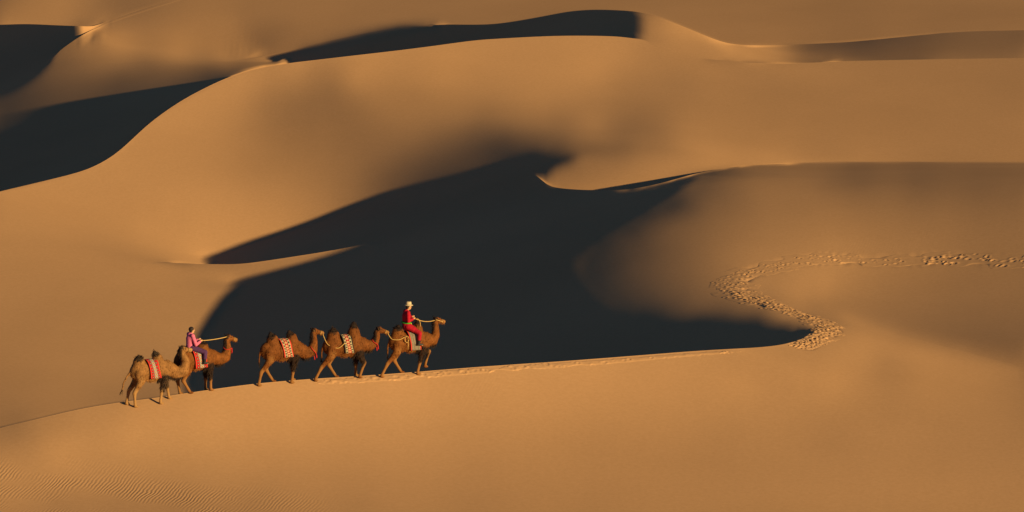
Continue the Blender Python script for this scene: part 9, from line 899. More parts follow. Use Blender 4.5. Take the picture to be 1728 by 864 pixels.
CREST_X, CREST_Y = AXS * guides[1], guides[1].copy()      # the near crest the caravan walks on
GY = extend(GY, 0.0)
GZ = extend(GZ, 1.0)
AXS = np.concatenate([(AXS[0] - side)[::-1], AXS, AXS[-1] + side])
X = AXS[None] * GY
front_y = np.array([-140, -60, -20, -8, 0, 8, 20, 40, 60, 80, 100, 120, 140, 155, 166.0])
back_y = np.array([380, 410, 450, 500, 560, 640, 740, 860, 1000, 1300, 1700, 2300, 3200, 4500.0])

def rolling(x, y):
    return 2.5 * math.sin(x * 0.013 + y * 0.021) + 2.0 * math.sin(y * 0.034 - x * 0.007 + 1.0)

fx, fz = [], []
z0 = GZ[0]
for y in front_y:
    t = (GY[0].mean() - y) / 60.0
    xs = AXS * max(y, 60.0)
    xs = xs * (1 + max(0, 60 - y) * 0.02)
    base = z0 - 3.0 * (1 - math.exp(-t))
    hill = (CAM_H - 1.7 - base) * np.exp(-(y ** 2 + xs ** 2) / (2 * 26.0 ** 2))
    fx.append(xs)
    fz.append(base + hill)
bx, bz = [], []
zb = GZ[-1]
for y in back_y:
    t = (y - GY[-1].mean())
    xs = AXS * y
    w = 1 - math.exp(-t / 60.0)
    bx.append(xs)
    bz.append(np.array([z * (1 - w) + w * (zb.mean() - 1.0 + rolling(x, y)) for x, z in zip(xs, zb)]))
VX = np.concatenate([np.array(fx), X, np.array(bx)])
VY = np.concatenate([np.repeat(front_y[:, None], len(AXS), 1), GY, np.repeat(back_y[:, None], len(AXS), 1)])
VZ = np.concatenate([np.array(fz), GZ, np.array(bz)])
NR_, NC_ = VX.shape


def grid_mesh(name, co, faces):
    me = bpy.data.meshes.new(name)
    me.vertices.add(len(co))
    me.vertices.foreach_set('co', np.asarray(co, np.float32).ravel())
    n = faces.shape[1]
    me.loops.add(faces.size)
    me.loops.foreach_set('vertex_index', faces.astype(np.int32).ravel())
    me.polygons.add(len(faces))
    me.polygons.foreach_set('loop_start', np.arange(0, faces.size, n, dtype=np.int32))
    me.update(calc_edges=True)
    me.polygons.foreach_set('use_smooth', np.ones(len(faces), bool))
    return me


# the trodden trail: here the smooth sheet is hollowed a little, the prints themselves are laid in later
TRAIL = [(10.4, 205.8), (11.5, 207.1), (12.7, 208.6), (13.7, 212.1), (14.3, 214.4), (14.0, 217.4), (13.4, 220.5), (12.4, 222.7), (11.4, 225.9), (10.7, 227.9), (10.7, 229.6), (11.3, 231.8), (12.0, 232.8), (13.0, 233.9), (14.2, 235.1), (15.7, 235.8), (17.8, 235.6), (19.4, 235.4), (20.9, 235.5), (22.0, 235.2), (23.1, 234.4), (25.2, 233.6), (27.0, 232.9)]
co = np.stack([VX, VY, VZ], -1).reshape(-1, 3)
i, j = np.meshgrid(np.arange(NR_ - 1), np.arange(NC_ - 1), indexing='ij')
a = (i * NC_ + j).ravel()
faces = np.stack([a, a + 1, a + NC_ + 1, a + NC_], 1)
from mathutils.bvhtree import BVHTree
TREE = BVHTree.FromPolygons([tuple(v) for v in co], [tuple(f) for f in faces.tolist()])
sheet = co.copy()
near_trail = np.where((co[:, 0] > 8) & (co[:, 0] < 28) & (co[:, 1] > 203) & (co[:, 1] < 240))[0]
off_trail = np.full(len(near_trail), 9.0)
for (p0, p1) in zip(TRAIL[2:-1], TRAIL[3:]):
    for t in np.linspace(0, 1, 12):
        off_trail = np.minimum(off_trail, np.hypot(co[near_trail, 0] - p0[0] - (p1[0] - p0[0]) * t, co[near_trail, 1] - p0[1] - (p1[1] - p0[1]) * t))
sheet[near_trail, 2] -= 0.07 * np.clip((0.6 - off_trail) / 0.3, 0, 1)
me = grid_mesh('dunes', sheet, faces)
ev = np.zeros(len(me.edges) * 2, np.int32)
me.edges.foreach_get('vertices', ev)
ev = ev.reshape(-1, 2)
flag = np.zeros((NR_, NC_), bool)
flag[len(front_y):len(front_y) + NROW, len(side):NC_ - len(side)] = CREST
flag = flag.ravel()
sharp = (ev[:, 0] // NC_ == ev[:, 1] // NC_) & flag[ev[:, 0]] & flag[ev[:, 1]]
at = me.attributes.new('sharp_edge', 'BOOLEAN', 'EDGE')
at.data.foreach_set('value', sharp)
dunes = bpy.data.objects.new('dunes', me)
scene.collection.objects.link(dunes)
dunes['kind'] = 'structure'
dunes['label'] = 'golden wind-blown sand dunes filling the whole view'


def ground(x, y):
    hit = TREE.ray_cast(Vector((x, y, 200.0)), Vector((0, 0, -1)))
    return hit[0].z if hit[0] else 0.0


def crest_y(x):
    return float(np.interp(x, CREST_X, CREST_Y))


# ------------------------------------------------------------------ materials
def nodes_of(name):
    m = bpy.data.materials.new(name)
    m.use_nodes = True
    return m, m.node_tree, m.node_tree.nodes['Principled BSDF']


def ramp(nt, src, stops):
    r = nt.nodes.new('ShaderNodeValToRGB')
    e = r.color_ramp.elements
    while len(e) < len(stops):
        e.new(0.5)
    for k, (p, c) in zip(e, stops):
        k.position = p
        k.color = c if len(c) == 4 else (*c, 1)
    nt.links.new(src, r.inputs[0])
    return r.outputs[0]


def maths(nt, op, a, b=None, clamp=False):
    n = nt.nodes.new('ShaderNodeMath')
    n.operation = op
    n.use_clamp = clamp
    for k, v in enumerate((a, b)):
        if v is None:
            continue
        if isinstance(v, (int, float)):
            n.inputs[k].default_value = v
        else:
            nt.links.new(v, n.inputs[k])
    return n.outputs[0]


def sand_material(name, base, rough_bump=1.0):
    m, nt, b = nodes_of(name)
    lk = nt.links.new
    geo = nt.nodes.new('ShaderNodeNewGeometry')
    sep = nt.nodes.new('ShaderNodeSeparateXYZ')
    lk(geo.outputs['Position'], sep.inputs[0])
    px, py = sep.outputs[0], sep.outputs[1]
    # colour: broad mineral patches and fine grain
    n1 = nt.nodes.new('ShaderNodeTexNoise'); n1.inputs['Scale'].default_value = 0.06; n1.inputs['Detail'].default_value = 4
    n2 = nt.nodes.new('ShaderNodeTexNoise'); n2.inputs['Scale'].default_value = 6.0; n2.inputs['Detail'].default_value = 5
    n2.inputs['Roughness'].default_value = 0.7
    lk(geo.outputs['Position'], n1.inputs['Vector']); lk(geo.outputs['Position'], n2.inputs['Vector'])
    c1 = ramp(nt, n1.outputs[0], [(0.3, tuple(v * 0.93 for v in base)), (0.7, tuple(v * 1.06 for v in base))])
    c2 = ramp(nt, n2.outputs[0], [(0.3, (0.93, 0.92, 0.90)), (0.72, (1.05, 1.05, 1.06))])
    mix = nt.nodes.new('ShaderNodeMix'); mix.data_type = 'RGBA'; mix.blend_type = 'MULTIPLY'
    mix.inputs[0].default_value = 1.0
    lk(c1, mix.inputs[6]); lk(c2, mix.inputs[7])
    lk(mix.outputs[2], b.inputs['Base Color'])
    b.inputs['Roughness'].default_value = 1.0
    b.inputs['Specular IOR Level'].default_value = 0.0
    # wind ripples: wavy crests, strong at the foot of the near dune, faint and patchy elsewhere
    warp = nt.nodes.new('ShaderNodeTexNoise'); warp.inputs['Scale'].default_value = 0.9; warp.inputs['Detail'].default_value = 3
    lk(geo.outputs['Position'], warp.inputs['Vector'])
    ph = maths(nt, 'ADD', maths(nt, 'MULTIPLY', px, 42.0), maths(nt, 'MULTIPLY', py, -9.0))
    ph = maths(nt, 'ADD', ph, maths(nt, 'MULTIPLY', warp.outputs[0], 13.0))
    rip = maths(nt, 'SINE', ph)
    # foot of the near dune: west and close
    near = maths(nt, 'SUBTRACT', 190.0, py)
    near = maths(nt, 'SUBTRACT', near, maths(nt, 'MULTIPLY', maths(nt, 'ADD', px, 18.0), 0.16))
    near = maths(nt, 'MULTIPLY', near, 0.3, True)
    west = maths(nt, 'MULTIPLY', maths(nt, 'SUBTRACT', -5.0, px), 0.16, True)
    patch = nt.nodes.new('ShaderNodeTexNoise'); patch.inputs['Scale'].default_value = 0.35; patch.inputs['Detail'].default_value = 2
    lk(geo.outputs['Position'], patch.inputs['Vector'])
    pm = maths(nt, 'MULTIPLY', maths(nt, 'SUBTRACT', patch.outputs[0], 0.40), 4.0, True)
    strong = maths(nt, 'MULTIPLY', maths(nt, 'MULTIPLY', near, west), pm)
    pat2 = nt.nodes.new('ShaderNodeTexNoise'); pat2.inputs['Scale'].default_value = 0.16; pat2.inputs['Detail'].default_value = 3
    lk(geo.outputs['Position'], pat2.inputs['Vector'])
    faint = maths(nt, 'MULTIPLY', maths(nt, 'SUBTRACT', pat2.outputs[0], 0.60), 3.0, True)
    amp = maths(nt, 'ADD', maths(nt, 'MULTIPLY', strong, 0.0052), maths(nt, 'MULTIPLY', faint, 0.0012))
    h = maths(nt, 'MULTIPLY', rip, amp)
    g = nt.nodes.new('ShaderNodeTexNoise'); g.inputs['Scale'].default_value = 3.0; g.inputs['Detail'].default_value = 6
    g.inputs['Roughness'].default_value = 0.65
    lk(geo.outputs['Position'], g.inputs['Vector'])
    h = maths(nt, 'ADD', h, maths(nt, 'MULTIPLY', g.outputs[0], 0.0016 * rough_bump))
    bump = nt.nodes.new('ShaderNodeBump')
    bump.inputs['Strength'].default_value = 1.0
    bump.inputs['Distance'].default_value = 1.0
    lk(h, bump.inputs['Height'])
    lk(bump.outputs[0], b.inputs['Normal'])
    return m


SAND_BASE = (0.50, 0.247, 0.110)
SAND = sand_material('sand', SAND_BASE)
me.materials.append(SAND)
CHURNED = sand_material('churned_sand', (0.49, 0.250, 0.120), 3.0)


def cloth(name, col, var=0.12, scale=25.0, rough=0.9, bump=0.004):
    """woven or hairy surface: colour varies with a fine noise"""
    m, nt, b = nodes_of(name)
    tc = nt.nodes.new('ShaderNodeTexCoord')
    n = nt.nodes.new('ShaderNodeTexNoise')
    n.inputs['Scale'].default_value = scale
    n.inputs['Detail'].default_value = 4
    nt.links.new(tc.outputs['Object'], n.inputs['Vector'])
    c = ramp(nt, n.outputs[0], [(0.25, tuple(v * (1 - var * 2) for v in col)), (0.75, tuple(min(1, v * (1 + var * 2)) for v in col))])
    nt.links.new(c, b.inputs['Base Color'])
    b.inputs['Roughness'].default_value = rough
    b.inputs['Specular IOR Level'].default_value = 0.15
    bp = nt.nodes.new('ShaderNodeBump')
    bp.inputs['Strength'].default_value = 0.6
    bp.inputs['Distance'].default_value = bump
    nt.links.new(n.outputs[0], bp.inputs['Height'])
    nt.links.new(bp.outputs[0], b.inputs['Normal'])
    return m


def coat(name, col, dark, pale):
    m, nt, b = nodes_of(name)
    lk = nt.links.new
    tc = nt.nodes.new('ShaderNodeTexCoord')
    mp = nt.nodes.new('ShaderNodeMapping')
    mp.inputs['Scale'].default_value = (1, 1, 0.35)
    lk(tc.outputs['Object'], mp.inputs[0])
    n = nt.nodes.new('ShaderNodeTexNoise')
    n.inputs['Scale'].default_value = 22
    n.inputs['Detail'].default_value = 6
    n.inputs['Roughness'].default_value = 0.7
    lk(mp.outputs[0], n.inputs['Vector'])
    big = nt.nodes.new('ShaderNodeTexNoise')
    big.inputs['Scale'].default_value = 4
    lk(tc.outputs['Object'], big.inputs['Vector'])
    mixv = maths(nt, 'ADD', maths(nt, 'MULTIPLY', n.outputs[0], 0.6), maths(nt, 'MULTIPLY', big.outputs[0], 0.4))
    c = ramp(nt, mixv, [(0.3, tuple(v * 0.45 for v in col)), (0.7, tuple(v * 1.45 for v in col))])
    prev = c
    for att, tint in (('pale_hair', pale), ('dark_hair', dark)):
        an = nt.nodes.new('ShaderNodeAttribute')
        an.attribute_name = att
        f = maths(nt, 'ADD', an.outputs[2], maths(nt, 'MULTIPLY', maths(nt, 'SUBTRACT', n.outputs[0], 0.5), 0.5), True)
        f = maths(nt, 'MULTIPLY', f, maths(nt, 'MULTIPLY', an.outputs[2], 3.0, True))
        mx = nt.nodes.new('ShaderNodeMix')
        mx.data_type = 'RGBA'
        lk(f, mx.inputs[0])
        lk(prev, mx.inputs[6])
        mx.inputs[7].default_value = (*tint, 1)
        prev = mx.outputs[2]
    lk(prev, b.inputs['Base Color'])
    b.inputs['Roughness'].default_value = 0.75
    b.inputs['Specular IOR Level'].default_value = 0.06
    bp = nt.nodes.new('ShaderNodeBump')
    bp.inputs['Strength'].default_value = 0.8
    bp.inputs['Distance'].default_value = 0.02
    lk(mixv, bp.inputs['Height'])
    lk(bp.outputs[0], b.inputs['Normal'])
    return m


# ------------------------------------------------------------------ shape helpers
COL = scene.collection


def V(*a):
    return Vector(a)


def link(name, mesh, mat, parent=None):
    o = bpy.data.objects.new(name, mesh)
    COL.objects.link(o)
    if mat is not None and not mesh.materials:
        mesh.materials.append(mat)
    if parent is not None:
        o.parent = parent
    return o


def ball(bm, c, r, seg=14):
    m = Matrix.Translation(c) @ Matrix.Diagonal((r[0], r[1], r[2], 1.0))
    bmesh.ops.create_uvsphere(bm, u_segments=seg, v_segments=max(6, seg // 2 + 1), radius=1.0, matrix=m)


def limb(bm, pts, seg=12, flat=1.0):
    """tapered chain through (point, radius); flat squeezes it sideways (y)"""
    for (p, r) in pts:
        ball(bm, p, (r, r * flat, r), seg)
    for (p, r), (q, s) in zip(pts[:-1], pts[1:]):
        d = q - p
        if d.length < 1e-5:
            continue
        rot = d.to_track_quat('Z', 'Y').to_matrix().to_4x4()
        m = Matrix.Translation((p + q) / 2) @ rot
        ret = bmesh.ops.create_cone(bm, cap_ends=True, segments=seg, radius1=r, radius2=s, depth=d.length, matrix=m)
        if flat != 1.0:
            mid = (p.y + q.y) / 2
            for v in ret['verts']:
                v.co.y = mid + (v.co.y - mid) * flat


def fuse(bm, voxel, smooth=2):
    """melt the pieces of one body into one continuous surface"""
    tmp = bpy.data.meshes.new('tmp')
    bm.to_mesh(tmp)
    bm.free()
    o = bpy.data.objects.new('tmp', tmp)
    COL.objects.link(o)
    md = o.modifiers.new('melt', 'REMESH')
    md.mode = 'VOXEL'
    md.voxel_size = voxel
    md.use_smooth_shade = True
    if smooth:
        sm = o.modifiers.new('ease', 'SMOOTH')
        sm.factor = 0.5
        sm.iterations = smooth
    dg = bpy.context.evaluated_depsgraph_get()
    me_ = bpy.data.meshes.new_from_object(o.evaluated_get(dg))
    bpy.data.objects.remove(o)
    bpy.data.meshes.remove(tmp)
    me_.polygons.foreach_set('use_smooth', np.ones(len(me_.polygons), bool))
    return me_


def paint(mesh, name, spots):
    """per-vertex amount 0..1 from (centre, radius, strength) spots"""
    n = len(mesh.vertices)
    c = np.zeros(n * 3, np.float32)
    mesh.vertices.foreach_get('co', c)
    c = c.reshape(-1, 3)
    w = np.zeros(n, np.float32)
    for p, r, s in spots:
        rr = np.array(r if hasattr(r, '__len__') else (r, r, r), np.float32)
        d = np.sqrt((((c - np.array(p, np.float32)) / rr) ** 2).sum(1))
        w = np.maximum(w, s * np.clip((1.25 - d) / 0.4, 0, 1))
    at_ = mesh.attributes.new(name, 'FLOAT', 'POINT')
    at_.data.foreach_set('value', w)


def tube_mesh(name, pts, r, seg=8):
    bm = bmesh.new()
    rings = []
    n = len(pts)
    for k, p in enumerate(pts):
        d = (pts[min(k + 1, n - 1)] - pts[max(k - 1, 0)]).normalized()
        q = d.to_track_quat('Z', 'Y')
        rk = r[k] if hasattr(r, '__len__') else r
        rings.append([bm.verts.new(p + q @ V(math.cos(t) * rk, math.sin(t) * rk, 0)) for t in [2 * math.pi * s / seg for s in range(seg)]])
    for A, B in zip(rings[:-1], rings[1:]):
        for s in range(seg):
            bm.faces.new((A[s], A[(s + 1) % seg], B[(s + 1) % seg], B[s]))
    bm.faces.new(rings[0][::-1])
    bm.faces.new(rings[-1])
    for f in bm.faces:
        f.smooth = True
    me_ = bpy.data.meshes.new(name)
    bm.to_mesh(me_)
    bm.free()
    return me_


def hang(a, b, sag, n=14):
    return [a.lerp(b, k / n) - V(0, 0, sag * 4 * (k / n) * (1 - k / n)) for k in range(n + 1)]


def spline(pts, n=6):
    out = []
    P = [pts[0]] + list(pts) + [pts[-1]]
    for k in range(1, len(P) - 2):
        for s in range(n):
            t = s / n
            a_, b_, c_, d_ = P[k - 1], P[k], P[k + 1], P[k + 2]
            out.append(0.5 * ((2 * b_) + (c_ - a_) * t + (2 * a_ - 5 * b_ + 4 * c_ - d_) * t * t + (3 * b_ - a_ - 3 * c_ + d_) * t ** 3))
    out.append(pts[-1])
    return out


# ------------------------------------------------------------------ camels
BROWN = coat('red_brown_camel_hair', (0.122, 0.036, 0.008), (0.018, 0.009, 0.006), (0.22, 0.092, 0.027))
RUSSET = coat('russet_camel_hair', (0.140, 0.042, 0.009), (0.016, 0.008, 0.006), (0.23, 0.095, 0.028))
TAN = coat('tan_camel_hair', (0.200, 0.082, 0.025), (0.028, 0.016, 0.010), (0.29, 0.140, 0.048))
ROPE = cloth('straw_rope', (0.48, 0.27, 0.085), 0.2, 90)
RED_TAPE = cloth('red_tape', (0.42, 0.018, 0.014), 0.1, 40)
HORN = cloth('dark_eye', (0.01, 0.008, 0.006), 0.05, 10, 0.25)


DARK_HAIR = cloth('long_dark_hair', (0.022, 0.011, 0.007), 0.3, 30)


def shag(mesh, mat, root, seed):
    """long hanging hair on humps, throat, elbows and flanks"""
    rnd = random.Random(seed)
    n = len(mesh.vertices)
    w = np.zeros(n, np.float32)
    mesh.attributes['dark_hair'].data.foreach_get('value', w)
    for name, m_, picks, lng in (('dark_hair', DARK_HAIR, np.where(w > 0.45)[0], 0.11), ('coat_hair', mat, np.where(w < 0.2)[0], 0.055)):
        co_, fc_ = [], []
        for k in range(900 if name == 'dark_hair' else 1500):
            v = mesh.vertices[int(picks[rnd.randrange(len(picks))])]
            if name == 'coat_hair' and v.co.z < 0.7:
                continue
            p, nn = v.co, v.normal
            d_ = (nn * rnd.uniform(0.35, 0.8) + V(rnd.uniform(-0.45, 0.1), rnd.uniform(-0.2, 0.2), -0.75)).normalized() * lng * rnd.uniform(0.5, 1.3)
            if nn.z > 0.6:
                d_ = (nn + V(rnd.uniform(-0.7, 0.1), rnd.uniform(-0.5, 0.5), -0.2)).normalized() * lng * rnd.uniform(0.4, 0.9)
            sd = d_.cross(nn)
            if sd.length < 1e-5:
                continue
            sd = sd.normalized() * rnd.uniform(0.008, 0.016)
            b0 = len(co_)
            co_ += [p - sd - nn * 0.01, p + sd - nn * 0.01, p + d_ * 0.6 + sd * 0.6, p + d_ * 0.6 - sd * 0.6, p + d_ + V(0, 0, -0.01)]
            fc_ += [(b0, b0 + 1, b0 + 2, b0 + 3), (b0 + 3, b0 + 2, b0 + 4)]
        hm = bpy.data.meshes.new(name)
        hm.from_pydata(co_, [], fc_)
        for att in ('dark_hair', 'pale_hair'):
            hm.attributes.new(att, 'FLOAT', 'POINT')
        link(name, hm, m_, root)


def camel(name_label, u_x, y_off, P, mat, scale=1.04, group='camels of the caravan', yaw=None):
    """P: dict of pose points, local x forward, z up, ground at 0"""
    x = u_x
    y = crest_y(x) + y_off
    if yaw is None:
        yaw = math.atan2(crest_y(x + 1.2) - crest_y(x - 1.2), 2.4)
    gz = ground(x, y)
    f = V(math.cos(yaw), math.sin(yaw), 0)
    slope = math.atan2(ground(x + f.x * 0.8, crest_y(x + f.x * .8) - .25) - ground(x - f.x * 0.8, crest_y(x - f.x * .8) - .25), 1.6)
    root = bpy.data.objects.new('camel', None)
    COL.objects.link(root)
    root.location = (x, y, gz)
    root.rotation_euler = (0, 0, yaw)
    root.scale = (scale,) * 3
    root['label'] = name_label
    root['category'] = 'camel'
    root['group'] = group
    M = Matrix.Translation((x, y, gz)) @ Matrix.Rotation(yaw, 4, 'Z') @ Matrix.Scale(scale, 4)

    def floor(lx, ly):
        w = M @ V(lx, ly, 0)
        g = (ground(w.x, w.y) - gz) / scale
        return max(-0.28, min(0.28, g))

    bm = bmesh.new()
    tl = math.tan(slope)
    T = lambda q: V(q[0], q[1] if len(q) > 2 else 0.0, q[-1] + tl * q[0] * 0.8)
    # trunk
    for c, r in (((-0.60, 1.34), (0.36, 0.27, 0.36)), ((-0.36, 1.32), (0.44, 0.30, 0.41)), ((-0.02, 1.29), (0.46, 0.33, 0.44)),
                 ((0.34, 1.28), (0.42, 0.32, 0.45)), ((0.60, 1.30), (0.30, 0.26, 0.38))):
        ball(bm, T((c[0], 0, c[1] + P.get('lift', 0))), r, 18)
    # humps
    for (hx, hz, lean, wd) in P['humps']:
        limb(bm, [(T((hx - lean * 0.3, 0, 1.46)), 0.36 * wd), (T((hx, 0, 1.46 + (hz - 1.46) * 0.45)), 0.265 * wd),
                  (T((hx + lean * 0.7, 0, hz - 0.20)), 0.155 * wd), (T((hx + lean, 0, hz - 0.09)), 0.09 * wd)], 14, 0.85)
    # neck and head
    nk = [T((q[0], 0, q[1])) for q in P['neck']]
    limb(bm, list(zip(nk, P.get('neck_r', (0.29, 0.235, 0.175, 0.14, 0.125)))), 14, 0.86)
    poll, muz = T((P['poll'][0], 0, P['poll'][1])), T((P['muzzle'][0], 0, P['muzzle'][1]))
    d = muz - poll
    limb(bm, [(nk[-1], 0.112), (poll, 0.118), (poll + d * 0.36, 0.108), (poll + d * 0.7, 0.083), (muz, 0.078)], 12, 0.8)
    ball(bm, poll + V(0.02, 0, 0.075), (0.10, 0.075, 0.06), 10)
    ball(bm, muz + V(-0.03, 0, -0.06), (0.075, 0.05, 0.04), 10)
    for s in (-1, 1):
        limb(bm, [(poll + V(-0.05, s * 0.075, 0.05), 0.03), (poll + V(-0.09, s * 0.11, 0.12), 0.018)], 8)
    # legs: four joints each, the foot follows the sand
    pale = []
    for k, (kind, s, J) in enumerate(P['legs']):
        yy = 0.165 * s
        ft = J[-1]
        fl = floor(ft[0], yy) + ft[1]
        if kind == 'hind':
            top = T((-0.60, yy, 1.30))
            kn, hk = T((J[0][0], yy * 1.2, J[0][1])), V(J[1][0], yy * 1.05, J[1][1] + fl * 0.6)
            fe = V(J[2][0], yy, J[2][1] + fl)
            limb(bm, [(top, 0.235), (kn, 0.165), (kn.lerp(hk, 0.55), 0.108), (hk, 0.090), (hk.lerp(fe, 0.5), 0.058), (fe, 0.062)], 12, 0.86)
        else:
            top = T((0.47, yy, 1.22))
            kn, hk = T((J[0][0], yy * 1.1, J[0][1])), V(J[1][0], yy, J[1][1] + fl * 0.6)
            fe = V(J[2][0], yy, J[2][1] + fl)
            limb(bm, [(top, 0.22), (kn, 0.17), (kn.lerp(hk, 0.5), 0.118), (hk, 0.083), (hk.lerp(fe, 0.5), 0.056), (fe, 0.060)], 12, 0.86)
        fo = V(ft[0], yy, fl + 0.045)
        limb(bm, [(fe, 0.055), (fo + V(-0.01, 0, 0.02), 0.06)], 10)
        ball(bm, fo + V(0.035, 0, -0.005), (0.105, 0.085, 0.05), 12)
        pale.append((tuple((hk + fe) / 2), (0.2, 0.2, 0.42), 0.75))
    # tail
    tp = [T((q[0], 0, q[1])) for q in P['tail']]
    limb(bm, list(zip(tp, (0.06, 0.036, 0.03, 0.035, 0.022))), 8)
    mesh = fuse(bm, 0.024, 2)
    dark = []
    for (hx, hz, lean, wd) in P['humps']:
        dark.append((tuple(T((hx + lean, 0, hz))), (0.24, 0.4, 0.24), 1.0))
    for kind, s, J in P['legs']:
        if kind == 'fore':
            dark.append((tuple(T((J[0][0] - 0.01, 0.165 * s, J[0][1] - 0.12))), (0.27, 0.5, 0.36), P.get('dark_elbow', 0.95)))
        else:
            pale.append((tuple(T((-0.62, 0.165 * s, 1.05))), (0.2, 0.2, 0.3), 0.45))
    dark.append((tuple(poll + V(-0.06, 0, 0.08)), (0.12, 0.2, 0.10), 0.85))
    dark.append((tuple(nk[-1] + V(-0.12, 0, -0.06)), (0.09, 0.30, 0.30), 0.85))
    dark.append((tuple(tp[-1]), 0.16, 0.85))
    dark.append((tuple(nk[1] + V(0.02, 0, -0.2)), (0.28, 0.25, 0.10), 0.6))
    pale.append((tuple(muz), (0.15, 0.1, 0.1), 0.9))
    pale.append((tuple(T((-0.1, 0, 0.88))), (0.6, 0.3, 0.12), 0.6))
    paint(mesh, 'dark_hair', dark)
    paint(mesh, 'pale_hair', pale)
    link('body', mesh, mat, root)
    shag(mesh, mat, root, len(name_label))
    for s in (-1, 1):
        b2 = bmesh.new()
        ball(b2, poll + d * 0.30 + V(0, s * 0.083, 0.045), (0.024, 0.014, 0.020), 10)
        em = bpy.data.meshes.new('eye')
        b2.to_mesh(em)
        b2.free()
        link('eye', em, HORN, root)
    # halter: nose band, cheek strap
    nb = poll + d * 0.72
    ax = d.normalized()
    q = ax.to_track_quat('Z', 'Y')
    ring = [nb + q @ V(math.cos(t) * 0.092, math.sin(t) * 0.082, 0) for t in [2 * math.pi * k / 14 for k in range(15)]]
    link('halter', tube_mesh('halter', ring + [ring[0].lerp(poll + V(-0.04, -0.1, 0.04), 0.5), poll + V(-0.04, -0.1, 0.04)], 0.010, 6), ROPE, root)
    if P.get('collar'):
        c0, c1 = nk[P['collar']], nk[P['collar'] - 1]
        ax = (c0 - c1).normalized()
        q = ax.to_track_quat('Z', 'Y')
        rr = P.get('collar_r', 0.195)
        ring = [c0 + q @ V(math.cos(t) * rr, math.sin(t) * rr * 0.98, 0.05 * math.sin(2 * t)) for t in [2 * math.pi * k / 20 for k in range(21)]]
        ck = link('neck_band', tube_mesh('neck_band', ring, 0.014, 6), RED_TAPE, root)
        for t in (0.6, 0.75, 0.9):
            p0 = ring[int(t * 20)]
            link('tassel', tube_mesh('tassel', [p0, p0 + V(0.01, 0, -0.07), p0 + V(0.015, 0, -0.17)], [0.012, 0.018, 0.022], 6), RED_TAPE, ck)
    return root, M, T, dict(poll=poll, muzzle=muz, neck=nk, nose=poll + d * 0.95)


def gait(l_h, r_h, l_f, r_f):
    return [('hind', 1, l_h), ('hind', -1, r_h), ('fore', 1, l_f), ('fore', -1, r_f)]


HIND_BACK = [(-0.66, 0.98), (-1.06, 0.56), (-1.30, 0.13), (-1.33, 0.0)]
HIND_MID = [(-0.46, 0.96), (-0.74, 0.56), (-0.66, 0.13), (-0.64, 0.0)]
HIND_FWD = [(-0.44, 0.97), (-0.66, 0.57), (-0.40, 0.14), (-0.34, 0.0)]
FORE_UP = [(0.52, 0.95), (0.50, 0.53), (0.49, 0.13), (0.50, 0.0)]
FORE_BACK = [(0.44, 0.94), (0.34, 0.52), (0.24, 0.14), (0.24, 0.0)]
FORE_LIFT = [(0.58, 0.97), (0.86, 0.72), (0.74, 0.30), (0.68, 0.16)]
FORE_FWD = [(0.56, 0.95), (0.68, 0.54), (0.74, 0.14), (0.76, 0.0)]
PLAIN_TAIL = [(-0.88, 1.42), (-0.97, 1.28), (-1.00, 1.05), (-1.00, 0.86), (-0.99, 0.74)]

x_lead, x_second, x_third, x_pink, x_tan = -4.26, -6.98, -9.56, -13.05, -14.74

LEAD = camel('leading red-brown camel carrying the rider in red', x_lead, -0.08, dict(
    humps=[(-0.55, 2.06, 0.02, 0.95), (0.27, 2.24, 0.05, 0.92)],
    neck=[(0.66, 1.36), (0.93, 1.28), (1.08, 1.52), (1.08, 1.82), (1.05, 2.02)], poll=(1.10, 2.13), muzzle=(1.44, 2.04),
    legs=gait(HIND_FWD, HIND_BACK, FORE_LIFT, FORE_BACK), tail=PLAIN_TAIL, dark_elbow=0.9), RUSSET)
SECOND = camel('brown camel right behind the leading camel', x_second, -0.08, dict(
    humps=[(-0.50, 2.12, -0.02, 1.0), (0.36, 2.30, 0.0, 0.98)],
    neck=[(0.68, 1.36), (0.98, 1.24), (1.24, 1.38), (1.34, 1.62), (1.34, 1.78)], poll=(1.42, 1.90), muzzle=(1.80, 1.76),
    legs=gait(HIND_FWD, HIND_BACK, FORE_UP, [(0.56, 0.95), (0.76, 0.62), (0.60, 0.20), (0.55, 0.03)]), tail=PLAIN_TAIL, collar=2), BROWN)
THIRD = camel('brown camel third from the front with dark front legs', x_third, -0.08, dict(
    humps=[(-0.42, 2.10, -0.08, 0.95), (0.40, 2.13, -0.10, 0.9)],
    neck=[(0.72, 1.28), (1.02, 1.10), (1.30, 1.20), (1.36, 1.55), (1.33, 1.86)], poll=(1.37, 1.98), muzzle=(1.74, 1.88), neck_r=(0.30, 0.25, 0.21, 0.16, 0.135),
    legs=gait(HIND_FWD, [(-0.60, 0.98), (-0.98, 0.56), (-1.08, 0.13), (-1.09, 0.0)], FORE_UP, [(0.46, 0.94), (0.40, 0.52), (0.34, 0.14), (0.32, 0.0)]), tail=PLAIN_TAIL, collar=2, collar_r=0.235), BROWN)
PINK = camel('brown camel carrying the rider in pink, neck stretched forward', x_pink, 0.10, dict(
    humps=[(-0.56, 1.96, -0.02, 0.92), (0.30, 2.12, 0.02, 0.95)],
    neck=[(0.70, 1.34), (1.02, 1.18), (1.30, 1.26), (1.40, 1.60), (1.36, 1.90)], poll=(1.42, 2.03), muzzle=(1.78, 1.90), neck_r=(0.30, 0.25, 0.22, 0.165, 0.135),
    legs=gait(HIND_MID, HIND_FWD, FORE_UP, [(0.52, 0.95), (0.56, 0.53), (0.56, 0.13), (0.57, 0.0)]), tail=PLAIN_TAIL, collar=3, collar_r=0.185), RUSSET)
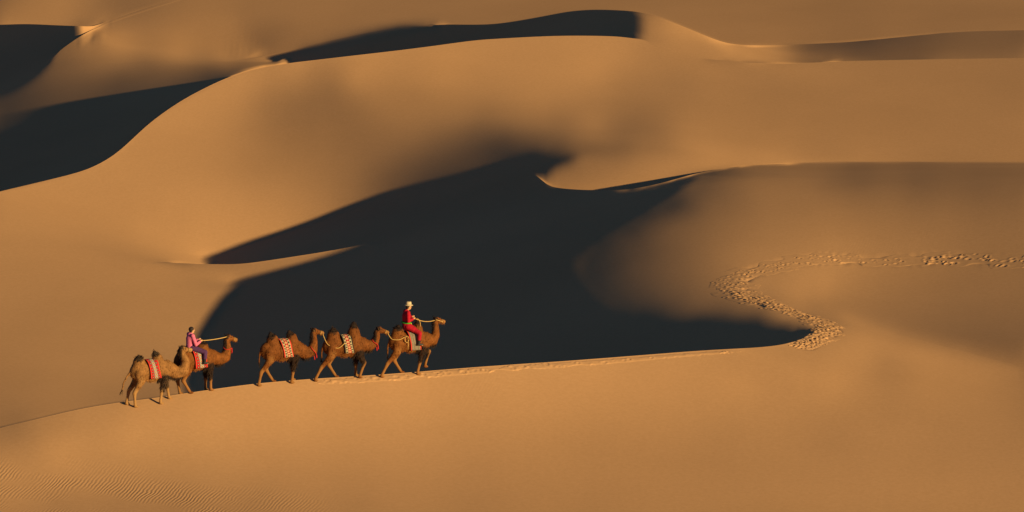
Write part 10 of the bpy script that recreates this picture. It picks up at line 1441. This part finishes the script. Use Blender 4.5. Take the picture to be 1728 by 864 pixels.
TANC = camel('pale tan camel at the very back of the line, tail swinging out', x_tan, -0.45, dict(
    humps=[(-0.56, 2.02, -0.02, 0.95), (0.22, 2.13, -0.12, 0.85)],
    neck=[(0.70, 1.30), (1.02, 1.08), (1.34, 1.16), (1.42, 1.52), (1.26, 1.86)], poll=(1.26, 2.02), muzzle=(1.64, 1.96), neck_r=(0.30, 0.25, 0.22, 0.175, 0.135),
    legs=gait([(-0.60, 0.98), (-0.94, 0.56), (-1.04, 0.13), (-1.05, 0.0)], [(-0.56, 0.98), (-0.84, 0.56), (-0.82, 0.13), (-0.81, 0.0)],
              FORE_FWD, [(0.44, 0.94), (0.32, 0.52), (0.26, 0.14), (0.26, 0.0)]),
    tail=[(-0.88, 1.40), (-1.06, 1.22), (-1.22, 0.98), (-1.27, 0.74), (-1.36, 0.56)], dark_elbow=0.85), TAN)


# ------------------------------------------------------------------ saddle blankets
def rug(name, base, accent, dots, scale_u):
    """woven rug: stripes across and rows of small diamonds"""
    m, nt, b = nodes_of(name)
    lk = nt.links.new
    uv = nt.nodes.new('ShaderNodeAttribute')
    uv.attribute_name = 'weave'
    sp = nt.nodes.new('ShaderNodeSeparateXYZ')
    lk(uv.outputs['Vector'], sp.inputs[0])
    u_, v_ = sp.outputs[0], sp.outputs[1]
    du = maths(nt, 'ABSOLUTE', maths(nt, 'SUBTRACT', maths(nt, 'FRACT', maths(nt, 'MULTIPLY', u_, scale_u)), 0.5))
    dv = maths(nt, 'ABSOLUTE', maths(nt, 'SUBTRACT', maths(nt, 'FRACT', maths(nt, 'MULTIPLY', v_, 15.0)), 0.5))
    dia = maths(nt, 'LESS_THAN', maths(nt, 'ADD', du, dv), 0.42)
    inner = maths(nt, 'LESS_THAN', maths(nt, 'ADD', du, dv), 0.2)
    m1 = nt.nodes.new('ShaderNodeMix'); m1.data_type = 'RGBA'
    lk(dia, m1.inputs[0]); m1.inputs[6].default_value = (*base, 1); m1.inputs[7].default_value = (*accent, 1)
    m2 = nt.nodes.new('ShaderNodeMix'); m2.data_type = 'RGBA'
    lk(inner, m2.inputs[0]); lk(m1.outputs[2], m2.inputs[6]); m2.inputs[7].default_value = (*dots, 1)
    lk(m2.outputs[2], b.inputs['Base Color'])
    b.inputs['Roughness'].default_value = 0.95
    b.inputs['Specular IOR Level'].default_value = 0.1
    return m


WHITE, REDD, BLACK, ORANGE = (0.34, 0.25, 0.14), (0.27, 0.012, 0.012), (0.022, 0.014, 0.012), (0.55, 0.16, 0.03)
RUG_WHITE = rug('red_and_white_weave', REDD, WHITE, ORANGE, 1.0)
RUG_EDGE = rug('white_edge_with_black_diamonds', WHITE, BLACK, BLACK, 1.0)
RUG_RED = rug('grey_and_red_weave', (0.20, 0.16, 0.13), WHITE, REDD, 1.0)
RUG_REDEDGE = rug('red_edge_with_pale_dots', (0.34, 0.014, 0.014), BLACK, WHITE, 1.0)
TRIM_DARK = cloth('dark_trim', (0.02, 0.014, 0.012), 0.1, 40)
TRIM_RED = cloth('red_trim', (0.45, 0.03, 0.018), 0.1, 40)


def drape(cm, x0, x1, drop_near, drop_far, mats, label, group, lean=0.10, over=0.0, half=0.335, top=1.78):
    """a rug thrown over the back between the humps; strips run down both flanks"""
    root_c, M, T, _ = cm
    o = bpy.data.objects.new('saddle_blanket', None)
    COL.objects.link(o)
    o.matrix_world = M @ Matrix.Translation(T(((x0 + x1) / 2, 0, top)))
    base = T(((x0 + x1) / 2, 0, top))
    o['label'] = label
    o['category'] = 'saddle blanket'
    o['group'] = group
    n = 22

    def line(x, off):
        pts = []
        for k in range(n + 1):
            s = -1 + 2 * k / n                        # -1 near flank .. +1 far flank
            bottom = drop_near if s < 0 else drop_far
            a_ = abs(s)
            if a_ < 0.3:                              # over the spine
                w = a_ / 0.3
                yy, zz = 0.27 * w, top - 0.17 * w * w
            else:
                w = (a_ - 0.3) / 0.7
                zz = (top - 0.17) + (bottom - (top - 0.17)) * w
                yy = 0.27 + (half - 0.27) * math.sin(min(1, w * 1.7) * math.pi / 2) - 0.02 * max(0, w - 0.7)
            xx = x + lean * a_ * (1.0) + 0.012 * math.sin(5 * s + x * 9)
            pts.append(T((xx, math.copysign(yy + off, s) if a_ > 1e-6 else 0.0, zz + off * (1 if a_ < 0.3 else 0))) - base)
        return pts

    def strip(name, xa, xb, off, mat, reps):
        bm = bmesh.new()
        lay = bm.verts.layers.float_vector.new('weave')
        cols = 4
        rows = []
        for c in range(cols + 1):
            t = c / cols
            P_ = line(xa + (xb - xa) * t, off)
            rows.append([])
            for k, p in enumerate(P_):
                v = bm.verts.new(p)
                v[lay] = (t * reps, k / n, 0)
                rows[-1].append(v)
        for c in range(cols):
            for k in range(n):
                f = bm.faces.new((rows[c][k], rows[c][k + 1], rows[c + 1][k + 1], rows[c + 1][k]))
                f.smooth = True
        bmesh.ops.recalc_face_normals(bm, faces=bm.faces)
        g = bmesh.ops.extrude_face_region(bm, geom=bm.faces[:])
        ex = [e for e in g['geom'] if isinstance(e, bmesh.types.BMVert)]
        for v in ex:
            v.co += V(0, math.copysign(0.012, (v.co + base).y) if abs(v.co.y) > 0.05 else 0, 0.012 if abs(v.co.y) <= 0.3 else 0)
        bmesh.ops.recalc_face_normals(bm, faces=bm.faces)
        me_ = bpy.data.meshes.new(name)
        bm.to_mesh(me_)
        bm.free()
        return link(name, me_, mat, o)

    w = (x1 - x0)
    strip('border', x0, x0 + w * 0.28, 0.012, mats[1], 1)
    strip('panel', x0 + w * 0.28, x1 - w * 0.28, 0.010, mats[0], 1)
    strip('border', x1 - w * 0.28, x1, 0.012, mats[1], 1)
    strip('trim', x0 - 0.04, x0, 0.014, mats[2], 1)
    strip('trim', x1, x1 + 0.04, 0.014, mats[2], 1)
    return o


drape(SECOND, -0.19, 0.13, 1.08, 1.1, (RUG_WHITE, RUG_EDGE, TRIM_DARK), 'white blanket with red stripe and black diamonds on the second camel', 'patterned saddle blankets', 0.12)
drape(THIRD, -0.14, 0.18, 1.08, 1.1, (RUG_WHITE, RUG_EDGE, TRIM_RED), 'white and red patterned blanket on the third camel from the front', 'patterned saddle blankets', 0.14)
drape(TANC, -0.26, 0.08, 1.06, 1.1, (RUG_RED, RUG_REDEDGE, TRIM_RED), 'red patterned blanket on the pale tan camel at the back', 'patterned saddle blankets', 0.12)
drape(PINK, -0.22, 0.22, 1.02, 1.05, (RUG_RED, RUG_REDEDGE, TRIM_RED), 'red-edged blanket under the rider in pink', 'patterned saddle blankets', 0.10)
GREY_FELT = cloth('grey_felt', (0.17, 0.12, 0.08), 0.12, 30)
drape(LEAD, -0.17, 0.20, 1.02, 1.05, (GREY_FELT, GREY_FELT, TRIM_RED), 'grey felt saddle cloth with red edge under the rider in red', 'patterned saddle blankets', 0.10)


# ------------------------------------------------------------------ riders
SKIN = cloth('skin', (0.42, 0.20, 0.10), 0.05, 30, 0.6, 0.001)
HAIR = cloth('dark_brown_hair', (0.022, 0.012, 0.009), 0.2, 60, 0.6)
ROBE_RED = cloth('crimson_robe', (0.30, 0.006, 0.014), 0.12, 18)
TROUSER_RED = cloth('crimson_trousers', (0.27, 0.006, 0.014), 0.15, 14)
SASH = cloth('green_sash', (0.035, 0.20, 0.015), 0.2, 25)
SASH2 = cloth('yellow_green_sash_knot', (0.34, 0.36, 0.03), 0.2, 25)
BOOT = cloth('black_leather', (0.018, 0.016, 0.015), 0.1, 20, 0.45)
FELT_HAT = cloth('cream_hat', (0.44, 0.31, 0.18), 0.06, 30)
PINKC = cloth('pink_coat', (0.48, 0.095, 0.16), 0.12, 18)
PURPLE = cloth('purple_trousers', (0.06, 0.02, 0.06), 0.15, 18)
TEAL = cloth('pale_blue_scarf', (0.22, 0.36, 0.38), 0.15, 25)


def hand(bm, wrist, fwd, up, s):
    """palm and five bent fingers closing round something held; s = +1 left, -1 right"""
    fwd, up = fwd.normalized(), up.normalized()
    sd = fwd.cross(up) * s
    palm = wrist + fwd * 0.045
    ball(bm, palm, (0.042, 0.030, 0.040), 10)
    limb(bm, [(wrist - fwd * 0.02, 0.027), (palm, 0.030)], 8)
    for k, (o_, ln) in enumerate(((-0.030, 0.030), (-0.010, 0.034), (0.010, 0.032), (0.028, 0.026))):
        b0 = palm + fwd * 0.035 + up * o_ * -1.0
        b1 = b0 + fwd * ln * 0.8 - sd * 0.012
        b2 = b1 - sd * ln * 0.9 - fwd * 0.006
        b3 = b2 - fwd * ln * 0.7
        limb(bm, [(b0, 0.010), (b1, 0.0095), (b2, 0.009), (b3, 0.008)], 8)
    t0 = palm - fwd * 0.01 + up * 0.032
    limb(bm, [(t0, 0.0125), (t0 + fwd * 0.03 - sd * 0.015 + up * 0.008, 0.011), (t0 + fwd * 0.045 - sd * 0.036, 0.009)], 8)


def rider(cm, label, B, cats):
    root_c, M, T, _ = cm
    seat = T((B['pelvis'][0], 0, B['pelvis'][1] - 0.12))
    o = bpy.data.objects.new('person', None)
    COL.objects.link(o)
    o.matrix_world = M @ Matrix.Translation(seat)
    o['label'] = label
    o['category'] = 'person'
    o['group'] = 'riders'
    Q = lambda p: T((p[0], p[1], p[2])) - seat
    pelvis_p = Q((B['pelvis'][0], 0, B['pelvis'][1]))
    waist_p, chest_p, neck_p, head_p = (Q((p[0], 0, p[1])) for p in (B['waist'], B['chest'], B['neck'], B['head']))
    sh = [Q((B['chest'][0] + 0.01, s * 0.18, B['chest'][1] + 0.14)) for s in (-1, 1)]
    el = [Q(p) for p in B['elbow']]
    wr = [Q(p) for p in B['wrist']]
    hip = [Q((B['pelvis'][0] + 0.03, s * 0.11, B['pelvis'][1] - 0.02)) for s in (-1, 1)]
    kn = [Q(p) for p in B['knee']]
    an = [Q(p) for p in B['ankle']]
    to = [Q(p) for p in B['toe']]
    # the body itself
    bm = bmesh.new()
    limb(bm, [(pelvis_p, 0.135), (waist_p, 0.12), (chest_p, 0.135), (neck_p, 0.055)], 14)
    limb(bm, [(neck_p, 0.052), (head_p + V(-0.01, 0, -0.06), 0.06)], 12)
    ball(bm, head_p + V(-0.008, 0, 0.015), (0.100, 0.078, 0.112), 20)
    ball(bm, head_p + V(0.03, 0, -0.065), (0.058, 0.052, 0.055), 14)             # jaw
    limb(bm, [(head_p + V(0.085, 0, 0.012), 0.012), (head_p + V(0.108, 0, -0.022), 0.016)], 8)   # nose
    ball(bm, head_p + V(0.078, 0, 0.03), (0.025, 0.055, 0.012), 10)               # brow
    ball(bm, head_p + V(0.083, 0, -0.062), (0.016, 0.028, 0.011), 10)             # mouth
    for s in (-1, 1):
        ball(bm, head_p + V(-0.01, s * 0.079, -0.005), (0.022, 0.012, 0.032), 10)
    for k in (0, 1):
        limb(bm, [(sh[k], 0.062), (el[k], 0.046), (wr[k], 0.028)], 12)
        hand(bm, wr[k], wr[k] - el[k], V(0, 0, 1), -1 if k == 0 else 1)
        limb(bm, [(hip[k], 0.105), (kn[k], 0.068), (kn[k].lerp(an[k], 0.3), 0.062), (an[k], 0.040), (to[k], 0.035)], 12)
    link('body', fuse(bm, 0.0085, 1), SKIN, o)
    for s in (-1, 1):
        b2 = bmesh.new()
        ball(b2, head_p + V(0.083, s * 0.032, 0.012), (0.010, 0.012, 0.008), 8)
        em = bpy.data.meshes.new('eye')
        b2.to_mesh(em)
        b2.free()
        link('eye', em, HORN, o)
    # coat or robe: torso, sleeves and skirt in one cloth
    bm = bmesh.new()
    limb(bm, [(pelvis_p + V(0, 0, -0.02), 0.185), (waist_p, 0.158), (chest_p, 0.178), (chest_p + V(0, 0, 0.13), 0.125), (neck_p + V(-0.005, 0, -0.03), 0.074)], 16)
    ball(bm, chest_p + V(0, 0, 0.03), (0.145, 0.21, 0.17), 16)
    for k in (0, 1):
        limb(bm, [(sh[k], 0.086), (sh[k].lerp(el[k], 0.5), 0.080), (el[k], 0.070), (el[k].lerp(wr[k], 0.55), 0.062), (el[k].lerp(wr[k], 0.93), 0.055)], 12)
        if B.get('skirt'):
            limb(bm, [(hip[k], 0.155), (hip[k].lerp(kn[k], 0.5), 0.125)], 12)
    link(cats['coat'], fuse(bm, 0.016, 3), cats['coat_mat'], o)
    bm = bmesh.new()
    for k in (0, 1):
        limb(bm, [(hip[k], 0.142), (hip[k].lerp(kn[k], 0.55), 0.112), (kn[k], 0.092), (kn[k].lerp(an[k], 0.4), 0.086), (kn[k].lerp(an[k], 0.62), 0.080)], 12)
    limb(bm, [(pelvis_p + V(0, 0, -0.03), 0.165), (pelvis_p + V(0, 0, 0.06), 0.15)], 12)
    link('trousers', fuse(bm, 0.016, 3), cats['trousers_mat'], o)
    for k in (0, 1):
        bm = bmesh.new()
        limb(bm, [(kn[k].lerp(an[k], 0.5), 0.080), (kn[k].lerp(an[k], 0.8), 0.066), (an[k], 0.058)], 12)
        limb(bm, [(an[k] + V(-0.03, 0, -0.03), 0.052), (an[k].lerp(to[k], 0.6), 0.046), (to[k] + V(0.02, 0, 0.012), 0.036)], 12)
        link('boot', fuse(bm, 0.012, 2), BOOT, o)
    # belt
    def hoop(p, rx, ry, tilt):
        return [p + V(math.cos(t) * rx, math.sin(t) * ry, tilt * math.cos(t)) for t in [2 * math.pi * k / 22 for k in range(23)]]
    if 'sash' in cats:
        sa = link('sash', tube_mesh('sash', hoop(waist_p + V(0, 0, -0.05), 0.178, 0.178, -0.02), 0.036, 8), cats['sash'], o)
        link('knot', tube_mesh('knot', [waist_p + V(0.15, -0.09, -0.06), waist_p + V(0.17, -0.10, -0.10), waist_p + V(0.19, -0.10, -0.16)], [0.034, 0.03, 0.02], 8), SASH2, sa)
    if 'scarf' in cats:
        link('scarf', tube_mesh('scarf', hoop(neck_p + V(0.0, 0, -0.015), 0.072, 0.078, -0.02), 0.034, 8), cats['scarf'], o)
    # hair, cut close behind the brow
    bm = bmesh.new()
    hs = cats.get('hair_size', 1.0)
    ball(bm, head_p + V(-0.035, 0, 0.045 * hs), (0.098 * hs, 0.092 * hs, 0.092 * hs), 16)
    ball(bm, head_p + V(-0.062, 0, -0.015), (0.060, 0.080, 0.082 * hs), 14)
    link('hair', fuse(bm, 0.012, 2), HAIR, o)
    if 'hat' in cats:
        c = head_p + V(-0.005, 0, 0.075)
        prof = [(0.165, -0.012), (0.172, 0.0), (0.150, 0.012), (0.112, 0.018), (0.106, 0.06), (0.100, 0.125), (0.085, 0.142), (0.04, 0.134), (0.0, 0.130)]
        bm = bmesh.new()
        rings = []
        for r, z in prof:
            rings.append([bm.verts.new(c + V(math.cos(t) * r * 1.06, math.sin(t) * r * 0.95, z + 0.10 * r * math.cos(t) * (-0.6) * (1 if r > 0.14 else 0.3)))
                          for t in [2 * math.pi * k / 24 for k in range(24)]])
        for A_, B_ in zip(rings[:-1], rings[1:]):
            for k in range(24):
                f = bm.faces.new((A_[k], A_[(k + 1) % 24], B_[(k + 1) % 24], B_[k]))
                f.smooth = True
        bm.faces.new(rings[0][::-1])
        bmesh.ops.remove_doubles(bm, verts=bm.verts, dist=1e-4)
        hm = bpy.data.meshes.new('hat')
        bm.to_mesh(hm)
        bm.free()
        ho = link('hat', hm, cats['hat'], o)
        link('hat_band', tube_mesh('hat_band', [c + V(math.cos(t) * 0.118, math.sin(t) * 0.106, 0.028) for t in [2 * math.pi * k / 20 for k in range(21)]], 0.008, 6), GREY_FELT, ho)
    return o, M @ Matrix.Translation(seat), wr, kn, an


RED_RIDER = rider(LEAD, 'rider in crimson robe and cream hat holding the reins', dict(
    pelvis=(-0.17, 1.99), waist=(-0.19, 2.17), chest=(-0.175, 2.41), neck=(-0.135, 2.62), head=(-0.075, 2.755),
    elbow=[(-0.20, -0.28, 2.22), (-0.08, 0.26, 2.28)], wrist=[(0.06, -0.12, 2.27), (0.09, 0.10, 2.32)],
    knee=[(0.24, -0.40, 1.73), (0.24, 0.40, 1.73)], ankle=[(0.19, -0.43, 1.30), (0.19, 0.43, 1.30)], toe=[(0.33, -0.45, 1.24), (0.33, 0.45, 1.24)], skirt=True),
    dict(coat='robe', coat_mat=ROBE_RED, trousers_mat=TROUSER_RED, sash=SASH, hat=FELT_HAT))
PINK_RIDER = rider(PINK, 'bareheaded dark-haired rider in pink coat on the rear pair of camels', dict(
    pelvis=(-0.23, 1.84), waist=(-0.25, 2.00), chest=(-0.23, 2.20), neck=(-0.20, 2.39), head=(-0.155, 2.515),
    elbow=[(-0.12, -0.26, 1.97), (-0.04, 0.24, 2.01)], wrist=[(0.14, -0.12, 2.05), (0.16, 0.10, 2.08)],
    knee=[(0.22, -0.40, 1.66), (0.22, 0.40, 1.66)], ankle=[(0.17, -0.43, 1.26), (0.17, 0.43, 1.26)], toe=[(0.30, -0.45, 1.20), (0.30, 0.45, 1.20)]),
    dict(coat='coat', coat_mat=PINKC, trousers_mat=PURPLE, scarf=TEAL, hair_size=1.12))


# ------------------------------------------------------------------ ropes
def rope(label, pts, r=0.013):
    c = sum(pts, V(0, 0, 0)) / len(pts)
    o = link('rope', tube_mesh('rope', [p - pts[0] for p in pts], r, 6), ROPE)
    o.location = pts[0]
    o['label'] = label
    o['category'] = 'rope'
    o['group'] = 'lead ropes and reins'
    return o


def wpt(cm, p):
    return cm[1] @ p


grip = RED_RIDER[1] @ (RED_RIDER[2][0] + V(0.10, 0.04, 0.0))
rope('straw rein from the red rider to the leading camel', hang(grip, wpt(LEAD, LEAD[3]['poll'] + V(-0.02, -0.10, 0.03)), 0.10)
     + [wpt(LEAD, LEAD[3]['poll'] + (LEAD[3]['muzzle'] - LEAD[3]['poll']) * 0.7 + V(0, -0.09, 0.0))], 0.015)
rope('straw loop hanging from the red rider over the front hump', spline([grip, grip + V(0.10, -0.10, 0.02), grip + V(0.20, -0.14, -0.08), grip + V(0.24, -0.20, -0.30)]), 0.013)
grip2 = PINK_RIDER[1] @ (PINK_RIDER[2][0] + V(0.10, 0.04, 0.02))
rope('taut rein from the pink rider to the raised camel head', hang(grip2, wpt(PINK, PINK[3]['poll'] + V(-0.06, -0.09, 0.06)), 0.03), 0.016)
lead_rope_end = wpt(LEAD, LEAD[2]((-0.32, -0.31, 1.62)))
rope('lead rope from the second camel to the saddle of the leading camel', hang(wpt(SECOND, SECOND[3]['nose'] + V(0, -0.08, -0.02)), wpt(LEAD, LEAD[2]((-0.86, -0.17, 1.50))), 0.03, 8)[:-1]
     + spline([wpt(LEAD, LEAD[2]((-0.86, -0.20, 1.50))), wpt(LEAD, LEAD[2]((-0.60, -0.31, 1.50))), lead_rope_end]), 0.015)
second_rope_end = wpt(SECOND, SECOND[2]((-0.12, -0.36, 1.52)))
rope('lead rope from the third camel to the blanket of the second camel', hang(wpt(THIRD, THIRD[3]['nose'] + V(0, -0.08, -0.02)), wpt(SECOND, SECOND[2]((-0.80, -0.22, 1.46))), 0.05, 8)[:-1]
     + spline([wpt(SECOND, SECOND[2]((-0.80, -0.24, 1.46))), wpt(SECOND, SECOND[2]((-0.42, -0.35, 1.32))), second_rope_end]), 0.014)
# coil of rope at the red rider's saddle
cc = LEAD[2]((-0.30, -0.35, 1.50))
loop_pts = []
for k in range(61):
    t = k / 60 * 2 * math.pi * 3
    loop_pts.append(wpt(LEAD, cc + V(0.085 * math.cos(t) + 0.004 * k / 60, -0.015 * math.sin(t * 2) - 0.02 * math.sin(k * 0.7), 0.13 * math.sin(t))))
loop_pts += [wpt(LEAD, cc + V(0.06, -0.02, -0.05)), wpt(LEAD, cc + V(0.05, -0.03, -0.25)), wpt(LEAD, cc + V(0.04, -0.02, -0.42))]
o = rope('coiled straw rope hanging behind the red rider', loop_pts, 0.012)

# ------------------------------------------------------------------ trodden sand
chance = random.Random(11)


def trodden(name, label, path, half, prints, depth, lift, step=0.06):
    """a strip of sand pressed full of hoof prints: pits with soft rims, sinking into the dune at its edges"""
    pts = spline([V(p[0], p[1], 0) for p in path], 24)
    run = [0.0]
    for p, q in zip(pts[:-1], pts[1:]):
        run.append(run[-1] + (q - p).length)
    total = run[-1]
    ns = int(total / step)
    sx = np.interp(np.linspace(0, total, ns), run, [p.x for p in pts])
    sy = np.interp(np.linspace(0, total, ns), run, [p.y for p in pts])
    tx, ty = np.gradient(sx), np.gradient(sy)
    for k in range(12):
        tx[1:-1] = (tx[:-2] + tx[1:-1] + tx[2:]) / 3
        ty[1:-1] = (ty[:-2] + ty[1:-1] + ty[2:]) / 3
    ln = np.hypot(tx, ty)
    nx, ny = -ty / ln, tx / ln
    hw = np.interp(np.linspace(0, total, ns), [total * k / (len(half) - 1) for k in range(len(half))], half)
    nw = int(2 * max(half) / step) + 1
    lat = np.linspace(-1, 1, nw)
    gx = sx[:, None] + nx[:, None] * lat[None] * hw[:, None]
    gy = sy[:, None] + ny[:, None] * lat[None] * hw[:, None]
    gz = np.array([[ground(x, y) for x, y in zip(rx, ry)] for rx, ry in zip(gx, gy)])
    d = np.zeros(gx.shape)
    for (s_, l_, r_, a_) in prints(total, chance):
        k = min(ns - 1, max(0, int(s_ / total * ns)))
        cx, cy = sx[k] + nx[k] * l_ * hw[k], sy[k] + ny[k] * l_ * hw[k]
        lo, hi = max(0, k - int(6 * r_ / step)), min(ns, k + int(6 * r_ / step) + 1)
        dx, dy = gx[lo:hi] - cx, gy[lo:hi] - cy
        w = chance.uniform(0, math.pi)
        ex = (dx * math.cos(w) + dy * math.sin(w)) / r_
        ey = (-dx * math.sin(w) + dy * math.cos(w)) / (r_ * chance.uniform(0.6, 0.95))
        q = np.sqrt(ex * ex + ey * ey)
        ridge = np.exp(-((q - 1.25) / 0.38) ** 2) * (1.0 + 0.8 * np.sin(np.arctan2(ey, ex) + w))
        d[lo:hi] += a_ * (0.55 * ridge - np.exp(-(q / 0.8) ** 4))
    edge = np.clip((1 - np.abs(lat))[None] * hw[:, None] / 0.45, 0, 1)
    ends = np.clip(np.minimum(np.arange(ns), np.arange(ns)[::-1]) * step / 2.0, 0, 1)[:, None]
    patchy = np.array([[noise.noise(V(x * 0.9, y * 0.9, 4.0)) for x, y in zip(rx, ry)] for rx, ry in zip(gx, gy)])
    patchy = np.clip(((1 - np.abs(lat))[None] * 1.5 + patchy * 1.4 - 0.05) / 0.5, 0, 1)
    m = edge * edge * (3 - 2 * edge) * ends * patchy
    grain = np.array([[noise.noise(V(x * 3.1, y * 3.1, 0)) for x, y in zip(rx, ry)] for rx, ry in zip(gx, gy)])
    gz = gz + m * (np.clip(d, -0.06, 0.08) * depth + 0.004 * grain + lift) - (1 - m) * 0.05
    i_, j_ = np.meshgrid(np.arange(ns - 1), np.arange(nw - 1), indexing='ij')
    a0 = (i_ * nw + j_).ravel()
    mesh_ = grid_mesh(name, np.stack([gx, gy, gz], -1).reshape(-1, 3), np.stack([a0, a0 + nw, a0 + nw + 1, a0 + 1], 1))
    o_ = link(name, mesh_, SAND)
    o_['kind'] = 'stuff'
    o_['label'] = label
    o_['category'] = 'sand'
    return o_


def trail_prints(total, rnd):
    out = []
    for k in range(2300):
        t = rnd.random()
        r_ = rnd.uniform(0.06, 0.13)
        a_ = rnd.uniform(0.018, 0.042)
        if t > 0.5:                                            # sparser and shallower further on
            if rnd.random() < 0.40 + 0.45 * math.sin(min(1.0, (t - 0.5) / 0.3) * math.pi / 2):
                continue
            a_ *= 0.8
        if t > 0.82:
            r_ *= 1.5
            a_ *= 1.7
        out.append((t * total, max(-0.95, min(0.95, rnd.gauss(0, 0.30))), r_, a_ * rnd.uniform(0.4, 1.25)))
    return out


trodden('trampled_sand', 'trail of churned footprints curling round the end of the crest', TRAIL[1:],
        [0.6, 0.9, 1.3, 1.4, 1.3, 1.2, 1.4, 1.6, 1.6, 1.5, 1.4, 1.4, 1.5, 1.6, 1.6], trail_prints, 1.0, 0.005)
crest_path = [(x, crest_y(x) - 0.34) for x in np.linspace(-9.4, 10.8, 22)]


def crest_prints(total, rnd):
    return [(rnd.random() ** 1.6 * total, rnd.uniform(-0.85, 0.85), rnd.uniform(0.07, 0.15), rnd.uniform(0.015, 0.055)) for k in range(210)]


trodden('kicked_sand', 'loose sand kicked up along the crest under the front camels', crest_path, [0.5, 0.55, 0.55, 0.5, 0.42], crest_prints, 0.5, 0.016, 0.05)
